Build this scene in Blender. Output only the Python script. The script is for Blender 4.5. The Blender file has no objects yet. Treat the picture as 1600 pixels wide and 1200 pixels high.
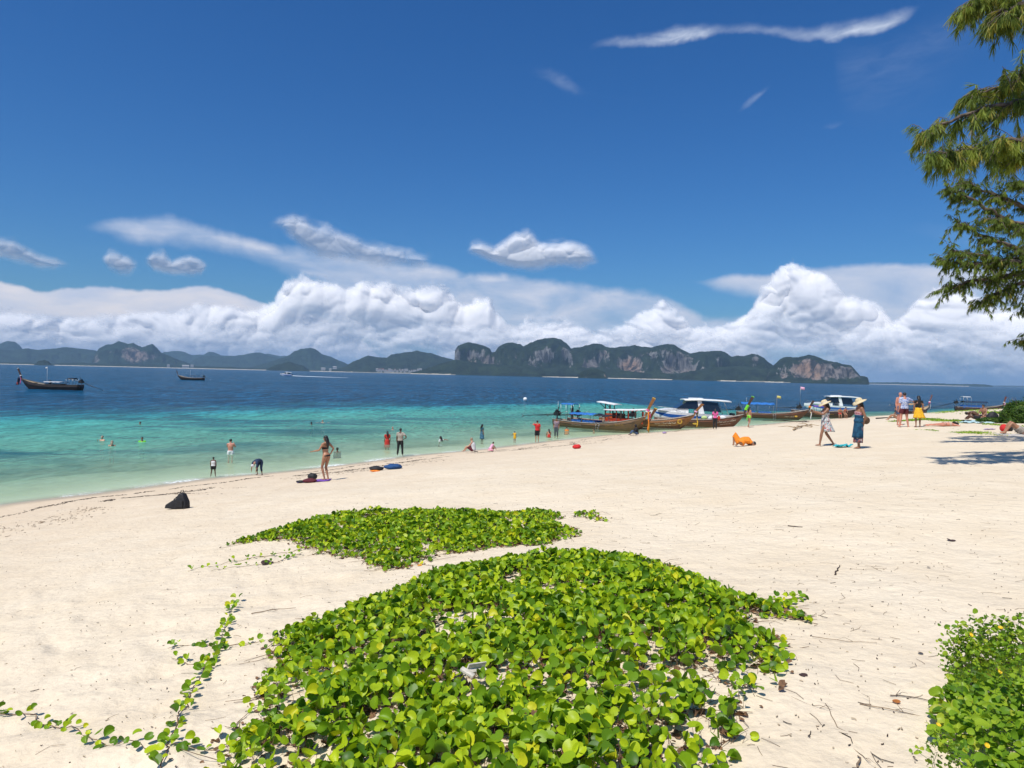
import bpy, bmesh, math, random
import numpy as np
from mathutils import Vector, Matrix

# ------------------------------------------------------------------ camera
SC = bpy.context.scene
COL = SC.collection
EYE = 5.2                       # metres above the sea
FPX = 1109.0                    # focal length in photograph pixels
cam_d = bpy.data.cameras.new('camera')
cam = bpy.data.objects.new('camera', cam_d)
COL.objects.link(cam)
cam_d.sensor_fit = 'HORIZONTAL'; cam_d.sensor_width = 36.0
cam_d.lens = 36.0 * FPX / 1600.0
cam_d.clip_start = 0.05; cam_d.clip_end = 200000.0
ROT = Matrix.Rotation(math.radians(90 - 0.70), 4, 'X') @ Matrix.Rotation(math.radians(1.33), 4, 'Z')
cam.matrix_world = Matrix.Translation((0, 0, EYE)) @ ROT
SC.camera = cam
R3 = np.array(ROT.to_3x3())

def ray(px, py):
    d = R3 @ np.array([(px - 800) / FPX, (600 - py) / FPX, -1.0])
    return d / np.linalg.norm(d)
def azel(px, py):
    d = ray(px, py)
    return math.atan2(d[0], d[1]), math.atan2(d[2], math.hypot(d[0], d[1]))

# ------------------------------------------------------------------ light
SUN_EL, SUN_AZ = 60.0, -143.0        # azimuth from +Y, clockwise seen from above (negative: from the left)
sd = bpy.data.lights.new('sun', 'SUN'); sun = bpy.data.objects.new('sun', sd); COL.objects.link(sun)
sd.energy = 4.3; sd.angle = math.radians(0.53); sd.color = (1.0, 0.95, 0.87)
sv = Vector((math.sin(math.radians(SUN_AZ)) * math.cos(math.radians(SUN_EL)),
             math.cos(math.radians(SUN_AZ)) * math.cos(math.radians(SUN_EL)), math.sin(math.radians(SUN_EL))))
sun.rotation_euler = sv.to_track_quat('Z', 'Y').to_euler()

SC.view_settings.view_transform = 'Standard'; SC.view_settings.look = 'None'
SC.view_settings.exposure = 0.18; SC.view_settings.gamma = 1.0
SC.view_settings.use_curve_mapping = False
SC.cycles.max_bounces = 8; SC.cycles.transparent_max_bounces = 40
SC.cycles.volume_bounces = 0
SC.cycles.use_fast_gi = False

# ------------------------------------------------------------------ node helper
class NT:
    def __init__(s, tree): s.t = tree; s.n = tree.nodes; s.l = tree.links
    def node(s, typ, **kw):
        n = s.n.new(typ)
        for k, v in kw.items(): setattr(n, k, v)
        return n
    def put(s, sock, v):
        if v is None: return
        if isinstance(v, bpy.types.NodeSocket): s.l.new(v, sock)
        else:
            try: sock.default_value = v
            except Exception:
                sock.default_value = (*v, 1.0) if len(v) == 3 else v[:3]
    def m(s, op, a, b=None, c=None, clamp=False):
        n = s.node('ShaderNodeMath', operation=op, use_clamp=clamp)
        for i, v in enumerate((a, b, c)):
            if v is not None: s.put(n.inputs[i], v)
        return n.outputs[0]
    def add(s, a, b): return s.m('ADD', a, b)
    def sub(s, a, b): return s.m('SUBTRACT', a, b)
    def mul(s, a, b): return s.m('MULTIPLY', a, b)
    def v(s, op, a, b=None, scale=None):
        n = s.node('ShaderNodeVectorMath', operation=op)
        s.put(n.inputs[0], a)
        if b is not None: s.put(n.inputs[1], b)
        if scale is not None: s.put(n.inputs['Scale'], scale)
        return n.outputs['Value'] if op in ('LENGTH', 'DOT_PRODUCT', 'DISTANCE') else n.outputs[0]
    def xyz(s, x=0.0, y=0.0, z=0.0):
        n = s.node('ShaderNodeCombineXYZ')
        for i, q in enumerate((x, y, z)): s.put(n.inputs[i], q)
        return n.outputs[0]
    def sep(s, v):
        n = s.node('ShaderNodeSeparateXYZ'); s.put(n.inputs[0], v); return n.outputs
    def noise(s, vec, scale=5.0, detail=4.0, rough=0.5, dist=0.0, lac=2.0, color=False):
        n = s.node('ShaderNodeTexNoise')
        s.put(n.inputs['Vector'], vec); s.put(n.inputs['Scale'], scale); s.put(n.inputs['Detail'], detail)
        s.put(n.inputs['Roughness'], rough); s.put(n.inputs['Distortion'], dist); s.put(n.inputs['Lacunarity'], lac)
        return n.outputs['Color' if color else 0]
    def rng(s, v, a, b, c=0.0, d=1.0, smooth=False):
        n = s.node('ShaderNodeMapRange', interpolation_type='SMOOTHSTEP' if smooth else 'LINEAR')
        for i, q in enumerate((v, a, b, c, d)): s.put(n.inputs[i], q)
        return n.outputs[0]
    def mix(s, f, a, b, mode='MIX'):
        n = s.node('ShaderNodeMix', data_type='RGBA', blend_type=mode)
        s.put(n.inputs[0], f); s.put(n.inputs[6], a); s.put(n.inputs[7], b)
        return n.outputs[2]
    def mixf(s, f, a, b):
        n = s.node('ShaderNodeMix', data_type='FLOAT')
        s.put(n.inputs[0], f); s.put(n.inputs[2], a); s.put(n.inputs[3], b)
        return n.outputs[0]
    def ramp(s, f, pts, interp='LINEAR'):
        n = s.node('ShaderNodeValToRGB'); n.color_ramp.interpolation = interp
        e = n.color_ramp.elements
        while len(e) > 1: e.remove(e[-1])
        e[0].position = pts[0][0]; e[0].color = (*pts[0][1], 1)
        for p, c in pts[1:]:
            q = e.new(p); q.color = (*c, 1)
        s.put(n.inputs[0], f); return n.outputs[0]
    def curve(s, x, pts):
        n = s.node('ShaderNodeFloatCurve'); c = n.mapping.curves[0]
        n.mapping.extend = 'HORIZONTAL'
        pts = sorted(pts)
        c.points[0].location = pts[0]; c.points[1].location = pts[-1]
        for p in pts[1:-1]: c.points.new(*p)
        n.mapping.update(); s.put(n.inputs[1], x); return n.outputs[0]
    def bump(s, h, strength=0.3, dist=0.02, normal=None):
        n = s.node('ShaderNodeBump'); s.put(n.inputs['Height'], h)
        s.put(n.inputs['Strength'], strength); s.put(n.inputs['Distance'], dist)
        if normal is not None: s.put(n.inputs['Normal'], normal)
        return n.outputs[0]

# ------------------------------------------------------------------ sky and clouds
W = bpy.data.worlds.new('World'); SC.world = W; W.use_nodes = True
W.node_tree.nodes.clear()
w = NT(W.node_tree)
AZ0, AZ1, EL1 = -0.80, 0.80, 0.80
def cp(px, py):
    a, e = azel(px, py)
    return ((a - AZ0) / (AZ1 - AZ0), e / EL1)
SKY_S = 0.10
sky = w.node('ShaderNodeTexSky', sky_type='NISHITA', sun_disc=False)
sky.sun_elevation = math.radians(SUN_EL); sky.sun_rotation = math.radians(SUN_AZ)
sky.air_density = 1.0; sky.dust_density = 1.1; sky.ozone_density = 2.2
D = w.node('ShaderNodeTexCoord').outputs['Generated']
D = w.v('NORMALIZE', D)
dx, dy, dz = w.sep(D)
az = w.m('ARCTAN2', dx, dy)
el = w.m('ARCSINE', dz)
U = w.m('DIVIDE', w.sub(az, AZ0), AZ1 - AZ0)
Vv = w.m('DIVIDE', el, EL1)
P = w.xyz(az, el, 0.0)
nA = w.noise(P, 16.0, 6, 0.56, color=True)             # edge warp, medium
nB = w.noise(P, 55.0, 4, 0.55, color=True)
wA = w.v('SUBTRACT', nA, (0.5, 0.5, 0.5)); wB = w.v('SUBTRACT', nB, (0.5, 0.5, 0.5))
wAx, wAy, _ = w.sep(wA); wBx, wBy, _ = w.sep(wB)

def profile(pts): return w.curve(U, [cp(*p) for p in pts])
def band(top, bot, warp, st, sb, warpb=0.0):
    """mask between two outlines; warp and softness in curve units"""
    wy = w.add(w.mul(wAy, warp), w.mul(wBy, warpb))
    v = w.add(Vv, wy)
    a = w.rng(w.sub(profile(top), v), 0.0, st, smooth=True)
    b = w.rng(w.sub(v, profile(bot)), 0.0, sb, smooth=True)
    return w.mul(a, b)
def over(base, col, a): return w.mix(a, base, col)
CS = 1.0 / SKY_S
def cc(r, g, b): return (r * CS, g * CS, b * CS)

skyc = sky.outputs[0]
hs = w.node('ShaderNodeHueSaturation'); w.put(hs.inputs['Saturation'], 1.30); w.put(hs.inputs['Value'], 0.84)
w.put(hs.inputs['Color'], skyc)
base = w.mix(1.0, hs.outputs[0], (0.46, 0.80, 1.12), 'MULTIPLY')

# high thin streaks (cirrus)
fib = w.noise(w.xyz(w.mul(w.add(az, w.mul(el, 0.45)), 22.0), w.mul(w.sub(el, w.mul(az, 0.12)), 75.0), 3.0), 1.0, 6, 0.62, 0.6)
fib = w.rng(fib, 0.30, 0.72)
def streak(top, bot, op, st, sb, fibre=0.7, warp=0.02):
    a = band(top, bot, warp, st, sb, 0.010)
    f = w.add(w.mul(fib, fibre), 1.0 - fibre)
    return w.mul(w.mul(a, f), op)
s1 = streak([(915, 78), (935, 60), (1000, 48), (1080, 32), (1130, 38), (1170, 32), (1260, 40), (1330, 26), (1400, 12), (1440, 4)],
            [(915, 80), (935, 76), (1000, 76), (1080, 70), (1130, 60), (1170, 56), (1260, 68), (1330, 64), (1400, 46), (1440, 8)], 0.95, 0.030, 0.014, 0.6)
s2 = streak([(820, 118), (850, 104), (890, 116), (920, 140), (1000, 150), (1020, 158)],
            [(820, 119), (850, 130), (890, 150), (920, 152), (1000, 160), (1020, 159)], 0.42, 0.03, 0.03, 0.8)
s3 = streak([(1150, 175), (1172, 150), (1200, 132), (1210, 128)], [(1150, 177), (1172, 168), (1200, 142), (1210, 130)], 0.45, 0.02, 0.01)
s4 = streak([(1280, 200), (1300, 188), (1325, 187)], [(1280, 202), (1300, 202), (1325, 190)], 0.5, 0.02, 0.012)
s5 = streak([(1300, 55), (1360, 55), (1440, 20), (1520, -20), (1600, -30)], [(1300, 56), (1340, 220), (1440, 190), (1520, 120), (1600, 80)], 0.13, 0.06, 0.20, 0.9)
s6 = streak([(1380, 350), (1480, 345), (1560, 365)], [(1380, 352), (1480, 385), (1560, 400)], 0.22, 0.04, 0.04)
for q in (s5, s1, s2, s3, s4, s6):
    base = over(base, cc(0.80, 0.86, 0.95), q)

# broad pale sheets
sheet_n = w.noise(w.xyz(w.mul(az, 9.0), w.mul(el, 26.0), 1.0), 1.0, 5, 0.55, 0.3)
shcol = w.mix(w.rng(sheet_n, 0.35, 0.68), cc(0.38, 0.48, 0.67), cc(0.66, 0.68, 0.77))
sh1 = band([(120, 356), (160, 338), (200, 331), (270, 334), (340, 352), (420, 372), (520, 386), (600, 398), (680, 408), (760, 424), (850, 430), (960, 444), (1040, 462), (1100, 490)],
           [(120, 358), (160, 372), (200, 384), (270, 392), (340, 402), (420, 420), (520, 470), (600, 520), (700, 560), (1100, 560)], 0.035, 0.020, 0.035, 0.006)
sh1 = w.mul(sh1, w.rng(sheet_n, 0.22, 0.60, 0.45, 0.95))
sh2 = band([(1060, 440), (1085, 436), (1140, 424), (1200, 424), (1290, 412), (1400, 408), (1500, 412), (1600, 416)],
           [(1060, 442), (1085, 445), (1140, 462), (1200, 480), (1290, 520), (1400, 560), (1500, 560), (1600, 560)], 0.022, 0.012, 0.030, 0.006)
sh2 = w.mul(sh2, 0.85)
sh3 = band([(-40, 436), (0, 437), (30, 442), (60, 452), (100, 448), (160, 445), (240, 452), (300, 448), (340, 450), (390, 462), (440, 478), (520, 500), (600, 560)],
           [(-40, 580), (600, 580)], 0.020, 0.007, 0.02, 0.008)
sh3 = w.mul(sh3, 0.92)
sh4 = band([(940, 450), (980, 448), (1040, 452), (1100, 462), (1150, 480)], [(940, 560), (1150, 560)], 0.02, 0.02, 0.02, 0.005)
base = over(base, shcol, sh1)
base = over(base, shcol, sh2)
base = over(base, w.mix(w.rng(sheet_n, 0.35, 0.65), cc(0.55, 0.60, 0.74), cc(0.82, 0.77, 0.78)), sh3)

# a veil of moist air low over the horizon
veil = w.rng(el, 0.0, 0.085, 0.55, 0.0, smooth=True)
base = over(base, cc(0.27, 0.43, 0.68), veil)
bg = w.node('ShaderNodeBackground'); w.put(bg.inputs[0], base); w.put(bg.inputs[1], SKY_S)
wo = w.node('ShaderNodeOutputWorld'); w.l.new(bg.outputs[0], wo.inputs[0])
try: W.cycles.sampling_method = 'MANUAL'; W.cycles.sample_map_resolution = 1024
except Exception: pass
# ------------------------------------------------------------------ numeric noise
def _h(ix, iy, iz, seed):
    n = (ix.astype(np.int64) * 374761393 + iy.astype(np.int64) * 668265263 + iz.astype(np.int64) * 2147483647 + seed * 974634777) & 0xFFFFFFFF
    n = ((n ^ (n >> 13)) * 1274126177) & 0xFFFFFFFF
    n = ((n ^ (n >> 16)) * 2246822519) & 0xFFFFFFFF
    return ((n ^ (n >> 15)) & 0xFFFFFF) / float(0x7FFFFF) - 1.0
def vnoise(x, y, z=0.0, seed=0):
    x = np.asarray(x, float); y = np.asarray(y, float); z = np.asarray(z, float) + 0 * x
    ix, iy, iz = np.floor(x), np.floor(y), np.floor(z)
    fx, fy, fz = x - ix, y - iy, z - iz
    fx = fx * fx * (3 - 2 * fx); fy = fy * fy * (3 - 2 * fy); fz = fz * fz * (3 - 2 * fz)
    r = 0
    for a in (0, 1):
        for b in (0, 1):
            for c in (0, 1):
                wgt = (fx if a else 1 - fx) * (fy if b else 1 - fy) * (fz if c else 1 - fz)
                r = r + wgt * _h(ix + a, iy + b, iz + c, seed)
    return r
def fbm(x, y, z=0.0, oct=4, seed=0, gain=0.5):
    s = 0; a = 1.0; f = 1.0
    for o in range(oct):
        s = s + a * vnoise(np.asarray(x) * f + 17.3 * o, np.asarray(y) * f - 9.1 * o, np.asarray(z) * f, seed + o); a *= gain; f *= 2.03
    return s

def worley(x, y, seed):
    ix, iy = np.floor(x), np.floor(y); best = np.full(x.shape, 9.0)
    for a in (-1, 0, 1):
        for b in (-1, 0, 1):
            cx, cy = ix + a, iy + b
            px_ = cx + 0.5 + 0.42 * _h(cx, cy, cx * 0, seed); py_ = cy + 0.5 + 0.42 * _h(cx, cy, cx * 0, seed + 9)
            best = np.minimum(best, (x - px_) ** 2 + (y - py_) ** 2)
    return np.sqrt(best)

# ------------------------------------------------------------------ object helpers
def props(o, label=None, cat=None, group=None, kind=None):
    if label: o['label'] = label
    if cat: o['category'] = cat
    if group: o['group'] = group
    if kind: o['kind'] = kind
    return o
def empty(name, loc=(0, 0, 0), rz=0.0, label=None, cat=None, group=None, parent=None, rot=None):
    o = bpy.data.objects.new(name, None); COL.objects.link(o)
    o.location = loc; o.rotation_euler = rot if rot else (0, 0, rz); o.empty_display_size = 0.2
    if parent: o.parent = parent
    return props(o, label, cat, group)
def np_mesh(name, V, F, mat=None, parent=None, smooth=True, attrs=None, kind=None, matidx=None):
    """V (n,3); F a list of index arrays, each (k, m) of equal arity, or one array"""
    if not isinstance(F, (list, tuple)): F = [F]
    V = np.asarray(V, np.float32)
    me = bpy.data.meshes.new(name)
    me.vertices.add(len(V)); me.vertices.foreach_set('co', V.ravel())
    F = [np.asarray(f, np.int32) for f in F if len(f)]
    idx = np.concatenate([f.ravel() for f in F])
    ln = np.concatenate([np.full(len(f), f.shape[1], np.int32) for f in F])
    me.loops.add(len(idx)); me.loops.foreach_set('vertex_index', idx)
    st = np.zeros(len(ln), np.int32); st[1:] = np.cumsum(ln)[:-1]
    me.polygons.add(len(ln)); me.polygons.foreach_set('loop_start', st)
    try: me.polygons.foreach_set('loop_total', ln)
    except Exception: pass
    if matidx is not None: me.polygons.foreach_set('material_index', np.asarray(matidx, np.int32))
    me.update(calc_edges=True); me.validate()
    me.polygons.foreach_set('use_smooth', np.full(len(me.polygons), bool(smooth)))
    if attrs:
        for k, a in attrs.items():
            a = np.asarray(a, np.float32)
            if a.ndim == 1:
                at = me.attributes.new(k, 'FLOAT', 'POINT'); at.data.foreach_set('value', a)
            else:
                at = me.attributes.new(k, 'FLOAT_COLOR', 'POINT')
                at.data.foreach_set('color', np.concatenate([a, np.ones((len(a), 1), np.float32)], 1).ravel())
    o = bpy.data.objects.new(name, me); COL.objects.link(o)
    if mat:
        for m_ in (mat if isinstance(mat, (list, tuple)) else [mat]): me.materials.append(m_)
    if parent: o.parent = parent
    if kind: o['kind'] = kind
    return o
def grid_faces(nr, nc, wrap=False):
    i = np.arange(nr - 1)[:, None]; j = np.arange(nc if wrap else nc - 1)[None, :]
    j2 = (j + 1) % nc
    return np.stack([i * nc + j, i * nc + j2, (i + 1) * nc + j2, (i + 1) * nc + j], -1).reshape(-1, 4)

class MB:
    """collects shapes, builds them as one mesh object"""
    def __init__(s): s.v = []; s.f = []; s.n = 0
    def addm(s, V, F):
        V = [tuple(p) for p in V]
        s.v += V; s.f += [tuple(i + s.n for i in f) for f in F]; s.n += len(V); return s
    def box(s, c, size, rot=None, taper=1.0):
        hx, hy, hz = (q / 2 for q in size); V = []
        for z in (-1, 1):
            k = taper if z > 0 else 1.0
            for a, b in ((-1, -1), (1, -1), (1, 1), (-1, 1)):
                p = Vector((a * hx * k, b * hy * k, z * hz))
                if rot is not None: p = rot @ p
                V.append(p + Vector(c))
        return s.addm(V, [(3, 2, 1, 0), (4, 5, 6, 7), (0, 1, 5, 4), (1, 2, 6, 5), (2, 3, 7, 6), (3, 0, 4, 7)])
    def tube(s, path, r, n=8, flat=1.0, cap=True):
        path = [Vector(p) for p in path]; m = len(path)
        rs = r if isinstance(r, (list, tuple)) else [r] * m
        V = []; up = None
        for i, p in enumerate(path):
            t = (path[min(i + 1, m - 1)] - path[max(i - 1, 0)])
            t = t.normalized() if t.length > 1e-9 else Vector((0, 0, 1))
            if up is None: up = Vector((0, 0, 1)) if abs(t.z) < 0.9 else Vector((1, 0, 0))
            a = t.cross(up).normalized(); b = a.cross(t).normalized(); up = b
            for k in range(n):
                an = 2 * math.pi * k / n
                V.append(p + a * math.cos(an) * rs[i] + b * math.sin(an) * rs[i] * flat)
        F = []
        for i in range(m - 1):
            for k in range(n):
                k2 = (k + 1) % n
                F.append((i * n + k, i * n + k2, (i + 1) * n + k2, (i + 1) * n + k))
        if cap: F += [tuple(range(n - 1, -1, -1)), tuple(range((m - 1) * n, m * n))]
        return s.addm(V, F)
    def lathe(s, prof, n=16, c=(0, 0, 0), rot=None, sx=1.0, sy=1.0, fn=None):
        V = []
        for r, z in prof:
            for k in range(n):
                an = 2 * math.pi * k / n
                p = Vector((r * math.cos(an) * sx, r * math.sin(an) * sy, z))
                if fn: p = fn(p, an)
                if rot is not None: p = rot @ p
                V.append(p + Vector(c))
        F = []
        for i in range(len(prof) - 1):
            for k in range(n):
                k2 = (k + 1) % n
                F.append((i * n + k, i * n + k2, (i + 1) * n + k2, (i + 1) * n + k))
        F.append(tuple(range(n - 1, -1, -1))); F.append(tuple(range((len(prof) - 1) * n, len(prof) * n)))
        return s.addm(V, F)
    def ball(s, c, r, n=12, m=8, rot=None):
        r = (r, r, r) if not isinstance(r, (tuple, list)) else r
        V = []
        for i in range(1, m):
            th = math.pi * i / m
            for k in range(n):
                an = 2 * math.pi * k / n
                V.append(Vector((r[0] * math.sin(th) * math.cos(an), r[1] * math.sin(th) * math.sin(an), -r[2] * math.cos(th))))
        V.append(Vector((0, 0, -r[2]))); V.append(Vector((0, 0, r[2])))
        if rot is not None: V = [rot @ p for p in V]
        V = [p + Vector(c) for p in V]
        F = []
        for i in range(m - 2):
            for k in range(n):
                k2 = (k + 1) % n
                F.append((i * n + k, i * n + k2, (i + 1) * n + k2, (i + 1) * n + k))
        q = len(V)
        for k in range(n):
            k2 = (k + 1) % n
            F.append((q - 2, k2, k)); F.append(((m - 2) * n + k, (m - 2) * n + k2, q - 1))
        return s.addm(V, F)
    def sheet(s, rows, thick=0.0):
        """rows: list of equal lists of points"""
        nr, nc = len(rows), len(rows[0]); V = [Vector(p) for r in rows for p in r]
        F = [(i * nc + j, i * nc + j + 1, (i + 1) * nc + j + 1, (i + 1) * nc + j) for i in range(nr - 1) for j in range(nc - 1)]
        if thick:
            # offset copy along local normal
            N = [Vector((0, 0, 0)) for _ in V]
            for f in F:
                nn = (V[f[2]] - V[f[0]]).cross(V[f[3]] - V[f[1]])
                for i in f: N[i] += nn
            V2 = [p - (n_.normalized() if n_.length > 0 else Vector((0, 0, 1))) * thick for p, n_ in zip(V, N)]
            k = len(V); F2 = [tuple(reversed([i + k for i in f])) for f in F]
            per = [(0, j) for j in range(nc)] + [(i, nc - 1) for i in range(1, nr)] + [(nr - 1, j) for j in range(nc - 2, -1, -1)] + [(i, 0) for i in range(nr - 2, 0, -1)]
            ix = [a * nc + b for a, b in per]
            F3 = [(ix[(q + 1) % len(ix)], ix[q], ix[q] + k, ix[(q + 1) % len(ix)] + k) for q in range(len(ix))]
            V += V2; F += F2 + F3
        return s.addm(V, F)
    def build(s, name, mat, parent=None, smooth=False, bevel=0.0, kind=None, auto=None):
        me = bpy.data.meshes.new(name); me.from_pydata([tuple(p) for p in s.v], [], s.f)
        if bevel:
            bm = bmesh.new(); bm.from_mesh(me)
            es = [e for e in bm.edges if len(e.link_faces) == 2 and e.calc_face_angle(0) > 0.6]
            bmesh.ops.bevel(bm, geom=es, offset=bevel, segments=2, affect='EDGES', profile=0.6)
            bm.to_mesh(me); bm.free()
        me.polygons.foreach_set('use_smooth', [bool(smooth)] * len(me.polygons))
        if mat: me.materials.append(mat)
        o = bpy.data.objects.new(name, me); COL.objects.link(o)
        if parent: o.parent = parent
        if kind: o['kind'] = kind
        return o

# ------------------------------------------------------------------ materials
MATS = {}
def mat(name, col, rough=0.6, var=0.12, scale=6.0, bump=0.0, bscale=40.0, metal=0.0, spec=0.5, col2=None, trans=0.0, sss=0.0, stretch=(1, 1, 1), detail=5.0, contrast=(0.35, 0.65), emit=None):
    if name in MATS: return MATS[name]
    m_ = bpy.data.materials.new(name); m_.use_nodes = True; t = NT(m_.node_tree); m_.node_tree.nodes.clear()
    out = t.node('ShaderNodeOutputMaterial')
    p = t.node('ShaderNodeBsdfPrincipled')
    co = t.node('ShaderNodeTexCoord').outputs['Object']
    if stretch != (1, 1, 1): co = t.v('MULTIPLY', co, stretch)
    n = t.noise(co, scale, detail, 0.6)
    f = t.rng(n, contrast[0], contrast[1])
    c2 = col2 if col2 else tuple(max(0, x * (1 - var * 2.0)) for x in col)
    c1 = col if col2 else tuple(min(1, x * (1 + var)) for x in col)
    c = t.mix(f, c2, c1)
    t.put(p.inputs['Base Color'], c); t.put(p.inputs['Roughness'], t.rng(n, 0, 1, max(0, rough - 0.1), min(1, rough + 0.1)))
    t.put(p.inputs['Metallic'], metal); t.put(p.inputs['Specular IOR Level'], spec)
    if sss: t.put(p.inputs['Subsurface Weight'], sss); t.put(p.inputs['Subsurface Radius'], (0.02, 0.008, 0.004)); t.put(p.inputs['Subsurface Scale'], 0.5)
    if bump: t.put(p.inputs['Normal'], t.bump(t.noise(co, bscale, 4, 0.6), 0.6, bump))
    sh = p.outputs[0]
    if trans:
        tr = t.node('ShaderNodeBsdfTranslucent'); t.put(tr.inputs[0], c)
        mx = t.node('ShaderNodeMixShader'); t.put(mx.inputs[0], trans); t.l.new(sh, mx.inputs[1]); t.l.new(tr.outputs[0], mx.inputs[2]); sh = mx.outputs[0]
    t.l.new(sh, out.inputs[0]); MATS[name] = m_; return m_

# ------------------------------------------------------------------ the shore line and the lie of the beach
def plane0(px, py, z=0.0):
    d = ray(px, py); k = (z - EYE) / d[2]; return d[0] * k, d[1] * k
_sp = [(-160, 818), (0, 790), (60, 782), (150, 772), (250, 759), (330, 748), (450, 737), (560, 724), (650, 712), (750, 703), (840, 692), (940, 681), (1000, 677), (1060, 673), (1120, 668), (1180, 665), (1250, 658), (1330, 652.5), (1400, 650.5), (1450, 649.5)]
SH = [plane0(*p) for p in _sp]
a0, a1 = SH[0], SH[1]
dd = (a0[0] - a1[0], a0[1] - a1[1]); L_ = math.hypot(*dd)
SH = [(a0[0] + dd[0] / L_ * 400 - 60, a0[1] + dd[1] / L_ * 400), (a0[0] + dd[0] / L_ * 60 - 2, a0[1] + dd[1] / L_ * 60)] + SH
lx, ly = SH[-1]
SH += [(lx + 16, ly + 9), (lx + 34, ly + 28), (lx + 60, ly + 48), (lx + 120, ly + 60), (lx + 500, ly + 90)]
SH = np.array(SH)
def shore_d(x, y):
    x = np.asarray(x, float); y = np.asarray(y, float)
    best = np.full(x.shape, 1e18); sg = np.ones(x.shape)
    for i in range(len(SH) - 1):
        ax, ay = SH[i]; bx, by = SH[i + 1]; ex, ey = bx - ax, by - ay; L2 = ex * ex + ey * ey
        t = np.clip(((x - ax) * ex + (y - ay) * ey) / L2, 0, 1)
        qx, qy = x - ax - t * ex, y - ay - t * ey
        d2 = qx * qx + qy * qy
        cr = ex * qy - ey * qx
        m_ = d2 < best - 1e-9
        best = np.where(m_, d2, best); sg = np.where(m_, np.where(cr > 0, -1.0, 1.0), sg)
    return np.sqrt(best) * sg
_D = np.array([-400, -75, -50, -30, -10, -3, 0, 3, 12, 20, 26, 31, 38, 60, 400.])
_Z = np.array([-12, -11, -3.3, -1.9, -.75, -.26, 0, .36, 1.45, 2.42, 3.05, 3.38, 3.50, 3.42, 3.3])
def ground_z(x, y, fine=False):
    x = np.asarray(x, float); y = np.asarray(y, float)
    d = shore_d(x, y)
    z = sum(np.interp(d + o, _D, _Z) for o in (-1.2, -0.6, 0, 0.6, 1.2)) / 5
    land = np.clip((d - 0.5) / 6, 0, 1)
    z = z + land * (0.045 * fbm(x * 0.35, y * 0.35, 0, 3, 5) + 0.012 * vnoise(x * 1.4, y * 1.4, 0, 9))
    z = z + np.clip(-d / 10, 0, 1) * 0.25 * fbm(x * 0.12, y * 0.12, 0, 3, 21)
    # low mound of sand carrying the vines, and the rise at the far right
    z = z + 0.10 * np.exp(-(((x - 0.4) / 2.6) ** 2 + ((y - 4.6) / 2.0) ** 2))
    if fine:
        r = np.hypot(x, y)
        k = np.clip((16 - r) / 9, 0, 1) * land
        kk = np.clip((9 + 5 * vnoise(x * 0.3, y * 0.3, 0, 77) - (x + 2.5) * 1.6) / 8, 0.25, 1)
        f1 = vnoise((x + 0.35 * y) * 3.1, (y - 0.1 * x) * 4.4, 0, 31); f2 = vnoise(x * 8.3, y * 10.1, 0, 41)
        z = z + k * kk * (0.036 * f1 + 0.013 * f2) - k * kk * 0.042 * np.clip(vnoise(x * 2.6, y * 3.4, 3, 51) - 0.25, 0, 1) * 2
        wd = worley(x * 2.3 + .3 * f1, y * 2.9, 7); steps = np.clip(.35 + vnoise(x * .9, y * .9, 0, 81), 0, 1)
        z = z - k * kk * steps * .040 * np.exp(-(wd / .26) ** 2) + k * kk * steps * .012 * np.exp(-((wd - .40) / .12) ** 2)
    return z
def gz(x, y): return float(ground_z(np.array([x]), np.array([y]))[0])
def at(px, py, water=True):
    """the point of sand (or water surface) seen at a pixel of the photograph"""
    d = ray(px, py)
    t = np.concatenate([np.arange(1.5, 60, 0.04), np.arange(60, 400, 0.4)])
    x, y, z = d[0] * t, d[1] * t, EYE + d[2] * t
    g = ground_z(x, y)
    if water: g = np.maximum(g, 0.0)
    i = np.argmax(z < g)
    if i == 0: i = len(t) - 1
    k0 = z[i - 1] - g[i - 1]; k1 = z[i] - g[i]; u = k0 / (k0 - k1) if k0 != k1 else 0
    return Vector((x[i - 1] + (x[i] - x[i - 1]) * u, y[i - 1] + (y[i] - y[i - 1]) * u, g[i - 1] + (g[i] - g[i - 1]) * u))
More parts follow.
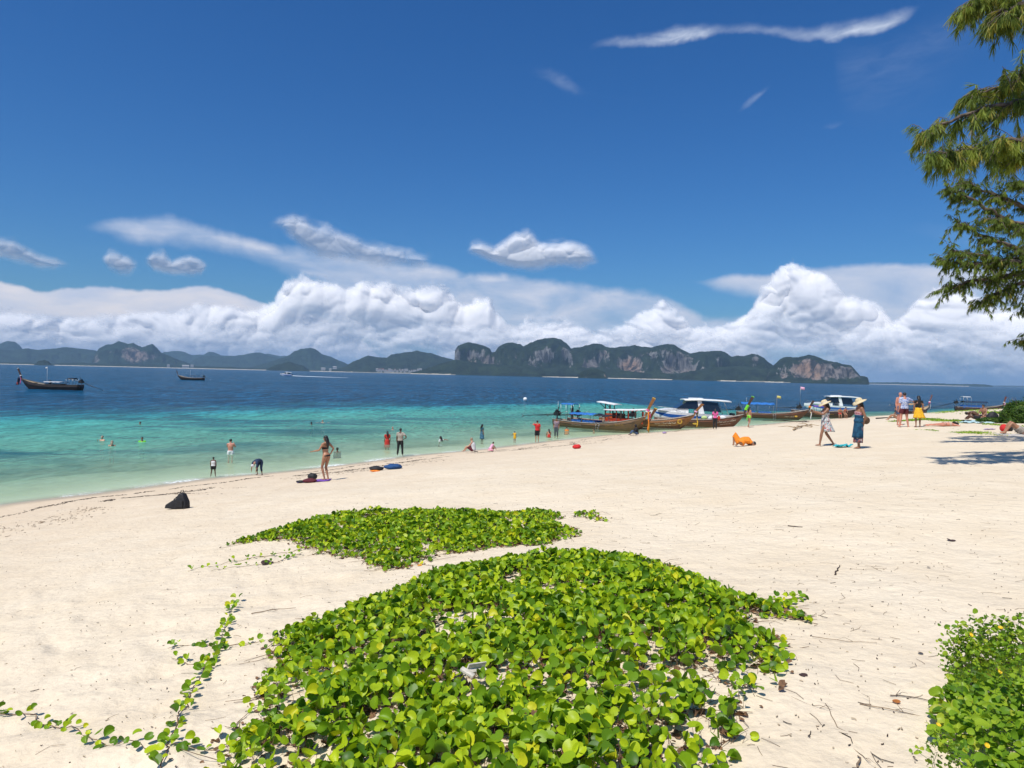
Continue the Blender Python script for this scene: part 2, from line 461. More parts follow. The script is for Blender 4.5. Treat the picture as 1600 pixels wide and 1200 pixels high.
# ------------------------------------------------------------------ beach
def sand_material():
    m_ = bpy.data.materials.new('sand'); m_.use_nodes = True; t = NT(m_.node_tree); m_.node_tree.nodes.clear()
    out = t.node('ShaderNodeOutputMaterial'); p = t.node('ShaderNodeBsdfPrincipled')
    co = t.node('ShaderNodeTexCoord').outputs['Object']
    a = t.node('ShaderNodeAttribute', attribute_name='shore').outputs['Fac']
    n1 = t.noise(co, 0.9, 5, 0.6); n2 = t.noise(co, 260.0, 2, 0.7); n3 = t.noise(co, 22.0, 4, 0.6)
    c = t.mix(t.rng(n1, 0.3, 0.7), (0.695, 0.578, 0.412), (0.755, 0.648, 0.485))
    c = t.mix(t.rng(n3, 0.35, 0.65, 0.0, 0.25), c, (0.50, 0.40, 0.295))
    c = t.mix(t.rng(n2, 0.62, 0.74, 0.0, 0.35), c, (0.30, 0.235, 0.17))
    c = t.mix(t.rng(n2, 0.38, 0.26, 0.0, 0.4), c, (0.80, 0.74, 0.66))
    warm = t.rng(t.add(a, t.mul(t.sub(n1, 0.5), 7.0)), 17.0, 1.5, 0.0, 0.50)
    c = t.mix(warm, c, (0.56, 0.42, 0.285))
    wl = t.add(a, t.mul(t.sub(t.noise(co, 0.6, 4, 0.6), 0.5), 1.6))
    wet = t.rng(wl, 1.9, 0.2, 0.0, 1.0, smooth=True)
    c = t.mix(t.mul(wet, 0.75), c, (0.42, 0.335, 0.205))
    c = t.mix(t.rng(a, -0.2, -1.5), c, (0.60, 0.60, 0.40))
    # submerged: patches of weed and coral rubble
    rf = t.noise(t.v('MULTIPLY', co, (1.0, 1.0, 0.0)), 0.11, 4, 0.55, 0.5)
    reef = t.mul(t.rng(rf, 0.50, 0.62, 0.0, 1.0, smooth=True), t.rng(a, -6.0, -16.0, 0.0, 0.8))
    c = t.mix(reef, c, (0.10, 0.13, 0.08))
    t.put(p.inputs['Base Color'], c); t.put(p.inputs['Roughness'], t.rng(wet, 0, 1, 0.95, 0.35)); t.put(p.inputs['Specular IOR Level'], 0.25)
    d1 = t.noise(co, 2.6, 3, 0.55); d2 = t.noise(co, 9.0, 4, 0.6); d3 = t.noise(co, 70.0, 3, 0.7)
    h = t.add(t.add(t.mul(d1, 0.075), t.mul(d2, 0.026)), t.mul(d3, 0.0035))
    vo = t.node('ShaderNodeTexVoronoi', feature='SMOOTH_F1'); t.put(vo.inputs['Vector'], t.v('MULTIPLY', co, (1.0, 1.25, 0.2))); t.put(vo.inputs['Scale'], 2.6); t.put(vo.inputs['Randomness'], 1.0)
    h = t.add(h, t.mul(t.rng(vo.outputs['Distance'], 0.05, 0.30, smooth=True), 0.012))
    dry = t.rng(a, -0.3, 3.0)
    t.put(p.inputs['Normal'], t.bump(h, t.mul(dry, 0.85), 1.0))
    t.l.new(p.outputs[0], out.inputs[0]); return m_
def polar(r, th):
    R_, T_ = np.meshgrid(r, th, indexing='ij')
    return R_ * np.sin(T_), R_ * np.cos(T_)
thf = np.radians(np.concatenate([np.linspace(-44, 44, 500)]))
ths = np.radians(np.concatenate([np.linspace(46, 314, 90)]))
th = np.concatenate([thf, ths])
r = np.concatenate([[0.0], np.geomspace(0.9, 420, 330)])
X, Y = polar(r, th)
Z = ground_z(X.ravel(), Y.ravel(), True)
V = np.stack([X.ravel(), Y.ravel(), Z], 1)
beach = np_mesh('beach', V, grid_faces(len(r), len(th), True), sand_material(), attrs={'shore': shore_d(X.ravel(), Y.ravel())}, kind='structure')
# sea bed under the far water, so nothing is open below
MB().addm([(-26000, -26000, -12.6), (26000, -26000, -12.6), (26000, 26000, -12.6), (-26000, 26000, -12.6)], [(0, 1, 2, 3)]).build('sea_bed', mat('sea bed', (0.05, 0.08, 0.08), 0.9), kind='structure')

# ------------------------------------------------------------------ water
def water_material():
    m_ = bpy.data.materials.new('sea water'); m_.use_nodes = True; t = NT(m_.node_tree); m_.node_tree.nodes.clear()
    out = t.node('ShaderNodeOutputMaterial')
    geo = t.node('ShaderNodeNewGeometry'); co = geo.outputs['Position']
    dep = t.node('ShaderNodeAttribute', attribute_name='depth').outputs['Fac']
    off = t.node('ShaderNodeAttribute', attribute_name='offshore').outputs['Fac']
    foam_a = t.node('ShaderNodeAttribute', attribute_name='foam').outputs['Fac']
    dist = t.node('ShaderNodeCameraData').outputs['View Distance']
    x, y, z = t.sep(co)
    dn = t.noise(co, 0.035, 4, 0.6, 0.4); dn2 = t.noise(co, 0.25, 3, 0.6)
    offx = t.mul(off, t.rng(x, 22.0, 60.0, 1.0, 4.0)); o2 = t.add(offx, t.add(t.mul(t.sub(dn, 0.5), 16.0), t.mul(t.sub(dn2, 0.5), 5.0)))
    body = t.ramp(t.m('DIVIDE', o2, 100.0), [(0.0, (0.38, 0.48, 0.31)), (0.06, (0.23, 0.42, 0.29)), (0.15, (0.125, 0.345, 0.245)), (0.28, (0.080, 0.315, 0.24)), (0.40, (0.045, 0.265, 0.225)),
                                             (0.47, (0.022, 0.20, 0.22)), (0.53, (0.006, 0.068, 0.122)), (0.62, (0.004, 0.048, 0.096)), (1.0, (0.0045, 0.050, 0.104))])
    rfn = t.noise(t.v('MULTIPLY', co, (0.55, 1.0, 1.0)), 0.085, 5, 0.62, 0.6)
    rk = t.mul(t.mul(t.rng(rfn, 0.47, 0.60), t.rng(x, 12.0, -22.0, 0.15, 0.95)), t.mul(t.rng(off, 6.0, 16.0), t.rng(off, 75.0, 45.0)))
    body = t.mix(rk, body, (0.016, 0.120, 0.135))
    opac = t.sub(1.0, t.m('EXPONENT', t.mul(dep, -1.15)))
    opac = t.m('MULTIPLY', opac, 1.0, clamp=True)
    # waves: crests run roughly along the view's horizontal
    wp = t.v('MULTIPLY', co, (0.55, 1.0, 1.0))
    wv = t.node('ShaderNodeVectorRotate', rotation_type='Z_AXIS'); t.put(wv.inputs['Vector'], wp); t.put(wv.inputs['Angle'], 0.25)
    wp = wv.outputs[0]
    n1 = t.noise(wp, 0.35, 3, 0.55, 0.3); n2 = t.noise(wp, 1.5, 4, 0.6, 0.4); n3 = t.noise(wp, 6.0, 3, 0.6)
    lowk = t.rng(off, 2.0, 60.0, 0.30, 1.0)
    h = t.mul(t.add(t.add(t.mul(n1, 0.70), t.mul(n2, 0.22)), t.mul(n3, 0.035)), lowk)
    nor = t.bump(h, 1.0, 1.0)
    fr = t.node('ShaderNodeFresnel'); t.put(fr.inputs[0], 1.33); t.put(fr.inputs[1], nor)
    # wave shading: the tone noise below paints light and dark facets into the colour
    gl = t.node('ShaderNodeBsdfGlossy'); t.put(gl.inputs['Roughness'], 0.12); t.put(gl.inputs['Normal'], nor); t.put(gl.inputs['Color'], (1, 1, 1))
    df = t.node('ShaderNodeBsdfDiffuse')
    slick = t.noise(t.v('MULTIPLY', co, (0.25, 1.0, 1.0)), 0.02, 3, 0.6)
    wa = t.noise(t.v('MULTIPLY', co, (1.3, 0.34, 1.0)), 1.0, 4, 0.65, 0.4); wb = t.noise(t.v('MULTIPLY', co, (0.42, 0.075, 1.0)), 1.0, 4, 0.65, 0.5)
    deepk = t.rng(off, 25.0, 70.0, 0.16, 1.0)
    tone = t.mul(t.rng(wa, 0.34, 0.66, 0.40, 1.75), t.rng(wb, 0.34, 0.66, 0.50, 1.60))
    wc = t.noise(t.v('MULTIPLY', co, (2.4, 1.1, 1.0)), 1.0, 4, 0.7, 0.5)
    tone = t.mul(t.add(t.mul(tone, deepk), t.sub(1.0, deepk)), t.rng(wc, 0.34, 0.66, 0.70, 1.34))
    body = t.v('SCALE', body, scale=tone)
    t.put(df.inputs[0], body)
    tr = t.node('ShaderNodeBsdfTransparent'); t.put(tr.inputs[0], (0.90, 0.98, 0.95))
    m1 = t.node('ShaderNodeMixShader'); t.put(m1.inputs[0], opac); t.l.new(tr.outputs[0], m1.inputs[1]); t.l.new(df.outputs[0], m1.inputs[2])
    fac = t.m('MINIMUM', t.mul(fr.outputs[0], 0.60), t.rng(slick, 0.35, 0.65, 0.20, 0.30))
    fac = t.mul(fac, t.rng(off, 0.0, 30.0, 0.45, 1.0))
    m2 = t.node('ShaderNodeMixShader'); t.put(m2.inputs[0], fac); t.l.new(m1.outputs[0], m2.inputs[1]); t.l.new(gl.outputs[0], m2.inputs[2])
    fo = t.node('ShaderNodeBsdfDiffuse'); t.put(fo.inputs[0], (0.80, 0.82, 0.80))
    fn = t.noise(co, 7.0, 5, 0.65, 0.5); fn2 = t.noise(co, 0.45, 2, 0.5)
    fm = t.m('MULTIPLY', t.mul(foam_a, t.rng(fn, 0.42, 0.60)), t.rng(fn2, 0.45, 0.62), clamp=True)
    m3 = t.node('ShaderNodeMixShader'); t.put(m3.inputs[0], fm); t.l.new(m2.outputs[0], m3.inputs[1]); t.l.new(fo.outputs[0], m3.inputs[2])
    t.l.new(m3.outputs[0], out.inputs[0]); return m_
r = np.concatenate([[0.0], np.geomspace(12, 600, 260), np.geomspace(640, 25500, 50)])
th = np.radians(np.concatenate([np.linspace(-46, 46, 240), np.linspace(50, 310, 40)]))
X, Y = polar(r, th); x_, y_ = X.ravel(), Y.ravel()
d = shore_d(x_, y_); gzv = ground_z(x_, y_)
foam = 1.3 * np.exp(-((d + 0.25) / 0.45) ** 2) * np.clip((2 - x_) / 12, 0.15, 1) + 0.35 * np.exp(-((d + 0.1) / 0.22) ** 2)
Zw = np.zeros_like(x_)
WATER = np_mesh('water', np.stack([x_, y_, Zw], 1), grid_faces(len(r), len(th), True), water_material(),
        attrs={'depth': np.maximum(0, -gzv), 'offshore': np.maximum(0, -d), 'foam': foam}, kind='structure')

# ------------------------------------------------------------------ hills across the bay
def hill_material(name, green, rock1, rock2, streak=1.0):
    m_ = bpy.data.materials.new(name); m_.use_nodes = True; t = NT(m_.node_tree); m_.node_tree.nodes.clear()
    out = t.node('ShaderNodeOutputMaterial'); p = t.node('ShaderNodeBsdfPrincipled')
    co = t.node('ShaderNodeNewGeometry').outputs['Position']
    rock = t.node('ShaderNodeAttribute', attribute_name='rock').outputs['Fac']
    tan = t.node('ShaderNodeAttribute', attribute_name='tan').outputs['Fac']
    sandy = t.node('ShaderNodeAttribute', attribute_name='sandy').outputs['Fac']
    g = t.mix(t.rng(t.noise(co, 0.016, 5, 0.65), 0.35, 0.65), tuple(q * 0.55 for q in green), tuple(q * 1.5 for q in green))
    vs = t.v('MULTIPLY', co, (1.0, 1.0, 0.16))
    st = t.noise(vs, 0.035, 5, 0.7, 0.5)
    rc = t.mix(tan, rock1, rock2)
    rc = t.mix(t.rng(st, 0.42, 0.58), tuple(q * 0.16 for q in rock1), rc)
    e = t.add(rock, t.mul(t.sub(t.noise(t.v('MULTIPLY', co, (1, 1, 0.20)), 0.032, 7, 0.75), 0.5), 2.7))
    c = t.mix(t.rng(e, 0.50, 0.58), g, rc)
    c = t.mix(sandy, c, (0.62, 0.55, 0.43))
    t.put(p.inputs['Base Color'], c); t.put(p.inputs['Roughness'], 0.95); t.put(p.inputs['Specular IOR Level'], 0.05)
    t.put(p.inputs['Normal'], t.bump(t.noise(co, 0.07, 5, 0.75), 1.0, 12.0))
    t.l.new(p.outputs[0], out.inputs[0]); return m_
HM = hill_material('forest and limestone', (0.020, 0.031, 0.014), (0.215, 0.210, 0.20), (0.31, 0.200, 0.135))
HM_FAR = hill_material('far forest', (0.022, 0.038, 0.024), (0.22, 0.21, 0.20), (0.34, 0.21, 0.14))
def ridge(name, prof, dist, depth, cliff=0.0, patches=(), step=4.0, seed=1, beach=(), rough=1.0, m=HM, base_y=None, rows=90, steep=2.2):
    """prof: skyline points of the photograph; real distance in metres; patches: (px, py, rx, ry, rock, tan)"""
    A = np.array([azel(px, py) for px, py in prof]); a_, e_ = A[:, 0], A[:, 1]
    n = max(8, int((a_[-1] - a_[0]) * dist / step)); aa = np.linspace(a_[0], a_[-1], n)
    mid = dist + depth * 0.35
    Hh = EYE + np.tan(np.interp(aa, a_, e_)) * mid
    Hh = np.maximum(Hh, 0.5)
    s = np.linspace(0, 1, rows)
    front = s < 0.72
    # profile of one section: rise to the crest over the front 35% of the depth, then fall behind
    rr = np.where(front, s / 0.72 * 0.35, 0.35 + (s - 0.72) / 0.28 * 0.65)
    q = np.clip(rr / 0.35, 0, 1)
    gentle = np.sin(q * math.pi / 2) ** 1.0
    sm = lambda v: v * v * (3 - 2 * v)
    wall = 0.30 * np.clip(q / 0.30, 0, 1) + 0.52 * sm(np.clip((q - 0.28) / 0.14, 0, 1)) + 0.18 * np.clip((q - 0.40) / 0.6, 0, 1) ** 0.6
    zz = np.where(rr <= 0.35, gentle * (1 - cliff) + wall * cliff, np.cos(np.clip((rr - 0.35) / 0.65, 0, 1) * math.pi / 2))
    S, AA = np.meshgrid(np.arange(rows), aa, indexing='ij'); RR = rr[S]; ZZ = zz[S]; HH = np.broadcast_to(Hh, S.shape)
    arc = AA * dist
    k = 1.0 / 130.0
    off = fbm(arc * k, ZZ * HH * k * 0.45, seed * 3.1, 4, seed) * 60 * rough * np.clip(ZZ * 3, 0.25, 1) * (1 - np.clip((ZZ - .88) * 8, 0, 1) * .5)
    R_ = dist + RR * depth + off * min(1.0, depth / 500)
    Zq = ZZ * HH
    inner = np.clip(1 - np.abs(ZZ - 0.5) * 1.2, 0, 1) * (RR <= 0.36)
    Zq = Zq + inner * 0.10 * HH * fbm(arc * k * 0.8, RR * depth * k, seed, 3, seed + 7)
    Zq = Zq + (2.6 * vnoise(arc / 11, R_ / 11, 0, seed + 3) + 3.0 * vnoise(arc / 24, R_ / 24, 0, seed + 4)) * np.clip(Zq / 12, 0, 1) * min(1, dist / 4000)
    Zq = np.where(S == 0, -1.5, Zq)
    x = R_ * np.sin(AA); y = R_ * np.cos(AA)
    V = np.stack([x.ravel(), y.ravel(), Zq.ravel()], 1)
    # project to the photograph's angles for the rock faces that can be seen
    azv = AA.ravel(); elv = np.arctan2(Zq.ravel() - EYE, R_.ravel())
    rock = 0.50 * cliff * np.exp(-((ZZ.ravel() - 0.55) / 0.30) ** 2) * (RR.ravel() < 0.33) * 0.78; tan_ = np.zeros(len(V))
    for (px, py, rx, ry, ro, ta) in patches:
        a0_, e0_ = azel(px, py); g_ = np.exp(-(((azv - a0_) * FPX / rx) ** 2 + ((elv - e0_) * FPX / ry) ** 2) ** 1.5) * (RR.ravel() < 0.34)
        rock = rock + g_ * ro; tan_ = np.maximum(tan_, g_ * ta)
    sandy = np.zeros(len(V))
    for p0, p1 in beach:
        b0, b1 = azel(p0, 590)[0], azel(p1, 590)[0]
        sandy = np.maximum(sandy, ((azv > b0) & (azv < b1) & (Zq.ravel() < 3.6) & (RR.ravel() < 0.3)) * 1.0)
    return np_mesh(name, V, grid_faces(rows, n), m, attrs={'rock': rock, 'tan': tan_, 'sandy': sandy}, kind='structure')
karst = [(709, 583), (710, 562), (711, 549), (716, 541), (724, 538), (732, 535), (744, 537), (756, 540), (766, 545), (768, 551), (774, 550), (778, 543), (786, 538), (800, 536), (812, 538), (818, 542), (826, 538), (838, 534), (852, 531), (866, 529), (876, 532), (886, 539), (892, 546), (898, 544), (906, 543),
         (916, 540), (926, 538), (940, 538), (948, 542), (960, 543), (968, 541), (984, 541), (992, 539), (1004, 542), (1018, 543), (1026, 540), (1040, 539), (1056, 541), (1064, 546), (1072, 550), (1078, 553), (1084, 552), (1098, 550), (1114, 549), (1132, 550), (1142, 557), (1152, 556), (1164, 556), (1174, 553), (1184, 555), (1194, 560), (1202, 568), (1212, 573), (1222, 590)]
ridge('limestone_hills', karst, 4000, 1000, 0.85, [(850, 553, 17, 11, .6, 0), (885, 551, 8, 10, .55, 0), (714, 556, 6, 14, .6, 0), (738, 577, 8, 16, .6, 1), (764, 565, 12, 10, .4, .3), (772, 580, 14, 10, .6, .3), (788, 582, 10, 6, .5, .6), (832, 574, 8, 8, .4, .1),
      (946, 552, 12, 8, .4, .2), (925, 573, 12, 14, .65, .2), (985, 572, 17, 13, .8, 1.0), (992, 585, 14, 9, .7, .9), (1020, 555, 14, 6, .4, 0), (1062, 568, 22, 22, .55, .15), (1042, 578, 12, 9, .5, .3), (1076, 585, 14, 12, .4, .3), (1181, 562, 6, 8, .6, .1), (1100, 583, 15, 8, .3, .1), (1035, 548, 10, 5, .3, 0), (742, 552, 20, 8, .35, 0)],
      step=4.5, seed=11, beach=((848, 906), (960, 1040), (680, 710), (1120, 1172)), rows=110)
karst2 = [(1195, 594), (1202, 575), (1210, 570), (1218, 562), (1228, 558), (1236, 557), (1248, 558), (1262, 554), (1274, 556), (1288, 563), (1300, 565), (1312, 567), (1318, 569), (1330, 571), (1338, 580), (1344, 588), (1350, 588), (1356, 590), (1358, 598)]
ridge('red_cliff_headland', karst2, 3750, 620, 0.8, [(1262, 575, 24, 13, .75, 1.0), (1272, 586, 14, 8, .7, 1.0), (1298, 582, 18, 12, .5, .35), (1224, 588, 5, 4, .7, .5), (1325, 582, 14, 10, .5, .25), (1240, 584, 14, 8, .35, .4)], step=4.0, seed=23,
      beach=((1120, 1235),), rows=100)
ridge('low_foreland', [(640, 583), (660, 578), (690, 568), (712, 562), (740, 566), (800, 572), (880, 577), (930, 574), (1000, 582), (1060, 584), (1080, 580), (1120, 574), (1160, 572), (1200, 576), (1236, 590)], 3900, 420, 0.0, (), 5.0, 31, ((848, 906), (950, 1050), (640, 712), (1120, 1236)), 0.5, rows=50)
ridge('forested_ridge', [(500, 583), (535, 575), (552, 566), (566, 560), (576, 556), (590, 558), (604, 559), (612, 554), (628, 553), (640, 551), (652, 548), (664, 551), (676, 553), (690, 558), (706, 562), (730, 570), (750, 588)], 5200, 1500, 0.0, (), 6.0, 41, ((470, 720),), 0.8, rows=70)
ridge('round_hill', [(380, 577), (400, 572), (420, 566), (436, 561), (450, 556), (460, 549), (472, 545), (486, 544), (494, 547), (504, 554), (516, 558), (530, 564), (545, 570), (565, 578)], 6600, 1500, 0.0, (), 7.0, 43, (), 0.7, HM_FAR, rows=60)
ridge('coastal_rise', [(415, 579), (425, 573), (432, 570), (444, 567), (452, 565), (462, 568), (474, 572), (484, 580)], 5000, 300, 0.0, (), 6.0, 47, (), 0.5, rows=40)
ridge('cliff_hill', [(140, 573), (149, 553), (155, 545), (166, 540), (176, 539), (184, 535), (192, 536), (200, 539), (208, 537), (216, 541), (222, 543), (230, 540), (238, 537), (246, 544), (252, 551), (264, 556), (280, 563), (300, 570), (320, 578)], 6300, 1300, 0.5,
      [(212, 556, 16, 10, .75, .5), (202, 550, 8, 9, .5, .4), (151, 562, 3, 8, .6, .1), (232, 558, 8, 5, .5, .3)], 6.0, 53, (), 1.0, HM_FAR, rows=80)
ridge('left_hills', [(-200, 556), (-120, 545), (-60, 552), (0, 546), (20, 547), (40, 545), (60, 547), (85, 545), (104, 543), (118, 544), (130, 545), (150, 548), (162, 556), (180, 566)], 7600, 1500, 0.1, (), 9.0, 59, (), 0.8, HM_FAR, rows=60)
ridge('blue_peak', [(-140, 556), (-90, 540), (-40, 548), (-10, 542), (0, 537), (12, 533), (22, 534), (30, 539), (36, 546), (60, 556), (100, 566)], 9300, 1500, 0.1, (), 12.0, 61, (), 0.6, HM_FAR, rows=40)
ridge('middle_hills', [(290, 575), (305, 561), (315, 557), (330, 556), (350, 557), (368, 556), (384, 554), (398, 552), (408, 552), (420, 556), (440, 560), (470, 572)], 8500, 1500, 0.1, (), 9.0, 67, (), 0.7, HM_FAR, rows=50)
ridge('distant_blue_hills', [(240, 560), (256, 551), (270, 549), (286, 550), (300, 555), (318, 554), (326, 549), (334, 550), (346, 555), (380, 558), (400, 553), (420, 553), (436, 556), (450, 556), (480, 562), (500, 570)], 9900, 1500, 0.2, (), 12.0, 71, (), 0.6, HM_FAR, rows=40)
# low wooded coast with its long pale beach
ridge('coast_forest', [(-300, 562), (-100, 566), (0, 566.5), (40, 566.5), (80, 568), (130, 567), (180, 569), (240, 570), (300, 572), (360, 574), (420, 576), (480, 578), (540, 578), (600, 580), (660, 580.5), (720, 584), (735, 588)], 5600, 500, 0.0, (), 8.0, 73, ((-300, 52), (84, 560),), 0.15, HM_FAR, rows=40)
ridge('far_right_coast', [(1280, 598.5), (1340, 598), (1380, 597.5), (1420, 598), (1460, 599), (1500, 600.2), (1540, 600.8), (1550, 602.6), (1552, 604.5)], 8200, 500, 0.0, (), 9.0, 79, ((1290, 1515),), 0.1, HM_FAR, rows=36)
ridge('farthest_right_coast', [(1500, 602), (1560, 602.4), (1640, 603.5), (1800, 606)], 15000, 500, 0.0, (), 20.0, 83, (), 0.05, HM_FAR, rows=20)
ridge('wooded_islet', [(903, 590.5), (906, 583), (912, 579), (920, 577), (930, 577), (940, 579), (946, 583), (948, 591.5)], 3200, 130, 0.3, [(946, 588, 3, 4, .5, .8), (912, 589, 14, 2, .4, .3)], 2.0, 89, (), 0.5, rows=60)
ridge('low_islet', [(53, 570.4), (58, 566), (64, 563), (70, 562), (76, 564.5), (82, 570.8)], 4600, 150, 0.2, (), 3.0, 97, (), 0.4, rows=40)

# ------------------------------------------------------------------ haze
hz = MB().box((0, 0, (345 - 13.8) / 2), (51400, 51400, 345 + 13.8)).build('haze', None, kind='stuff')
hz.location = (0, 0, 0)
hm = bpy.data.materials.new('haze'); hm.use_nodes = True; t = NT(hm.node_tree); hm.node_tree.nodes.clear()
pv = t.node('ShaderNodeVolumePrincipled'); t.put(pv.inputs['Color'], (0.42, 0.68, 1.0)); t.put(pv.inputs['Density'], 6.4e-5); t.put(pv.inputs['Anisotropy'], 0.0)
t.l.new(pv.outputs[0], t.node('ShaderNodeOutputMaterial').inputs['Volume'])
hz.data.materials.append(hm)
# ------------------------------------------------------------------ cumulus clouds: lobed bodies tens of kilometres off, lit by the sun
def billows(a_, e_, s, seed, octs=5):
    """heap of spherical lobes: height in radians"""
    wx = fbm(a_ * s * .6, e_ * s * .6, seed, 4, seed) / s * 0.45; wy = fbm(a_ * s * .6, e_ * s * .6, seed + 5, 4, seed + 3) / s * 0.45
    x, y = a_ + wx, e_ + wy; h = 0 * a_; sc = s; am = 1.0
    for o in range(octs):
        d = worley(x * sc + o * 7.7, y * sc * 1.08 - o * 3.3, seed + 31 * o)
        h = h + am * np.sqrt(np.maximum(0, 1 - (d / 0.78) ** 2)) / sc * 0.55
        sc *= 2.05; am *= 0.72
    return h
def cloud_material():
    m_ = bpy.data.materials.new('cloud'); m_.use_nodes = True; t = NT(m_.node_tree); m_.node_tree.nodes.clear()
    out = t.node('ShaderNodeOutputMaterial')
    al = t.node('ShaderNodeAttribute', attribute_name='cover').outputs['Fac']
    df = t.node('ShaderNodeBsdfDiffuse'); t.put(df.inputs[0], (0.99, 0.96, 0.93))
    tl = t.node('ShaderNodeBsdfTranslucent'); t.put(tl.inputs[0], (0.99, 0.97, 0.96))
    m1 = t.node('ShaderNodeMixShader'); t.put(m1.inputs[0], 0.42); t.l.new(df.outputs[0], m1.inputs[1]); t.l.new(tl.outputs[0], m1.inputs[2])
    tr = t.node('ShaderNodeBsdfTransparent')
    m2 = t.node('ShaderNodeMixShader'); t.put(m2.inputs[0], al); t.l.new(tr.outputs[0], m2.inputs[1]); t.l.new(m1.outputs[0], m2.inputs[2])
    t.l.new(m2.outputs[0], out.inputs[0]); return m_
CLOUD = cloud_material()
def cloud(name, top, bot, R_, s, seed, amp=1.0, edge=0.004, foot=0.12, op=1.0, gaps=1.0, step=0.0022, e_min=-0.004, ragged=0.012, thick=0.05, wide=True, squash=1.0, bedge=0.012, relief=0.46):
    """top/bot outlines in photograph pixels; all angles; a relief body at distance R_"""
    T = np.array([azel(*p) for p in top]); e_max = T[:, 1].max() + 0.035
    if wide:
        ca = np.radians(np.concatenate([np.arange(-180, -44, 0.8)])); cb = np.radians(np.arange(44.5, 180.1, 0.8))
        aa = np.concatenate([ca, np.arange(-0.765, 0.770, step), cb])
    else: aa = np.arange(T[:, 0].min() - 0.01, T[:, 0].max() + 0.01, step)
    if bot is not None:
        Bt = np.array([azel(*p) for p in bot]); e_min = Bt[:, 1].min() - 0.02
    ee = np.arange(e_min, e_max, step)
    A, E = np.meshgrid(aa, ee, indexing='ij'); a_, e_ = A.ravel(), E.ravel()
    h = billows(a_, e_ * squash, s, seed); h3 = billows(a_, e_ * squash, s, seed, 3 if wide else 2)
    h3 = h3 + .34 * (h - h3)
    n1 = fbm(a_ * s * 2.2, e_ * s * 2.2, seed, 6, seed + 50, 0.68)
    if bot is not None: n1 = fbm(a_ * s * 1.3, e_ * s * 1.6, seed, 5, seed + 50, 0.52)
    topv = np.interp(a_, T[:, 0], T[:, 1])
    if wide: topv = topv + np.clip((np.abs(a_) - 0.72) * 4, 0, 1) * 0.02 * fbm(np.cos(a_) * 5, np.sin(a_) * 5, 0, 3, seed)
    hn = (h if bot is None else .5 * h + .5 * h3 * 1.25) * s
    t = topv + amp * (hn - 0.85) / s * 0.55 + ragged * n1 * 0.5 - e_
    al = np.clip(t / edge, 0, 1); al = al * al * (3 - 2 * al)
    if bot is not None:
        bv = np.interp(a_, Bt[:, 0], Bt[:, 1]) + ragged * n1 * 0.5 - amp * (hn - .85) / s * 0.15
        q = np.clip((e_ - bv) / bedge, 0, 1); al = al * q * q * (3 - 2 * q)
        ts = topv + amp * (h3 * s - 0.70) / s * 0.55 - e_; bs = e_ - np.interp(a_, Bt[:, 0], Bt[:, 1])
        round_ = np.sqrt(np.clip(np.minimum(ts, bs) / thick + .12, 0, 1))
    else:
        q = np.clip((foot + 0.3 * foot * n1 - t) / (foot * 0.6), 0, 1); al = al * q * q * (3 - 2 * q)
        ts = topv + amp * (h3 * s - 0.70) / s * 0.55 - e_
        round_ = np.sqrt(np.clip(ts / thick + .10, 0, 1))
    if not wide:
        q = np.clip(np.minimum(a_ - T[0, 0], T[-1, 0] - a_) / 0.006, 0, 1); al = al * q
    al = al * op
    lowv = fbm(a_ * s * 0.9, e_ * s * 2.6, seed + 9, 4, seed + 90)
    if bot is None: al = al * np.clip(1.15 - gaps * np.clip(t / (foot * 0.45), 0, 1) * (0.55 - 1.1 * lowv), 0.12, 1)
    r_ = R_ * (1 - thick * round_ * 0.9 - h3 * relief)
    V = np.stack([r_ * np.cos(e_) * np.sin(a_), r_ * np.cos(e_) * np.cos(a_), EYE + r_ * np.sin(e_)], 1)
    F = grid_faces(len(aa), len(ee))[:, ::-1]
    keep = al[F].max(1) > 0.012
    F = F[keep]; used = np.unique(F); mp = np.zeros(len(V), np.int64); mp[used] = np.arange(len(used))
    o = np_mesh(name, V[used], mp[F], CLOUD, attrs={'cover': al[used]}, kind='stuff')
    return o
def soft(name, top, bot, R_, s_, seed, amp=1.0, edge=.01, *args, layers=3, **k):
    args = list(args); op = k.pop('op', args[1] if len(args) > 1 else 1.0)
    if len(args) > 1: args = args[:1]
    o = 1 - (1 - min(op, .985)) ** (1 / layers)
    for q in range(layers):
        dy = (q - (layers - 1) / 2) * 2.2 + (0 if bot is None else 2.0)
        cloud(name, [(x, y + dy) for x, y in top], None if bot is None else [(x, y - dy) for x, y in bot], R_ * (1 + .012 * q), s_ * (1 + .13 * q), seed + 101 * q, amp, edge, *args, op=o, **k)
mainA = [(-160, 470), (-60, 470), (0, 478), (60, 486), (130, 492), (200, 486), (260, 488), (310, 474), (360, 474), (405, 482), (428, 466), (446, 432), (470, 424), (510, 430), (540, 446), (566, 434), (600, 436), (640, 444), (690, 440), (706, 452), (725, 470),
         (745, 460), (765, 462), (776, 486), (800, 504), (822, 492), (850, 500), (880, 494), (920, 508), (950, 512), (985, 498), (1012, 486), (1036, 466), (1052, 484), (1080, 506), (1110, 512), (1140, 500), (1168, 480), (1186, 446), (1204, 430), (1222, 408), (1240, 401), (1262, 412), (1290, 418), (1308, 440),
         (1322, 458), (1352, 460), (1378, 470), (1396, 494), (1418, 478), (1440, 454), (1480, 446), (1520, 454), (1560, 468), (1600, 476), (1700, 480)]
def wav(y0, a, ph, n=28): return [(-100 + 1800 * i / n, y0 + a * math.sin(i * 2.399 + ph) + 0.6 * a * math.sin(i * 1.1 + ph * 2)) for i in range(n + 1)]
back = [(x, y + 6 + 8 * math.sin(x * .031)) for x, y in mainA]
soft('clouds', mainA, None, 62000, 14.0, 3, 0.85, 0.009, 0.118, gaps=0.52, squash=1.15, layers=3)
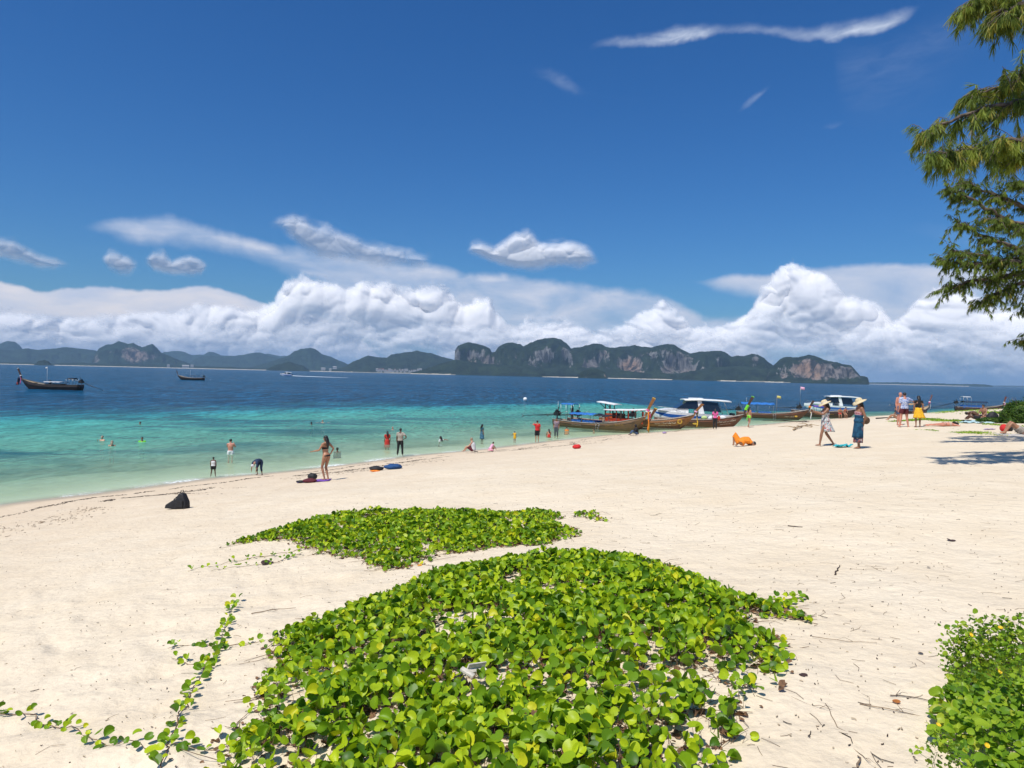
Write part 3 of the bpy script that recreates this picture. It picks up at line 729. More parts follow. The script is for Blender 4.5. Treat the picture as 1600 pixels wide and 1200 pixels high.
soft('clouds', wav(500, 12, 0.4), None, 52000, 20.0, 13, 1.1, 0.012, 0.042, 0.66, thick=0.03, squash=1.5, gaps=1.1, layers=2)
soft('clouds', wav(519, 9, 2.0), None, 46000, 26.0, 23, 1.2, 0.012, 0.028, 0.52, thick=0.022, squash=1.9, gaps=1.2, layers=2)
soft('clouds', wav(536, 7, 3.6), None, 42000, 40.0, 33, 1.2, 0.012, 0.019, 0.42, thick=0.016, step=0.0023, squash=2.3, gaps=1.2, layers=2)
soft('clouds', wav(551, 5, 5.1), None, 39000, 52.0, 43, 1.2, 0.012, 0.016, 0.38, thick=0.012, step=0.0023, squash=2.6, gaps=1.2, layers=2)
soft('clouds', [(722, 392), (738, 376), (752, 372), (772, 378), (790, 366), (806, 356), (826, 354), (840, 368), (856, 374), (880, 370), (908, 376), (926, 386), (942, 402)],
      [(722, 396), (738, 402), (762, 414), (790, 422), (806, 426), (822, 427), (838, 426), (856, 423), (880, 421), (905, 420), (926, 414), (942, 405)], 30000, 24.0, 53, 0.75, 0.018, thick=0.02, wide=False, layers=4, step=0.0011, ragged=0.009, bedge=0.016, relief=.24)
soft('clouds', [(408, 350), (436, 334), (460, 326), (480, 334), (500, 346), (520, 348), (545, 360), (580, 370), (620, 382), (660, 392), (690, 404)],
      [(408, 354), (436, 364), (460, 380), (480, 396), (500, 408), (520, 410), (545, 414), (580, 418), (620, 420), (660, 422), (690, 408)], 30000, 26.0, 63, 0.6, 0.020, op=0.9, thick=0.018, wide=False, layers=4, step=0.0012, ragged=0.012, bedge=0.018, relief=.24)
soft('clouds', [(-60, 372), (0, 368), (22, 370), (42, 382), (62, 394), (88, 400), (114, 414)], [(-60, 404), (0, 406), (20, 411), (40, 414), (60, 422), (85, 427), (114, 418)], 30000, 30.0, 73, 0.35, 0.014, op=0.9, ragged=.008, relief=.25, thick=0.012, wide=False, layers=4, step=0.0013)
soft('clouds', [(154, 404), (170, 392), (186, 393), (202, 400), (220, 412)], [(154, 408), (170, 423), (186, 430), (202, 430), (220, 416)], 30000, 34.0, 83, 0.3, 0.012, op=0.95, ragged=.008, relief=.25, thick=0.012, wide=False, layers=4, step=0.0012)
soft('clouds', [(222, 402), (240, 390), (256, 391), (270, 402), (284, 398), (298, 395), (314, 403), (328, 416)], [(222, 406), (240, 424), (256, 429), (270, 432), (284, 435), (298, 436), (314, 435), (328, 420)], 30000, 34.0, 93, 0.3, 0.012, op=0.95, ragged=.008, relief=.25, thick=0.012, wide=False, layers=4, step=0.0012)
# ------------------------------------------------------------------ plants
RNG = np.random.default_rng(4)
random.seed(4)
def leaf_material(name, c_lo, c_mid, c_hi, yellow=(0.42, 0.40, 0.02), yel=0.06, trans=0.42, rough=0.42, tcol=None):
    m_ = bpy.data.materials.new(name); m_.use_nodes = True; t = NT(m_.node_tree); m_.node_tree.nodes.clear()
    out = t.node('ShaderNodeOutputMaterial'); p = t.node('ShaderNodeBsdfPrincipled')
    tone = t.node('ShaderNodeAttribute', attribute_name='tone').outputs['Fac']
    rnd = t.node('ShaderNodeObjectInfo').outputs['Random']
    f = t.m('FRACT', t.add(tone, rnd))
    c = t.ramp(f, [(0.0, c_lo), (0.45, c_mid), (1.0 - yel, c_hi), (1.0 - yel * 0.6, yellow), (1.0, yellow)])
    co = t.node('ShaderNodeTexCoord').outputs['Object']
    c = t.mix(t.rng(t.noise(co, 30.0, 3, 0.6), 0.35, 0.7, 0.0, 0.35), c, tuple(q * 0.6 for q in c_mid))
    t.put(p.inputs['Base Color'], c); t.put(p.inputs['Roughness'], rough); t.put(p.inputs['Specular IOR Level'], 0.22)
    tr = t.node('ShaderNodeBsdfTranslucent'); t.put(tr.inputs[0], t.mix(1.0, c, tcol or (1.5, 1.5, 0.7), 'MULTIPLY'))
    mx = t.node('ShaderNodeMixShader'); t.put(mx.inputs[0], trans); t.l.new(p.outputs[0], mx.inputs[1]); t.l.new(tr.outputs[0], mx.inputs[2])
    t.l.new(mx.outputs[0], out.inputs[0]); return m_
VINE = leaf_material('vine leaf', (0.045, 0.125, 0.008), (0.190, 0.335, 0.010), (0.480, 0.580, 0.014), (0.60, 0.58, 0.02), 0.04, 0.24)
WEED = leaf_material('weed leaf', (0.070, 0.17, 0.016), (0.19, 0.33, 0.020), (0.34, 0.46, 0.03), (0.42, 0.46, 0.05), 0.08, 0.34)
SHRUB = leaf_material('shrub leaf', (0.030, 0.070, 0.012), (0.055, 0.115, 0.015), (0.10, 0.175, 0.02), (0.16, 0.2, 0.03), 0.04, 0.25)
NEEDLE = leaf_material('casuarina needles', (0.075, 0.115, 0.022), (0.145, 0.205, 0.032), (0.255, 0.315, 0.045), (0.36, 0.32, 0.07), 0.07, 0.35, 0.6, (1.3, 1.25, 0.6))
STEM = mat('vine stem', (0.20, 0.115, 0.065), 0.8, 0.3, 30)
DRYLEAF = mat('dry leaf', (0.20, 0.105, 0.05), 0.85, 0.35, 20, trans=0.1)
BARK = mat('bark', (0.13, 0.10, 0.075), 0.9, 0.3, 8, 0.01, 30)

def leaf_mesh(rows=7, cols=5, fold=0.35, curl=0.15, notch=0.16, width=0.98):
    V = []
    cs = np.linspace(-1, 1, cols)
    for i in range(rows):
        t_ = i / (rows - 1)
        wd = width * 0.5 * (math.sin(math.pi * min(1, t_ * 0.97 + 0.02) ** 1.18)) ** 0.60
        if i == 0: wd = width * 0.13
        if i == rows - 1: wd = width * 0.27
        for c in cs:
            y = t_ * 0.92 + notch * abs(c) * t_ ** 5 - 0.06 * abs(c) * (1 - t_) ** 3
            V.append((c * wd, y, fold * abs(c) * wd - curl * (t_ - 0.4) ** 2))
    F = [(i * cols + j, i * cols + j + 1, (i + 1) * cols + j + 1, (i + 1) * cols + j) for i in range(rows - 1) for j in range(cols - 1)]
    return np.array(V), np.array(F)
def round_leaf(fold, curl, w_=0.98, n=8, cols=5, notch=0.12, cup=0.0):
    V = []; cs = np.linspace(-1, 1, cols)
    for i in range(n):
        q = i / (n - 1); ph = math.pi * (0.035 + 0.90 * q)
        X = 0.5 * w_ * math.sin(ph) ** 0.92 * (0.86 + 0.20 * q); Yo = 0.5 - 0.5 * math.cos(ph); Ym = 0.02 + (0.96 - notch) * q
        if i == n - 1: X = 0.13 * w_; Yo = 0.985
        for c in cs:
            V.append((c * X, Ym + (Yo - Ym) * c * c, fold * abs(c) ** 1.3 * X - curl * (q - 0.35) ** 2 + cup * (c * X) ** 2 * 2))
    F = [(i * cols + j, i * cols + j + 1, (i + 1) * cols + j + 1, (i + 1) * cols + j) for i in range(n - 1) for j in range(cols - 1)]
    return np.array(V), np.array(F)
LEAF_A = [round_leaf(.10, .12), round_leaf(.50, .30), round_leaf(1.15, .20), round_leaf(.35, -.35), round_leaf(.2, .15, .86, cup=.5), round_leaf(1.9, .35, .9)]
LEAF_A2 = [round_leaf(.10, .12, .98, 6, 3), round_leaf(.50, .30, .98, 6, 3), round_leaf(1.15, .20, .98, 6, 3), round_leaf(.35, -.35, .98, 6, 3), round_leaf(.2, .15, .86, 6, 3), round_leaf(1.9, .35, .9, 6, 3)]
LEAF_B = [leaf_mesh(5, 3, f, c) for f, c in ((0.25, 0.1), (0.7, 0.2))]
LEAF_W = [leaf_mesh(6, 3, 0.35, 0.5, -0.05, 0.62), leaf_mesh(5, 5, 0.3, 0.3, -0.04, 0.85)]
def rot_from(normal, spin):
    """matrices (n,3,3): local z to normal, local y spun about it"""
    n = normal / np.linalg.norm(normal, axis=1, keepdims=True)
    ref = np.stack([np.cos(spin), np.sin(spin), 0 * spin], 1)
    y = ref - n * np.sum(ref * n, 1, keepdims=True); y /= np.linalg.norm(y, axis=1, keepdims=True)
    x = np.cross(y, n)
    return np.stack([x, y, n], 2)
def scatter(name, bases, pos, R, scl, material, parent, tone=None, pick=None, kind='stuff'):
    Vs, Fs, Ts = [], [], []; off = 0
    pick = RNG.integers(0, len(bases), len(pos)) if pick is None else pick
    tone = RNG.random(len(pos)) if tone is None else tone
    for b, (bv, bf) in enumerate(bases):
        k = np.where(pick == b)[0]
        if not len(k): continue
        V = np.einsum('nij,mj->nmi', R[k], bv) * scl[k][:, None, None] + pos[k][:, None, :]
        F = (bf[None] + (np.arange(len(k)) * len(bv))[:, None, None] + off).reshape(-1, bf.shape[1])
        Vs.append(V.reshape(-1, 3)); Fs.append(F); Ts.append(np.repeat(tone[k], len(bv))); off += V.shape[0] * V.shape[1]
    return np_mesh(name, np.concatenate(Vs), Fs, material, parent, attrs={'tone': np.concatenate(Ts)}, kind=kind)
def in_poly(x, y, poly):
    p = np.asarray(poly); ins = np.zeros(x.shape, bool); dist = np.full(x.shape, 1e9)
    for i in range(len(p)):
        x1, y1 = p[i]; x2, y2 = p[(i + 1) % len(p)]
        c = ((y1 > y) != (y2 > y)) & (x < (x2 - x1) * (y - y1) / ((y2 - y1) if y2 != y1 else 1e-9) + x1)
        ins ^= c
        ex, ey = x2 - x1, y2 - y1; t_ = np.clip(((x - x1) * ex + (y - y1) * ey) / (ex * ex + ey * ey + 1e-12), 0, 1)
        dist = np.minimum(dist, np.hypot(x - x1 - t_ * ex, y - y1 - t_ * ey))
    return ins, dist
_LM = {}
def leaf_objects(bases, idx, pos, R, scl, pick, material, parent, name='leaf'):
    for i in idx:
        key = (id(bases), int(pick[i]), material.name)
        if key not in _LM:
            me = bpy.data.meshes.new(name); bv, bf = bases[int(pick[i])]
            me.from_pydata([tuple(q) for q in bv], [], [tuple(int(z) for z in f) for f in bf]); me.materials.append(material)
            me.polygons.foreach_set('use_smooth', [True] * len(me.polygons)); _LM[key] = me
        o = bpy.data.objects.new(name, _LM[key]); COL.objects.link(o)
        M = Matrix(R[i].tolist()).to_4x4() * float(scl[i]); M[3][3] = 1.0
        M.translation = Vector(pos[i].tolist()) - parent.location
        o.matrix_local = M; o.parent = parent
def stems_mesh(A, B, r, name, material, parent, kind='stuff', sag=0.0):
    """thin three sided stalks between point arrays A and B"""
    n = len(A); d = B - A; up = np.array([0.3, 0.2, 0.93]); s_ = np.cross(d, up); s_ /= np.linalg.norm(s_, axis=1, keepdims=True) + 1e-9
    u = np.cross(s_, d); u /= np.linalg.norm(u, axis=1, keepdims=True) + 1e-9
    mid = (A + B) / 2 + RNG.normal(0, 0.012, (n, 3)) - np.array([0, 0, sag])
    rings = []
    for P_, k in ((A, 1.0), (mid, 0.9), (B, 0.7)):
        for an in (0, 2.09, 4.19): rings.append(P_ + (s_ * math.cos(an) + u * math.sin(an)) * r * k)
    V = np.stack(rings, 1).reshape(-1, 3)
    f = np.array([(i * 3 + k, i * 3 + (k + 1) % 3, (i + 1) * 3 + (k + 1) % 3, (i + 1) * 3 + k) for i in range(2) for k in range(3)])
    F = (f[None] + (np.arange(n) * 9)[:, None, None]).reshape(-1, 4)
    return np_mesh(name, V, F, material, parent, kind=kind)
def vine_patch(label, poly_px, dens, size, hmax, label2=None, bases=LEAF_A, edge_w=0.45, n_parts=300, cut=None):
    poly = [tuple(at(*p)[:2]) for p in poly_px]; P_ = np.array(poly)
    x0, y0 = P_.min(0); x1, y1 = P_.max(0); n = int((x1 - x0) * (y1 - y0) * dens)
    x = RNG.uniform(x0, x1, n); y = RNG.uniform(y0, y1, n)
    ins, dist = in_poly(x, y, poly)
    clump = fbm(x * 1.7, y * 1.7, 0, 3, 61)
    prob = np.clip(dist / 0.16, 0.15, 1) * np.clip(0.90 + 0.8 * clump + 0.5 * fbm(x * 6, y * 6, 0, 2, 66), 0.15, 1)
    if cut is not None: prob = prob * cut(x, y)
    k = ins & (RNG.random(n) < prob); x, y, dist = x[k], y[k], dist[k]; n = len(x)
    g = ground_z(x, y, True)
    edge = np.clip(dist / edge_w, 0, 1)
    hh = (0.022 + hmax * edge ** 0.7 * (0.55 + 0.35 * fbm(x * 2.2, y * 2.2, 0, 2, 63))) * RNG.uniform(0.45, 1.15, n)
    pos = np.stack([x, y, g + hh], 1)
    tilt = RNG.uniform(0.15, 1.55, n); ta = RNG.uniform(0, 2 * math.pi, n)
    nr = np.stack([np.sin(tilt) * np.cos(ta) - 0.15, np.sin(tilt) * np.sin(ta) - 0.42, np.cos(tilt) + 0.10], 1)
    spin = RNG.uniform(0, 2 * math.pi, n)
    R = rot_from(nr, spin); scl = size * RNG.uniform(0.50, 1.28, n) * (0.7 + 0.3 * edge)
    # the leaf hangs from its stalk: centre it over the point
    pos = pos - np.einsum('nij,j->ni', R, np.array([0, 0.45, 0])) * scl[:, None]
    pos[:, 2] = np.maximum(pos[:, 2], g + 0.006)
    c = np.mean(P_, 0); root = empty('beach_vine', (c[0], c[1], gz(*c)), 0, label, 'vine')
    loc = np.array(root.location)
    pick = RNG.integers(0, len(bases), n)
    # the 300 that show largest: nearest the eye and highest in the canopy, inside the frame
    D_ = pos - np.array([0, 0, EYE]); dc = D_ @ R3
    u_ = 800 + dc[:, 0] / -dc[:, 2] * FPX; v_ = 600 - dc[:, 1] / -dc[:, 2] * FPX
    facing = np.abs(np.sum(R[:, :, 2] * D_, 1)) / np.linalg.norm(D_, axis=1)
    sc_ = scl / np.linalg.norm(D_, axis=1) * (0.35 + facing) * (0.6 + 0.4 * hh / (hmax + 0.02)) * ((u_ > 0) & (u_ < 1600) & (v_ < 1190))
    o_ = np.argsort(-sc_); top = o_[:n_parts]; rest = o_[n_parts:]
    leaf_objects(bases, top, pos, R, scl, pick, VINE, root)
    if len(rest): scatter('leaves', LEAF_A2, pos[rest] - loc, R[rest], scl[rest], VINE, root, pick=pick[rest])
    A = np.stack([x + RNG.normal(0, 0.03, n), y + RNG.normal(0, 0.03, n), g - 0.01], 1) - loc
    B = pos - loc
    stems_mesh(A, B, 0.0018, 'leaf_stalks', STEM, root)
    # creeping woody stems under the leaves and brown fallen leaves
    m_ = int(n * 0.14); i0 = RNG.integers(0, n, m_); an = RNG.uniform(0, 6.28, m_); L_ = RNG.uniform(0.1, 0.45, m_)
    ax, ay = x[i0], y[i0]; bx, by = ax + np.cos(an) * L_, ay + np.sin(an) * L_
    A = np.stack([ax, ay, ground_z(ax, ay, True) + 0.012], 1) - loc; B = np.stack([bx, by, ground_z(bx, by, True) + 0.012], 1) - loc
    stems_mesh(A, B, 0.0030, 'creeping_stems', STEM, root)
    m_ = int(n * 0.75); i0 = RNG.integers(0, n, m_); ax, ay = x[i0] + RNG.normal(0, .05, m_), y[i0] + RNG.normal(0, .05, m_)
    tl = RNG.uniform(0, 0.8, m_); aa = RNG.uniform(0, 6.28, m_)
    R2 = rot_from(np.stack([np.sin(tl) * np.cos(aa), np.sin(tl) * np.sin(aa), np.cos(tl)], 1), RNG.uniform(0, 6.28, m_))
    scatter('dry_leaves', LEAF_B, np.stack([ax, ay, ground_z(ax, ay, True) + 0.012], 1) - loc, R2, RNG.uniform(0.015, 0.055, m_), DRYLEAF, root)
    return root
big_poly = [(440, 985), (480, 968), (540, 950), (610, 925), (660, 900), (710, 885), (770, 876), (850, 871), (930, 869), (1000, 872), (1060, 888), (1105, 908), (1150, 930), (1205, 945), (1240, 945), (1262, 962), (1270, 972), (1238, 972), (1190, 968), (1170, 972),
            (1205, 990), (1240, 1010), (1248, 1036), (1232, 1062), (1200, 1080), (1205, 1105), (1182, 1140), (1195, 1160), (1150, 1185), (1155, 1230), (1130, 1400), (200, 1400), (300, 1230), (335, 1180), (325, 1145), (395, 1130), (380, 1085), (420, 1045), (405, 1010)]
bare = lambda x, y: 1.0
def big_cut(x, y):
    # thinner cover towards the near side where sand shows through
    q = fbm(x * 2.6 + 3, y * 2.6, 0, 3, 64)
    near = np.clip((5.2 - y) / 1.8, 0, 1)
    return np.clip(1.0 - near * np.clip(0.38 + 1.6 * q, 0, 1) * 0.52, 0.05, 1)
vine_patch('largest glossy green mat of round beach vine leaves on sand in the foreground', big_poly, 530, 0.080, 0.185, cut=big_cut)
mid_poly = [(338, 856), (372, 846), (425, 834), (485, 816), (535, 806), (600, 801), (700, 799), (800, 801), (872, 803), (885, 812), (868, 818), (900, 828), (915, 838), (880, 846), (850, 853), (770, 858), (720, 866), (685, 876), (640, 888), (600, 895), (575, 888), (560, 872), (525, 874), (488, 866), (468, 853), (440, 846), (400, 848), (365, 852)]
vine_patch('smaller darker green mat of beach vine leaves just behind the foreground one', mid_poly, 440, 0.080, 0.165)
vine_patch('small loose clump of vine leaves off the right tip of the rear mat', [(888, 806), (905, 800), (930, 800), (950, 808), (968, 813), (945, 816), (915, 815)], 330, 0.078, 0.07, n_parts=80)

def runner(label, lines, size=0.07, pairs=0.085, both=0.8):
    pts0 = at(*lines[0][0]); root = empty('vine_runner', pts0, 0, label, 'vine'); loc = np.array(pts0)
    P_, R_, S_ = [], [], []
    for ln in lines:
        W_ = [at(*p) for p in ln]; path = []
        for a, b in zip(W_[:-1], W_[1:]):
            k = max(2, int((b - a).length / 0.05))
            for i in range(k):
                q = a.lerp(b, i / k); q.x += random.gauss(0, .006); q.y += random.gauss(0, .012)
                q.z = float(ground_z(np.array([q.x]), np.array([q.y]), True)[0]) + 0.012 + 0.010 * math.sin(len(path) * .9); path.append(q)
        path.append(W_[-1])
        MB().tube([p - pts0 for p in path], [0.0045 * (1 - 0.6 * i / len(path)) for i in range(len(path))], 6).build('stem', STEM, root, True)
        L_ = sum((b - a).length for a, b in zip(path[:-1], path[1:])); k = int(L_ / pairs)
        for i in range(k):
            q = path[min(len(path) - 2, int((i + random.random() * .6) / k * len(path)))]
            for side in ((-1, 1) if random.random() < both else (random.choice((-1, 1)),)):
                d = path[-1] - path[0]; an = math.atan2(d.y, d.x) + side * random.uniform(0.7, 1.5)
                tl = random.uniform(0.2, 1.0); ta = random.uniform(0, 6.28)
                n_ = np.array([math.sin(tl) * math.cos(ta), math.sin(tl) * math.sin(ta) - .35, math.cos(tl) + .1])
                P_.append([q.x + .018 * math.cos(an), q.y + .018 * math.sin(an), q.z + random.uniform(0.012, 0.04)]); R_.append((n_, an)); S_.append(size * random.uniform(.45, 1.1))
    R = rot_from(np.array([r_[0] for r_ in R_]), np.array([r_[1] for r_ in R_])); pos = np.array(P_); S_ = np.array(S_)
    pick = RNG.integers(1, 4, len(pos)); leaf_objects(LEAF_A, range(len(pos)), pos, R, S_, pick, VINE, root)
    return root
runner('long vine runner with paired leaves crossing the sand in from the left frame edge', [[(-25, 1120), (55, 1122), (100, 1140), (150, 1160), (200, 1166), (260, 1172), (330, 1165)]], 0.078, 0.10)
runner('upright vine runner climbing the sand left of the foreground mat, tip uppermost', [[(250, 1205), (278, 1130), (300, 1080), (330, 1030), (350, 990), (358, 960), (372, 938)], [(352, 1010), (380, 1003), (412, 1000)], [(335, 1035), (305, 1034), (268, 1028)], [(350, 1008), (310, 1005), (262, 1013)]], 0.066, 0.085)
runner('thin vine runner left of the rear mat ending in small leaves', [[(480, 858), (440, 866), (400, 872), (350, 880), (296, 892)], [(470, 866), (425, 880), (380, 884), (330, 892)]], 0.07, 0.13)
runner('short vine runner reaching right from the foreground mat over bare sand', [[(1190, 955), (1225, 945), (1258, 932)], [(1215, 962), (1250, 968), (1278, 975)], [(1180, 948), (1215, 938), (1240, 936)]], 0.066, 0.06)

# weedy flowering bush at the lower right
def weed_bush():
    poly = [tuple(at(*p)[:2]) for p in [(1452, 1112), (1468, 1085), (1500, 1065), (1545, 1060), (1620, 1065), (1850, 1080), (1900, 1500), (1450, 1600), (1500, 1220), (1480, 1190), (1452, 1160)]]
    P_ = np.array(poly); x0, y0 = P_.min(0); x1, y1 = P_.max(0); n = int((x1 - x0) * (y1 - y0) * 2000)
    x = RNG.uniform(x0, x1, n); y = RNG.uniform(y0, y1, n); ins, dist = in_poly(x, y, poly)
    k = ins & (RNG.random(n) < np.clip(dist / .06, .25, 1) * np.clip(.75 + .8 * fbm(x * 5, y * 5, 0, 2, 8), .35, 1)); x, y, dist = x[k], y[k], dist[k]; n = len(x)
    c = at(1640, 1150); root = empty('flowering_weed', c, 0, 'bushy green weed with small yellow flowers at the bottom right corner', 'bush'); loc = np.array(c)
    g = ground_z(x, y, True); top = 0.03 + 0.34 * np.clip(dist / .36, 0, 1) ** .6 * (.8 + .35 * fbm(x * 4, y * 4, 0, 2, 9))
    z = g + top * np.maximum(RNG.random(n), RNG.random(n)) + .01
    pos = np.stack([x, y, z], 1); tl = RNG.uniform(0, 1.25, n); ta = RNG.uniform(0, 6.28, n)
    nr = np.stack([np.sin(tl) * np.cos(ta), np.sin(tl) * np.sin(ta) - .25, np.cos(tl) + .1], 1); R = rot_from(nr, RNG.uniform(0, 6.28, n))
    high = np.clip((z - g) / .4, 0, 1); scl = RNG.uniform(.040, .092, n) * (1 - .36 * high) * (1.15 - 0.3 * (RNG.random(n) < .4))
    pick = RNG.integers(0, 2, n)
    D_ = np.linalg.norm(pos - np.array([0, 0, EYE]), axis=1); dc = (pos - np.array([0, 0, EYE])) @ R3; u_ = 800 + dc[:, 0] / -dc[:, 2] * FPX; v_ = 600 - dc[:, 1] / -dc[:, 2] * FPX
    o_ = np.argsort(-(scl / D_ * (.4 + high) * ((u_ < 1600) & (v_ < 1195))))
    leaf_objects(LEAF_W, o_[:240], pos, R, scl, pick, WEED, root)
    rs = o_[240:]; scatter('leaves', LEAF_W, pos[rs] - loc, R[rs], scl[rs], WEED, root, pick=pick[rs])
    # stems, flower stalks with tiny leaves and buds
    ks = RNG.integers(0, n, 420); A = np.stack([x[ks], y[ks], g[ks]], 1) - loc; B = pos[ks] + RNG.normal(0, .03, (420, 3)) - loc
    stems_mesh(A, B, .0016, 'stems', mat('weed stem', (0.13, 0.16, 0.05), .7), root)
    A, B, Bp = [], [], []
    tips = [(1490, 1000), (1500, 985), (1518, 978), (1535, 972), (1548, 985), (1575, 975), (1590, 962), (1560, 968), (1597, 985), (1508, 1010), (1530, 995), (1484, 1012), (1570, 1000), (1545, 1008), (1520, 1020), (1470, 1150), (1462, 1138), (1480, 1165), (1500, 1000), (1512, 992), (1583, 990), (1555, 996)]
    for (px, py) in tips:
        d = ray(px, py); dist_ = 3.75 + random.uniform(-.12, .12) + (0 if py < 1100 else -.25); q = np.array([0, 0, EYE]) + d * dist_
        a = q + np.array([random.uniform(.02, .16), random.uniform(-.04, .10), -random.uniform(.12, .25)])
        for s_ in range(4):
            A.append(a + (q - a) * s_ / 4); B.append(a + (q - a) * (s_ + 1) / 4)
            tq = a + (q - a) * (s_ + .8) / 4; Bp.append(tq)
            for _ in range(2):
                e = tq + RNG.normal(0, .028, 3); A.append(tq); B.append(e); Bp.append(e)
        Bp.append(q)
    A = np.array(A) - loc; B = np.array(B) - loc; Bp = np.array(Bp)
    stems_mesh(A, B, .0012, 'flower_stalks', mat('weed stem', (0.13, 0.16, 0.05), .7), root)
    mm = len(Bp) * 5; pp = np.repeat(Bp, 5, 0) + RNG.normal(0, .014, (mm, 3)); R = rot_from(RNG.normal(0, 1, (mm, 3)) + np.array([0, -.3, .8]), RNG.uniform(0, 6.28, mm))
    scatter('leaflets', LEAF_W, pp - loc, R, RNG.uniform(.012, .028, mm), WEED, root)
    ym = mat('yellow petals', (0.80, 0.52, 0.01), .6, .1); bm_ = mat('seed head', (0.09, 0.05, 0.03), .8)
    for (px, py) in [(1517, 992), (1563, 981), (1562, 1050), (1466, 1133), (1542, 1165)]:
        q = Vector((0, 0, EYE)) + Vector(ray(px, py)) * (3.62 if py < 1100 else 3.2)
        b = MB()
        for i in range(9):
            an = i * .698; b.sheet([[Vector((math.cos(an - .25) * .004, math.sin(an - .25) * .004, 0)), Vector((math.cos(an + .25) * .004, math.sin(an + .25) * .004, 0))], [Vector((math.cos(an - .3) * .009, math.sin(an - .3) * .009, .003)), Vector((math.cos(an + .3) * .009, math.sin(an + .3) * .009, .003))]], .0006)
        b.ball((0, 0, .001), (.005, .005, .003), 8, 5)
        f = b.build('flower', ym, root); f.location = q - Vector(c); f.rotation_euler = (random.uniform(.3, .9), random.uniform(-.4, .4), 0)
    b = MB()
    for i in range(0, len(Bp), 3): b.ball(Bp[i] - loc, .0042, 6, 5)
    b.build('seed_heads', bm_, root, True, kind='stuff')
weed_bush()

def leaf_mass(name, label, cat, c, rad, n, size, material, kind=None, group=None, trunk=True, squash=1.0):
    c = Vector(c); root = empty(name, c, 0, label, cat, group); loc = np.array(c)
    if trunk:
        b = MB()
        for i in range(7):
            an = i * .9; b.tube([(0, 0, -.1), (math.cos(an) * rad[0] * .3, math.sin(an) * rad[1] * .3, rad[2] * .5), (math.cos(an) * rad[0] * .6, math.sin(an) * rad[1] * .6, rad[2] * 1.1)], [.035, .02, .008], 6)
        b.build('stems', BARK, root)
    u = RNG.normal(0, 1, (n, 3)); u /= np.linalg.norm(u, axis=1, keepdims=True); u[:, 2] = np.abs(u[:, 2])
    lump = 1 + .22 * fbm(u[:, 0] * 2.5, u[:, 1] * 2.5, u[:, 2] * 2.5, 4, 12); rr = RNG.random(n) ** .22 * lump
    p = u * rr[:, None] * np.array(rad) * np.array([1, 1, 1.0])
    nr = u + RNG.normal(0, .45, (n, 3)); R = rot_from(nr, RNG.uniform(0, 6.28, n))
    scatter('foliage', LEAF_B, p, R, size * RNG.uniform(.6, 1.3, n), material, root)
    return root
q = at(1598, 662)
leaf_mass('shrub', 'dense rounded dark green shrub on the sand at the right edge', 'shrub', (q.x + .55, q.y + .8, q.z), (1.15, 1.0, 1.22), 11000, .062, SHRUB)
leaf_mass('shrub', 'low sprawling green shoot spreading left from the foot of the dark shrub', 'shrub', (q.x - .55, q.y + 1.4, q.z), (.95, .5, .22), 2200, .055, SHRUB, trunk=False)
def ground_cover(lines, n, size, spread, material=WEED, h=.06):
    P_ = []
    for ln in lines:
        W_ = [np.array(at(*p)) for p in ln]
        for _ in range(n // len(lines)):
            i = RNG.integers(0, len(W_) - 1); t_ = RNG.random(); q_ = W_[i] * (1 - t_) + W_[i + 1] * t_
            P_.append([q_[0] + RNG.normal(0, spread * .6), q_[1] + RNG.normal(0, spread)])
    P_ = np.array(P_); k = fbm(P_[:, 0] * 1.1, P_[:, 1] * 1.1, 0, 3, 15) > -.30; P_ = P_[k]; m_ = len(P_)
    z = ground_z(P_[:, 0], P_[:, 1]) + RNG.uniform(.01, h, m_)
    tl = RNG.uniform(0, 1.1, m_); ta = RNG.uniform(0, 6.28, m_)
    R = rot_from(np.stack([np.sin(tl) * np.cos(ta), np.sin(tl) * np.sin(ta) - .2, np.cos(tl)], 1), RNG.uniform(0, 6.28, m_))
    return scatter('ground_cover', LEAF_B, np.stack([P_[:, 0], P_[:, 1], z], 1), R, size * RNG.uniform(.6, 1.2, m_), material, None)
ground_cover([[(1400, 659), (1450, 655), (1500, 659)]], 2200, .07, .35)
ground_cover([[(1472, 646), (1500, 641), (1545, 646), (1580, 645)]], 5200, .09, 1.0, h=.10)
ground_cover([[(1548, 642), (1575, 634), (1600, 631)]], 1200, .09, 1.2)
ground_cover([[(1442, 672), (1480, 672), (1520, 675), (1560, 681)], [(1460, 673), (1500, 676), (1535, 679)]], 2300, .035, .30, h=.04)
ground_cover([[(1500, 661), (1560, 664), (1590, 668)]], 900, .045, .4, h=.04)

# casuarina trees leaning in from the right
def needle_tuft(n=16, L_=.19, wd=.0068, spread=.42):
    V, F = [], []
    for i in range(n):
        an = random.uniform(0, 6.28); sp = random.uniform(.05, spread); l_ = L_ * random.uniform(.55, 1.1)
        st = random.uniform(0, .45) * L_
        p0 = Vector((0, 0, -st)); d = Vector((math.cos(an) * sp, math.sin(an) * sp, -1)).normalized()
        p1 = p0 + Vector((math.cos(an) * sp * .5, math.sin(an) * sp * .5, -.35)).normalized() * l_ * .5 ; p2 = p1 + d * l_ * .5 + Vector((0, 0, -.01))
        s_ = Vector((-math.sin(an + 1), math.cos(an + 1), 0)) * wd; k = len(V)
        V += [p0 - s_, p0 + s_, p1 - s_, p1 + s_, p2 - s_ * .3, p2 + s_ * .3]; F += [(k, k + 1, k + 3, k + 2), (k + 2, k + 3, k + 5, k + 4)]
    return np.array([tuple(v) for v in V]), np.array(F)
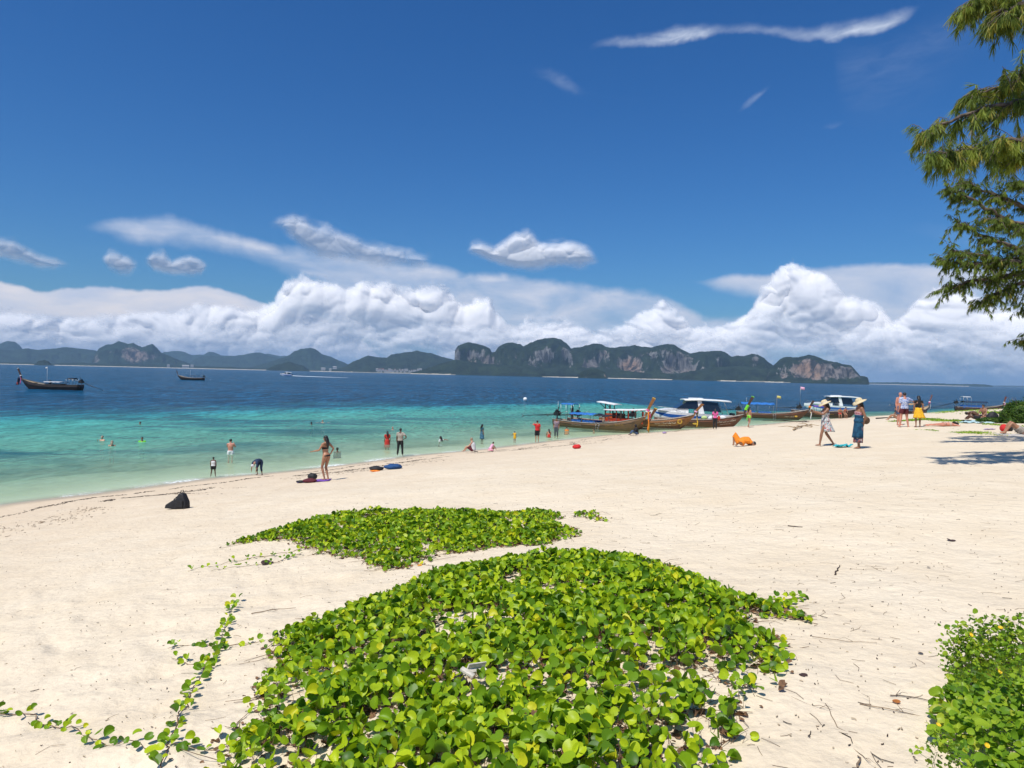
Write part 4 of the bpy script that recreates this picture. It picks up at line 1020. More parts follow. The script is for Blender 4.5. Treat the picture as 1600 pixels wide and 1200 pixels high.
def casuarina(label, base, h, r0, limbs, tufts, twig_per_m, tuft_l, twig_len=(.25, .8), tone_shift=0.0):
    base = Vector(base); root = empty('casuarina_tree', base, 0, label, 'tree'); loc = np.array(base)
    tr = [Vector((.25 * math.sin(i * .8), .2 * math.cos(i * .6) - .2, h * i / 9)) for i in range(10)]
    MB().tube(tr, [r0 * (1 - i / 10.5) for i in range(10)], 12).build('trunk', BARK, root, True)
    tw_A, tw_B, P_, Dn = [], [], [], []
    for li, pts in enumerate(limbs):
        pts = [Vector(p) for p in pts]
        path = []
        for i in range(len(pts) - 1):
            k = 5
            for j in range(k):
                q_ = pts[i].lerp(pts[i + 1], j / k) + Vector((random.gauss(0, .03), random.gauss(0, .03), random.gauss(0, .03))); path.append(q_)
        path.append(pts[-1]); L_ = sum((b - a).length for a, b in zip(path[:-1], path[1:]))
        m_ = len(path); rad0 = .018 + .008 * L_
        MB().tube([p - base for p in path], [rad0 * (1 - .85 * i / m_) + .003 for i in range(m_)], 7).build('branch', BARK, root, True)
        for _ in range(int(L_ * twig_per_m)):
            s_ = random.random() ** .65; i = min(m_ - 2, int(s_ * (m_ - 1))); q_ = path[i].lerp(path[i + 1], random.random()); ax = (path[min(i + 2, m_ - 1)] - path[i]).normalized()
            d = (ax * random.uniform(.3, 1.1) + Vector((random.gauss(0, .8), random.gauss(0, .8), random.gauss(.05, .55)))).normalized()
            tl = random.uniform(*twig_len) * (1.15 - .55 * s_); prev = q_; seg = 5
            for j in range(seg):
                d = (d + Vector((0, 0, -.13))).normalized(); nx = prev + d * tl / seg
                tw_A.append(prev); tw_B.append(nx)
                for _ in range(tufts):
                    P_.append(prev.lerp(nx, random.random())); Dn.append(d)
                prev = nx
    P_ = np.array([tuple(p) for p in P_]); Dn = np.array([tuple(p) for p in Dn]); n = len(P_)
    up = -(Dn * .55 + np.array([0, 0, -1.0]) + RNG.normal(0, .28, (n, 3)))
    R = rot_from(up, RNG.uniform(0, 6.28, n))
    bases = [needle_tuft(9, tuft_l) for _ in range(4)]
    tone = np.clip(.5 + .30 * fbm(P_[:, 0] * 2.2, P_[:, 1] * 2.2, P_[:, 2] * 2.2, 2, 19) + RNG.normal(0, .14, n) + tone_shift, 0.0, .97)
    scatter('needles', bases, P_ - loc, R, RNG.uniform(.7, 1.2, n), NEEDLE, root, tone=tone)
    stems_mesh(np.array([tuple(p) for p in tw_A]) - loc, np.array([tuple(p) for p in tw_B]) - loc, .009, 'twigs', BARK, root)
    return root
NS = 2.25; FS = 1.48
def up_at(px, py, dist): return Vector((0, 0, EYE)) + Vector(ray(px, py)) * dist
tb = Vector((17.5, 16.6, gz(17.5, 16.6)))
def tp(f, b=tb, h=21.0): return b + Vector((.25 * math.sin(f * 7.2), .2 * math.cos(f * 5.4) - .2, h * f))
near_limbs = [
    [tp(.42), up_at(1690, 130, 9.3 * NS), up_at(1590, 160, 8.8 * NS), up_at(1520, 175, 8.6 * NS), up_at(1440, 208, 8.4 * NS)],
    [tp(.38), up_at(1700, 180, 9.0 * NS), up_at(1610, 215, 8.5 * NS), up_at(1560, 225, 8.3 * NS), up_at(1500, 235, 8.2 * NS), up_at(1470, 240, 8.1 * NS)],
    [tp(.45), up_at(1690, 90, 9.8 * NS), up_at(1600, 112, 9.5 * NS), up_at(1575, 135, 9.3 * NS), up_at(1512, 148, 9.2 * NS)],
    [tp(.36), up_at(1720, 230, 8.9 * NS), up_at(1640, 235, 8.6 * NS), up_at(1580, 250, 8.5 * NS)],
    [tp(.52), up_at(1700, -40, 9.4 * NS), up_at(1600, -25, 9.0 * NS), up_at(1545, -12, 8.8 * NS), up_at(1516, 10, 8.7 * NS)],
    [tp(.50), up_at(1710, -10, 9.0 * NS), up_at(1630, 0, 8.7 * NS), up_at(1590, 10, 8.6 * NS), up_at(1560, 20, 8.5 * NS)],
    [tp(.60), tp(.60) + Vector((2.5, 1.0, .8)), tp(.60) + Vector((4.6, 2.2, 1.0))],
    [tp(.70), tp(.70) + Vector((-.6, -1.6, .8)), tp(.70) + Vector((-.8, -3.0, 1.0))],
    [tp(.5), tp(.5) + Vector((1.6, -1.2, .5)), tp(.5) + Vector((3.0, -2.2, .3))],
    [tp(.8), tp(.8) + Vector((-.5, .5, 1.2)), tp(.8) + Vector((-.9, .9, 2.2))],
    [tp(.65), tp(.65) + Vector((-1.2, 1.4, .7)), tp(.65) + Vector((-2.0, 2.6, .9))]]
casuarina('nearer casuarina tree whose drooping needle boughs hang in at the top right', tb, 21.0, .34, near_limbs, 2, 8.5, .26, (.35, 1.0), .10)
fb = Vector((23.5, 26.5, gz(23.5, 26.5)))
def fp(f): return tp(f, fb, 14.0)
far_limbs = [
    [fp(.34), up_at(1640, 400, 19.6 * FS), up_at(1570, 340, 19.0 * FS), up_at(1520, 312, 18.7 * FS), up_at(1480, 292, 18.5 * FS)],
    [fp(.36), up_at(1650, 350, 19.8 * FS), up_at(1590, 318, 19.4 * FS), up_at(1545, 300, 19.2 * FS), up_at(1505, 285, 19.0 * FS)],
    [fp(.30), up_at(1650, 430, 19.4 * FS), up_at(1580, 385, 18.9 * FS), up_at(1530, 365, 18.6 * FS), up_at(1498, 348, 18.4 * FS)],
    [fp(.26), up_at(1640, 440, 18.6 * FS), up_at(1590, 410, 18.2 * FS), up_at(1540, 400, 18.0 * FS), up_at(1486, 390, 17.9 * FS)],
    [fp(.24), up_at(1650, 420, 18.9 * FS), up_at(1600, 398, 18.6 * FS), up_at(1560, 412, 18.2 * FS), up_at(1520, 414, 18.0 * FS), up_at(1470, 410, 17.9 * FS)],
    [fp(.22), up_at(1650, 450, 18.9 * FS), up_at(1600, 425, 18.6 * FS), up_at(1560, 432, 18.4 * FS), up_at(1515, 440, 18.2 * FS), up_at(1478, 452, 18.0 * FS)],
    [fp(.20), up_at(1650, 470, 18.9 * FS), up_at(1600, 440, 18.5 * FS), up_at(1570, 452, 18.4 * FS), up_at(1535, 470, 18.2 * FS)],
    [fp(.40), up_at(1680, 300, 19.8 * FS), up_at(1620, 290, 19.4 * FS), up_at(1580, 285, 19.2 * FS)],
    [fp(.33), up_at(1670, 360, 18.4 * FS), up_at(1610, 350, 18.2 * FS), up_at(1560, 345, 18.0 * FS)],
    [fp(.28), up_at(1690, 500, 20 * FS), up_at(1625, 470, 19.8 * FS), up_at(1598, 478, 19.6 * FS)],
    [fp(.16), up_at(1680, 540, 19.8 * FS), up_at(1630, 520, 19.6 * FS), up_at(1600, 530, 19.5 * FS)],
    [fp(.5), fp(.5) + Vector((1.6, 1.0, .5)), fp(.5) + Vector((3.0, 2.0, .6))],
    [fp(.6), fp(.6) + Vector((.5, -1.6, .8)), fp(.6) + Vector((1.0, -3.0, .9))],
    [fp(.7), fp(.7) + Vector((.8, .8, 1.0)), fp(.7) + Vector((1.3, 1.5, 1.9))],
    [fp(.45), fp(.45) + Vector((1.0, -1.6, .3)), fp(.45) + Vector((1.9, -2.8, .3))],
    [fp(.85), fp(.85) + Vector((0, .3, 1.0)), fp(.85) + Vector((.2, .5, 1.9))]]
casuarina('farther casuarina tree with airy feathery boughs reaching in at right centre', fb, 14.0, .24, far_limbs, 2, 6.5, .15, (.30, 1.05), .02)
# ------------------------------------------------------------------ boats
WOOD = mat('varnished hull wood', (0.165, 0.062, 0.024), 0.42, 0.3, 3.0, 0.004, 30, col2=(0.080, 0.030, 0.014), stretch=(0.4, 3, 6))
WOOD_O = mat('orange varnished wood', (0.30, 0.125, 0.030), 0.38, 0.3, 3.0, 0.004, 30, col2=(0.17, 0.062, 0.018), stretch=(0.4, 3, 6))
WOOD_D = mat('dark stained hull wood', (0.075, 0.038, 0.022), 0.5, 0.3, 3.0, col2=(0.035, 0.02, 0.014), stretch=(0.4, 3, 6))
WOOD_B = mat('weathered brown hull wood', (0.17, 0.090, 0.035), 0.55, 0.3, 2.5, 0.004, 30, col2=(0.085, 0.050, 0.024), stretch=(0.5, 3, 4))
WOOD_K = mat('near black hull wood', (0.016, 0.011, 0.008), 0.5, 0.3, 3.0)
WOOD_P = mat('bare pale timber', (0.42, 0.30, 0.17), 0.7, 0.2, 6, stretch=(0.5, 3, 6))
KEEL = mat('red brown bottom paint', (0.085, 0.022, 0.014), 0.6, 0.25, 4)
RAIL = mat('pale painted rail', (0.42, 0.38, 0.33), 0.6, 0.2, 5)
WHITE = mat('white gelcoat', (0.80, 0.80, 0.78), 0.25, 0.06, 3)
BLUEC = mat('blue canvas', (0.020, 0.16, 0.50), 0.75, 0.2, 5, 0.01, 20)
BLUEP = mat('blue paint', (0.02, 0.11, 0.38), 0.4, 0.15, 5)
TEALC = mat('pale blue canvas', (0.12, 0.28, 0.42), 0.75, 0.2, 5)
TANC = mat('tan canvas', (0.45, 0.29, 0.13), 0.8, 0.2, 5)
WHC = mat('white canvas', (0.70, 0.70, 0.70), 0.75, 0.12, 5)
BLACK = mat('black engine metal', (0.018, 0.018, 0.018), 0.45, 0.3, 20, spec=0.5)
STEEL = mat('galvanised steel', (0.35, 0.35, 0.34), 0.35, 0.2, 10, metal=0.8)
REDP = mat('red paint', (0.42, 0.045, 0.015), 0.45, 0.25, 6)
GLASS = mat('dark tinted glass', (0.012, 0.016, 0.022), 0.06, 0.1, 3, spec=0.8)
YEL = mat('yellow paint', (0.62, 0.36, 0.04), 0.5, 0.2, 12)
PALEP = mat('cream lettering paint', (0.70, 0.62, 0.48), 0.6, 0.1, 12)
ROPE = mat('rope', (0.42, 0.36, 0.27), 0.9, 0.2, 40)
def cloth(name, col): return mat(name, col, 0.85, 0.15, 20)
def hull_fn(L, B, fb, bow, keel=-0.28, sternz=0.12):
    def b(u): return B / 2 * (min(1, (u / 0.22)) ** 0.45 * 0.30 + 0.70 * math.sin(math.pi * min(1, 0.22 + 0.78 * u * 0.62 / 0.62) ** 0.9 * 0.5) if u < .45 else (1 - ((u - .45) / .55) ** 2.2) ** .8)
    def hb(u):
        if u < 0.45: k = u / .45; return B / 2 * (0.62 + 0.38 * math.sin(k * math.pi / 2))
        k = (u - .45) / .55; return max(0.025, B / 2 * (1 - k ** 2.1) ** .85)
    def sheer(u): return fb + 0.14 * (1 - u / .4) ** 2 * (u < .4) + bow * max(0, (u - .42) / .58) ** 2.1
    def kz(u):
        z = keel + sternz * (1 - u / .35) ** 2 * (u < .35)
        if u > .80: z += (sheer(1.0) * .93 - keel) * ((u - .80) / .20) ** 1.9
        return z
    def xx(u): return -L / 2 + L * u
    return hb, sheer, kz, xx
def build_hull(root, L, B, fb, bow, m1, m2, rail=RAIL, n=22, keel_line=0.12):
    hb, sheer, kz, xx = hull_fn(L, B, fb, bow)
    def section(u, inset=0.0):
        h_, s_, k_ = hb(u) - inset, sheer(u), kz(u) + inset * 1.2
        pts = []
        for t_ in (0, .12, .30, .52, .76, 1.0):
            yy = h_ * (1 - (1 - t_) ** 2.3) ** .75 * (1 if t_ else 0) if u < .9 else h_ * t_ ** .7
            pts.append((yy, k_ + (s_ - k_) * t_ ** 1.35))
        return pts
    us = [i / (n - 1) for i in range(n)]
    for part in ('top', 'bottom'):
        mb = MB()
        rows = []
        for u in us:
            pt = section(u); z0 = keel_line + max(0, u - .5) * .5
            full = [(-y, z) for y, z in reversed(pt)] + pt[1:]
            rows.append([(xx(u), y, z) for y, z in full])
        if part == 'top':
            inner = []
            for u in us:
                pt = section(u, .035); full = [(-y, max(z, .05)) for y, z in reversed(pt)] + [(y, max(z, .05)) for y, z in pt[1:]]
                inner.append([(xx(u) + (.03 if u < .5 else -.05), y, z) for y, z in full])
            mb.sheet(rows); nr, nc = len(rows), len(rows[0])
            mb.f = [tuple(reversed(f)) for f in mb.f]
            k0 = mb.n; mb.sheet(inner)
            for i in range(nr - 1):
                mb.f.append((i * nc, (i + 1) * nc, k0 + (i + 1) * nc, k0 + i * nc)); mb.f.append(((i + 1) * nc - 1, k0 + (i + 1) * nc - 1, k0 + (i + 2) * nc - 1, (i + 2) * nc - 1))
            # transom
            mb.f.append(tuple(range(nc))); 
            o = mb.build('hull', m1, root, True)
            o.data.materials.append(m2)
            for p in o.data.polygons:
                c = p.center
                if c.z < keel_line + max(0, (c.x / L)) * .35 and p.index < (nr - 1) * (nc - 1): p.material_index = 1
            bm = bmesh.new(); bm.from_mesh(o.data); bmesh.ops.recalc_face_normals(bm, faces=bm.faces); bm.to_mesh(o.data); bm.free()
    for s_ in (-1, 1):
        MB().tube([(xx(u), s_ * (hb(u) + .01), sheer(u) + .01) for u in us], .035, 6).build('gunwale', rail, root, True)
        MB().tube([(xx(u), s_ * (hb(u) * (.985) + .008), kz(u) + (sheer(u) - kz(u)) * .74) for u in us[:-2]], .018, 5).build('rubbing_strake', WOOD_D if rail is not WOOD_D else RAIL, root, True)
    mb = MB()
    for u in (.12, .28, .44, .60, .74): mb.box((xx(u), 0, sheer(u) - .22), (.26, hb(u) * 1.84, .035))
    mb.build('thwarts', WOOD_P, root)
    mb = MB(); mb.sheet([[(xx(u), -hb(u) * .93, sheer(u) - .10), (xx(u), 0, sheer(u) - .06), (xx(u), hb(u) * .93, sheer(u) - .10)] for u in (.78, .84, .9, .95, .985)], .03); mb.build('fore_deck', WOOD_P, root)
    return hb, sheer, kz, xx
def bow_post(root, L, top, m, lean=.62, h=1.55, w_=.26, cap=None, ribbons=None):
    x0 = L / 2 - .12
    a = Vector((x0 - .05, 0, top - .35)); b = Vector((x0 + lean * .35, 0, top + h * .35)); c = Vector((x0 + lean, 0, top + h))
    mb = MB(); V = []
    for p, k in ((a, .55), (b, .8), (c, 1.15)):
        for sx, sy in ((-1, -1), (1, -1), (1, 1), (-1, 1)):
            V.append((p.x + sx * w_ * k * .5, sy * .055, p.z - sx * w_ * k * .18))
    mb.addm(V, [(0, 1, 5, 4), (1, 2, 6, 5), (2, 3, 7, 6), (3, 0, 4, 7), (4, 5, 9, 8), (5, 6, 10, 9), (6, 7, 11, 10), (7, 4, 8, 11), (8, 9, 10, 11), (3, 2, 1, 0)])
    mb.build('bow_post', m, root, bevel=.012)
    if cap: MB().box(c + Vector((.01, 0, .03)), (w_ * 1.26, .14, .07), Matrix.Rotation(.35, 3, 'Y')).build('post_cap', cap, root, bevel=.01)
    wrap = a.lerp(b, .85)
    for i, (col, length, kind) in enumerate(ribbons or []):
        mb = MB()
        if kind == 'wrap':
            base = wrap.lerp(c, (i % 4) * .10)
            mb.lathe([(.15, -.07), (.19, -.03), (.18, .04), (.14, .08)], 10, base, Matrix.Rotation(.4, 3, 'Y'))
            mb.build('garland', col, root, True)
        else:
            st = wrap + Vector((.10 + .03 * i, (-1) ** i * .10, -.02)); wd = .06; n_ = 7
            rows = [[st + Vector((.04 * math.sin(j * 1.2 + i) - wd, .02 * math.cos(j * 2 + i), -length * j / n_)), st + Vector((.04 * math.sin(j * 1.2 + i) + wd, .03 * math.sin(j * 1.5), -length * j / n_))] for j in range(n_ + 1)]
            mb.sheet(rows, .012); mb.build('ribbon', col, root, True)
def canopy(root, xx, u0, u1, hb, sheer, h, m, posts=(.0, .5, 1.0), over=.08, arch=.13, name='canopy', post_m=STEEL, sag=.03, fringe=None):
    n = 9; rows = []
    for i in range(n):
        u = u0 + (u1 - u0) * i / (n - 1); w_ = B_ if (B_ := (max(hb(u0), hb(u1), hb((u0 + u1) / 2)) + over)) else 1
        rows.append([(xx(u), w_ * s_, h + arch * (1 - s_ * s_) + sag * math.cos(i * math.pi) - .03 * (abs(s_) > .95)) for s_ in (-1, -.75, -.4, 0, .4, .75, 1)])
    MB().sheet(rows, .03).build(name, m, root, True)
    for k in posts:
        u = u0 + (u1 - u0) * (.03 + .94 * k)
        for s_ in (-1, 1):
            MB().tube([(xx(u), s_ * hb(u) * .96, sheer(u) - .05), (xx(u), s_ * hb(u) * .96, h + arch * .05)], .022, 6).build('canopy_post', post_m, root, True)
    if fringe:
        mb = MB(); w_ = rows[0][-1][1]
        for i in range(11):
            x = xx(u0 + (u1 - u0) * (i + .5) / 11)
            for s_ in (-1, 1): mb.box((x, s_ * (w_ + .012), h - .01), (.22, .02, .09))
        mb.build('valance', fringe, root, kind='stuff')
def engine(root, x, z, side=0, shaft=4.2, drop=.55, yaw=0.0, up=False):
    M = Matrix.Rotation(yaw, 3, 'Z')
    e = MB()
    e.box((0, 0, .22), (.62, .40, .36)); e.box((.05, 0, .47), (.46, .34, .18)); e.lathe([(.17, -.06), (.19, 0), (.17, .06)], 12, (.40, 0, .28), Matrix.Rotation(math.pi / 2, 3, 'Y'))
    e.tube([(-.1, .2, .45), (-.1, .32, .62), (-.3, .36, .66)], .045, 7); e.box((.12, -.2, .62), (.2, .16, .16)); e.tube([(.1, .1, .5), (.12, .1, .86)], .03, 6); e.lathe([(.07, 0), (.10, .05), (.07, .12)], 9, (.12, .1, .84))
    e.v = [tuple(M @ Vector(p) + Vector((x, side, z))) for p in e.v]; eo = e.build('engine', BLACK, root, bevel=.012)
    h_ = MB().tube([M @ Vector(p) + Vector((x, side, z)) for p in ((.3, 0, .3), (.9, 0, .48), (1.5, 0, .55))], .022, 6).build('tiller', STEEL, eo, True)
    a = M @ Vector((-.3, 0, .2)) + Vector((x, side, z)); b = M @ Vector((-.3 - shaft, 0, -drop if not up else .1)) + Vector((x, side, z))
    ps_ = MB().tube([a, a.lerp(b, .4), b], [.05, .035, .028], 7).build('propeller_shaft', BLACK, root, True)
    MB().tube([a.lerp(b, .15) + Vector((0, 0, -.08)), a.lerp(b, .55) + Vector((0, 0, -.10))], .022, 5).build('shaft_brace', BLACK, ps_, True)
    p = MB(); p.lathe([(.03, -.06), (.045, 0), (.02, .07)], 8, b, Matrix.Rotation(math.pi / 2, 3, 'Y'))
    for k in range(3):
        R = Matrix.Rotation(k * 2.094, 3, 'X'); p.box(b + R @ Vector((0, 0, .11)), (.035, .10, .16), R @ Matrix.Rotation(.5, 3, 'Z'), .7)
    p.build('propeller', STEEL, ps_)
    MB().tube([(x, side, z - .25), (x, side, z + .08)], .07, 8).build('engine_mount', STEEL, root)
def squiggle(root, x0, x1, y, z0, size, m, name='lettering', slope=0.0, seed=1, thick=.014, hbfn=None):
    """cursive painted script too small to read in the photograph"""
    rd = random.Random(seed); mb = MB(); x = x0
    while x < x1:
        w_ = size * rd.uniform(.45, .8); hgt = size * rd.choice((.55, .6, .65, 1.0)); pts = []
        k = rd.randint(0, 3)
        for j in range(7):
            t_ = j / 6; an = t_ * 6.0 + k
            px_ = x + w_ * (t_ * .8 + .16 * math.cos(an)); pz = z0 + slope * (px_ - x0) + hgt * (.5 + .48 * math.sin(an))
            pts.append((px_, (y(px_, pz) if callable(y) else y), pz))
        mb.tube(pts, thick, 4, .4); x += w_ * rd.uniform(.95, 1.15)
    return mb.build(name, m, root, kind='stuff')
def longtail(label, bow_px, stern_px=None, heading=None, L=10.2, B=1.7, fb=.62, bow=.85, m1=WOOD, m2=KEEL, post=WOOD, post_h=1.4, lean=.62, cap=YEL, ribbons=(), parts=(), scale=1.0, rail=RAIL, z=0.0, group='wooden longtail boats moored along the beach', pos=None, rz=None):
    if pos is None:
        bx, by = plane0(*bow_px)
        if heading is None:
            sx, sy = plane0(*stern_px); heading = math.atan2(by - sy, bx - sx)
        pos = (bx - math.cos(heading) * L * .40 * scale, by - math.sin(heading) * L * .40 * scale)
    root = empty('longtail_boat', (pos[0], pos[1], z), heading, label, 'boat', group); root.scale = (scale,) * 3
    hb, sheer, kz, xx = build_hull(root, L, B, fb, bow, m1, m2, rail)
    bow_post(root, L, sheer(1.0), post, lean, post_h, cap=cap, ribbons=ribbons)
    side = lambda px_, pz: None
    def ysurf(sgn):
        def f(px_, pz):
            u = (px_ + L / 2) / L; h_, s_, k_ = hb(u), sheer(u), kz(u); t_ = max(0.02, min(1, (pz - k_) / (s_ - k_))) ** (1 / 1.35)
            yy = h_ * (1 - (1 - t_) ** 2.3) ** .75 if u < .9 else h_ * t_ ** .7
            return sgn * (yy + .012)
        return f
    for p in parts: p(root, hb, sheer, kz, xx, ysurf)
    return root
P_can = lambda u0, u1, h, m, **k: (lambda r_, hb, sh, kz, xx, ys: canopy(r_, xx, u0, u1, hb, sh, h, m, **k))
P_eng = lambda u, z, **k: (lambda r_, hb, sh, kz, xx, ys: engine(r_, xx(u), z, **k))
def P_txt(u0, u1, zf, size, m=PALEP, seed=1, slope=.05, sgn=-1, thick=.014):
    def f(r_, hb, sh, kz, xx, ys):
        um = u0; z0 = kz(um) + (sh(um) - kz(um)) * zf
        squiggle(r_, xx(u0), xx(u1), ys(sgn), z0, size, m, seed=seed, slope=slope, thick=thick)
    return f
def P_disc(u, zf, r0, m, sgn=-1, kind='disc'):
    def f(r_, hb, sh, kz, xx, ys):
        x = xx(u); z = kz(u) + (sh(u) - kz(u)) * zf; y = ys(sgn)(x, z); dy = (ys(sgn)(x + .2, z) - ys(sgn)(x - .2, z)) / .4
        R = Matrix.Rotation(math.atan(dy), 3, 'Z')
        if kind == 'disc':
            mb = MB(); mb.lathe([(r0, -.008), (r0, .008), (r0 * .85, .016)], 20, (x, y, z), R @ Matrix.Rotation(math.pi / 2 * -sgn * -1, 3, 'X')); e = mb.build('emblem', m, r_)
            mb = MB(); mb.lathe([(r0 * .55, -.02), (r0 * .55, .02), (r0 * .40, .024)], 16, (x, y + sgn * .004, z), R @ Matrix.Rotation(math.pi / 2 * -sgn * -1, 3, 'X')); mb.build('emblem_centre', WOOD_O, e)
        else:
            mb = MB()
            for k in range(5):
                a = (k - 2) * .5; c = Vector((math.sin(a) * r0 * .55, sgn * .006 * k, math.cos(a) * r0 * .55 - r0 * .3))
                mb.ball(Vector((x, y, z)) + R @ c, (r0 * .20, .012, r0 * .48), 8, 6, R @ Matrix.Rotation(a, 3, 'Y'))
            mb.build('emblem', m, r_, True)
    return f
def P_seats(u0, u1, m, h=.30):
    def f(r_, hb, sh, kz, xx, ys):
        for s_ in (-1, 1): MB().box(((xx(u0) + xx(u1)) / 2, s_ * hb((u0 + u1) / 2) * .60, sh((u0 + u1) / 2) - .02 + h * .3), (xx(u1) - xx(u0), .42, h)).build('bench', m, r_, bevel=.03)
    return f
def P_ladder(u, sgn=-1):
    def f(r_, hb, sh, kz, xx, ys):
        x = xx(u); y0 = sgn * (hb(u) + .03); mb = MB()
        for dx in (-.17, .17): mb.tube([(x + dx, y0 - sgn * .2, sh(u) + .06), (x + dx, y0, sh(u) + .10), (x + dx, y0 + sgn * .28, -.35)], .018, 6)
        for k in range(5): q = k / 4; mb.tube([(x - .17, y0 + sgn * .28 * (.15 + .7 * q), sh(u) * (1 - q) * .9 - .2 * q + .03), (x + .17, y0 + sgn * .28 * (.15 + .7 * q), sh(u) * (1 - q) * .9 - .2 * q + .03)], .014, 5)
        mb.build('boarding_ladder', STEEL, r_, True)
    return f
def P_mast(u, h, m=STEEL, flag=None, fsize=.35, y=0.0):
    def f(r_, hb, sh, kz, xx, ys):
        MB().tube([(xx(u), y, sh(u) - .1), (xx(u), y, sh(u) + h)], .018, 6).build('flag_pole', m, r_, True)
        if flag:
            rows = [[Vector((xx(u) + fsize * 1.5 * i / 5, y + .05 * math.sin(i * 1.5), sh(u) + h - .02 - fsize * j / 2 - .02 * i)) for i in range(6)] for j in range(3)]
            MB().sheet(rows, .01).build('flag', flag, r_, True)
    return f
SLATEC = cloth('slate cloth', (.08, .09, .11))
PINKC, GREENC, ORC, REDC, PURC, YELC, LIMEC = cloth('pink cloth', (.62, .10, .28)), cloth('green cloth', (.05, .35, .10)), cloth('orange garland cloth', (.80, .22, .02)), cloth('red cloth', (.50, .03, .02)), cloth('purple cloth', (.16, .06, .35)), cloth('yellow cloth', (.72, .45, .04)), cloth('lime green cloth', (.20, .68, .04))
WHR = cloth('white ribbon', (.72, .70, .66)); PALEPINK = cloth('pale pink cloth', (.75, .40, .55))

def cabin_part(r_, hb, sh, kz, xx, ys):
    u0, u1 = .50, .96; x0, x1 = xx(u0), xx(u1); zt = sh(.5) + 1.16
    n = 7; rows = [[(x0 - .18 + (x1 - x0 + .36) * i / (n - 1), s_ * .92, zt + .07 * (i / (n - 1)) ** 2 * 3 + .10 * (1 - s_ * s_)) for s_ in (-1, -.5, 0, .5, 1)] for i in range(n)]
    cr_ = MB().sheet(rows, .06).build('cabin_roof', WHC, r_, True)
    mb = MB()
    for i in range(9):
        x = x0 + (x1 - x0) * (i + .5) / 9
        for s_ in (-1, 1): mb.box((x, s_ * .935, zt + .07 * ((i + .5) / 9) ** 2 * 3 - .02), (.14, .02, .08))
    mb.build('red_trim', REDP, cr_, kind='stuff')
    for s_ in (-1, 1):
        MB().box(((x0 + x1) / 2 - .05, s_ * .80, sh(.6) + .14), (x1 - x0 - .1, .05, .42)).build('cabin_side', REDP, r_, bevel=.01)
        MB().box((x0 + .42, s_ * .81, sh(.5) + .60), (.85, .05, .55)).build('painted_panel', mat('ornate orange panel', (.50, .10, .02), .5, .4, 9, col2=(.22, .03, .01)), r_, bevel=.01)
        for k, f_ in enumerate((.0, .30, .42, .62, .80, 1.0)):
            MB().box((x0 + (x1 - x0 - .1) * f_ + .02, s_ * .80, sh(.5) + .75), (.09 if k % 2 else .14, .07, .86)).build('cabin_post', REDP if k % 2 else WOOD_D, r_)
    MB().box((x0 + 1.35, 0, sh(.5) + .50), (.5, 1.2, .7)).build('cabin_seat', WOOD_D, r_)
    # raised sun roof at the stern end of the cabin
    for s_ in (-1, 1):
        MB().tube([(x0 - .15, s_ * .5, sh(.45)), (x0 - .15, s_ * .5, zt + .72)], .06, 7).build('roof_post', WOOD_D, r_)
        MB().tube([(x0 - .15, s_ * .5, zt + .18), (x0 - .75, s_ * .6, zt + .70)], .035, 6).build('roof_brace', WOOD_D, r_)
        MB().tube([(x0 + .35, s_ * .5, sh(.55) + 1.1), (x0 + .35, s_ * .5, zt + .66)], .05, 6).build('roof_post', WOOD_D, r_)
    rows = [[(x0 - 1.05 + 2.1 * i / 4, s_ * .85, zt + .80 - .06 * i + .05 * (1 - s_ * s_)) for s_ in (-1, -.5, 0, .5, 1)] for i in range(5)]
    MB().sheet(rows, .07).build('sun_roof', WHC, r_, True)
longtail('longtail boat with red windowed cabin and white roofs, moored behind the blue-canopied one', (1003, 671), (925, 665.5), L=9.6, B=1.75, m1=WOOD, post_h=1.0, bow=.55, parts=(cabin_part, P_eng(.10, .95, shaft=3.6, drop=.1)))
longtail('nearest longtail boat with long blue canopy, weathered brown hull and steel ladder', (993, 674.5), (877, 666), L=10.4, B=1.8, fb=.60, bow=.95, m1=WOOD_B, m2=WOOD_B, post=WOOD_O, post_h=1.75, lean=.95, cap=YEL,
         ribbons=((WHR, 0, 'wrap'), (PINKC, .0, 'wrap'), (YELC, 2.1, 'r'), (ORC, 1.8, 'r'), (PINKC, .8, 'r')),
         parts=(P_can(.22, .50, 1.42, BLUEC, posts=(0, .5, 1), arch=.10), P_can(.50, .66, 1.36, mat('black tarpaulin', (.015, .015, .02), .7), posts=(1.0,), arch=.06, name='tarpaulin'), P_can(.10, .24, 2.35, BLUEC, arch=.05, over=-.25), P_seats(.22, .34, BLUEP), P_seats(.36, .50, BLUEP), P_eng(.02, 1.05, shaft=4.6, drop=.25, yaw=-.12), P_ladder(.545), P_txt(.62, .80, .66, .17, YEL, 5, .12), P_txt(.24, .36, .62, .08, PALEP, 6, 0, thick=.008), P_mast(.03, 1.9)))
longtail('longtail boat with orange bow, white painted script and a round yellow emblem', (1069, 669.5), None, heading=math.atan2(-.28, .96), L=10.0, B=1.8, fb=.72, bow=.80, m1=WOOD_O, m2=KEEL, post=WOOD_O, post_h=1.15, lean=.95, cap=None,
         ribbons=((PALEPINK, 0, 'wrap'), (BLACK, .55, 'r'), (YELC, 1.6, 'r')), parts=(P_txt(.60, .80, .62, .26, PALEP, 9, .06, thick=.018), P_txt(.64, .76, .44, .10, PALEP, 10, .05, thick=.008), P_disc(.855, .68, .26, YEL), P_eng(.35, 1.0, shaft=3.2, drop=.15), P_mast(.48, .9)))
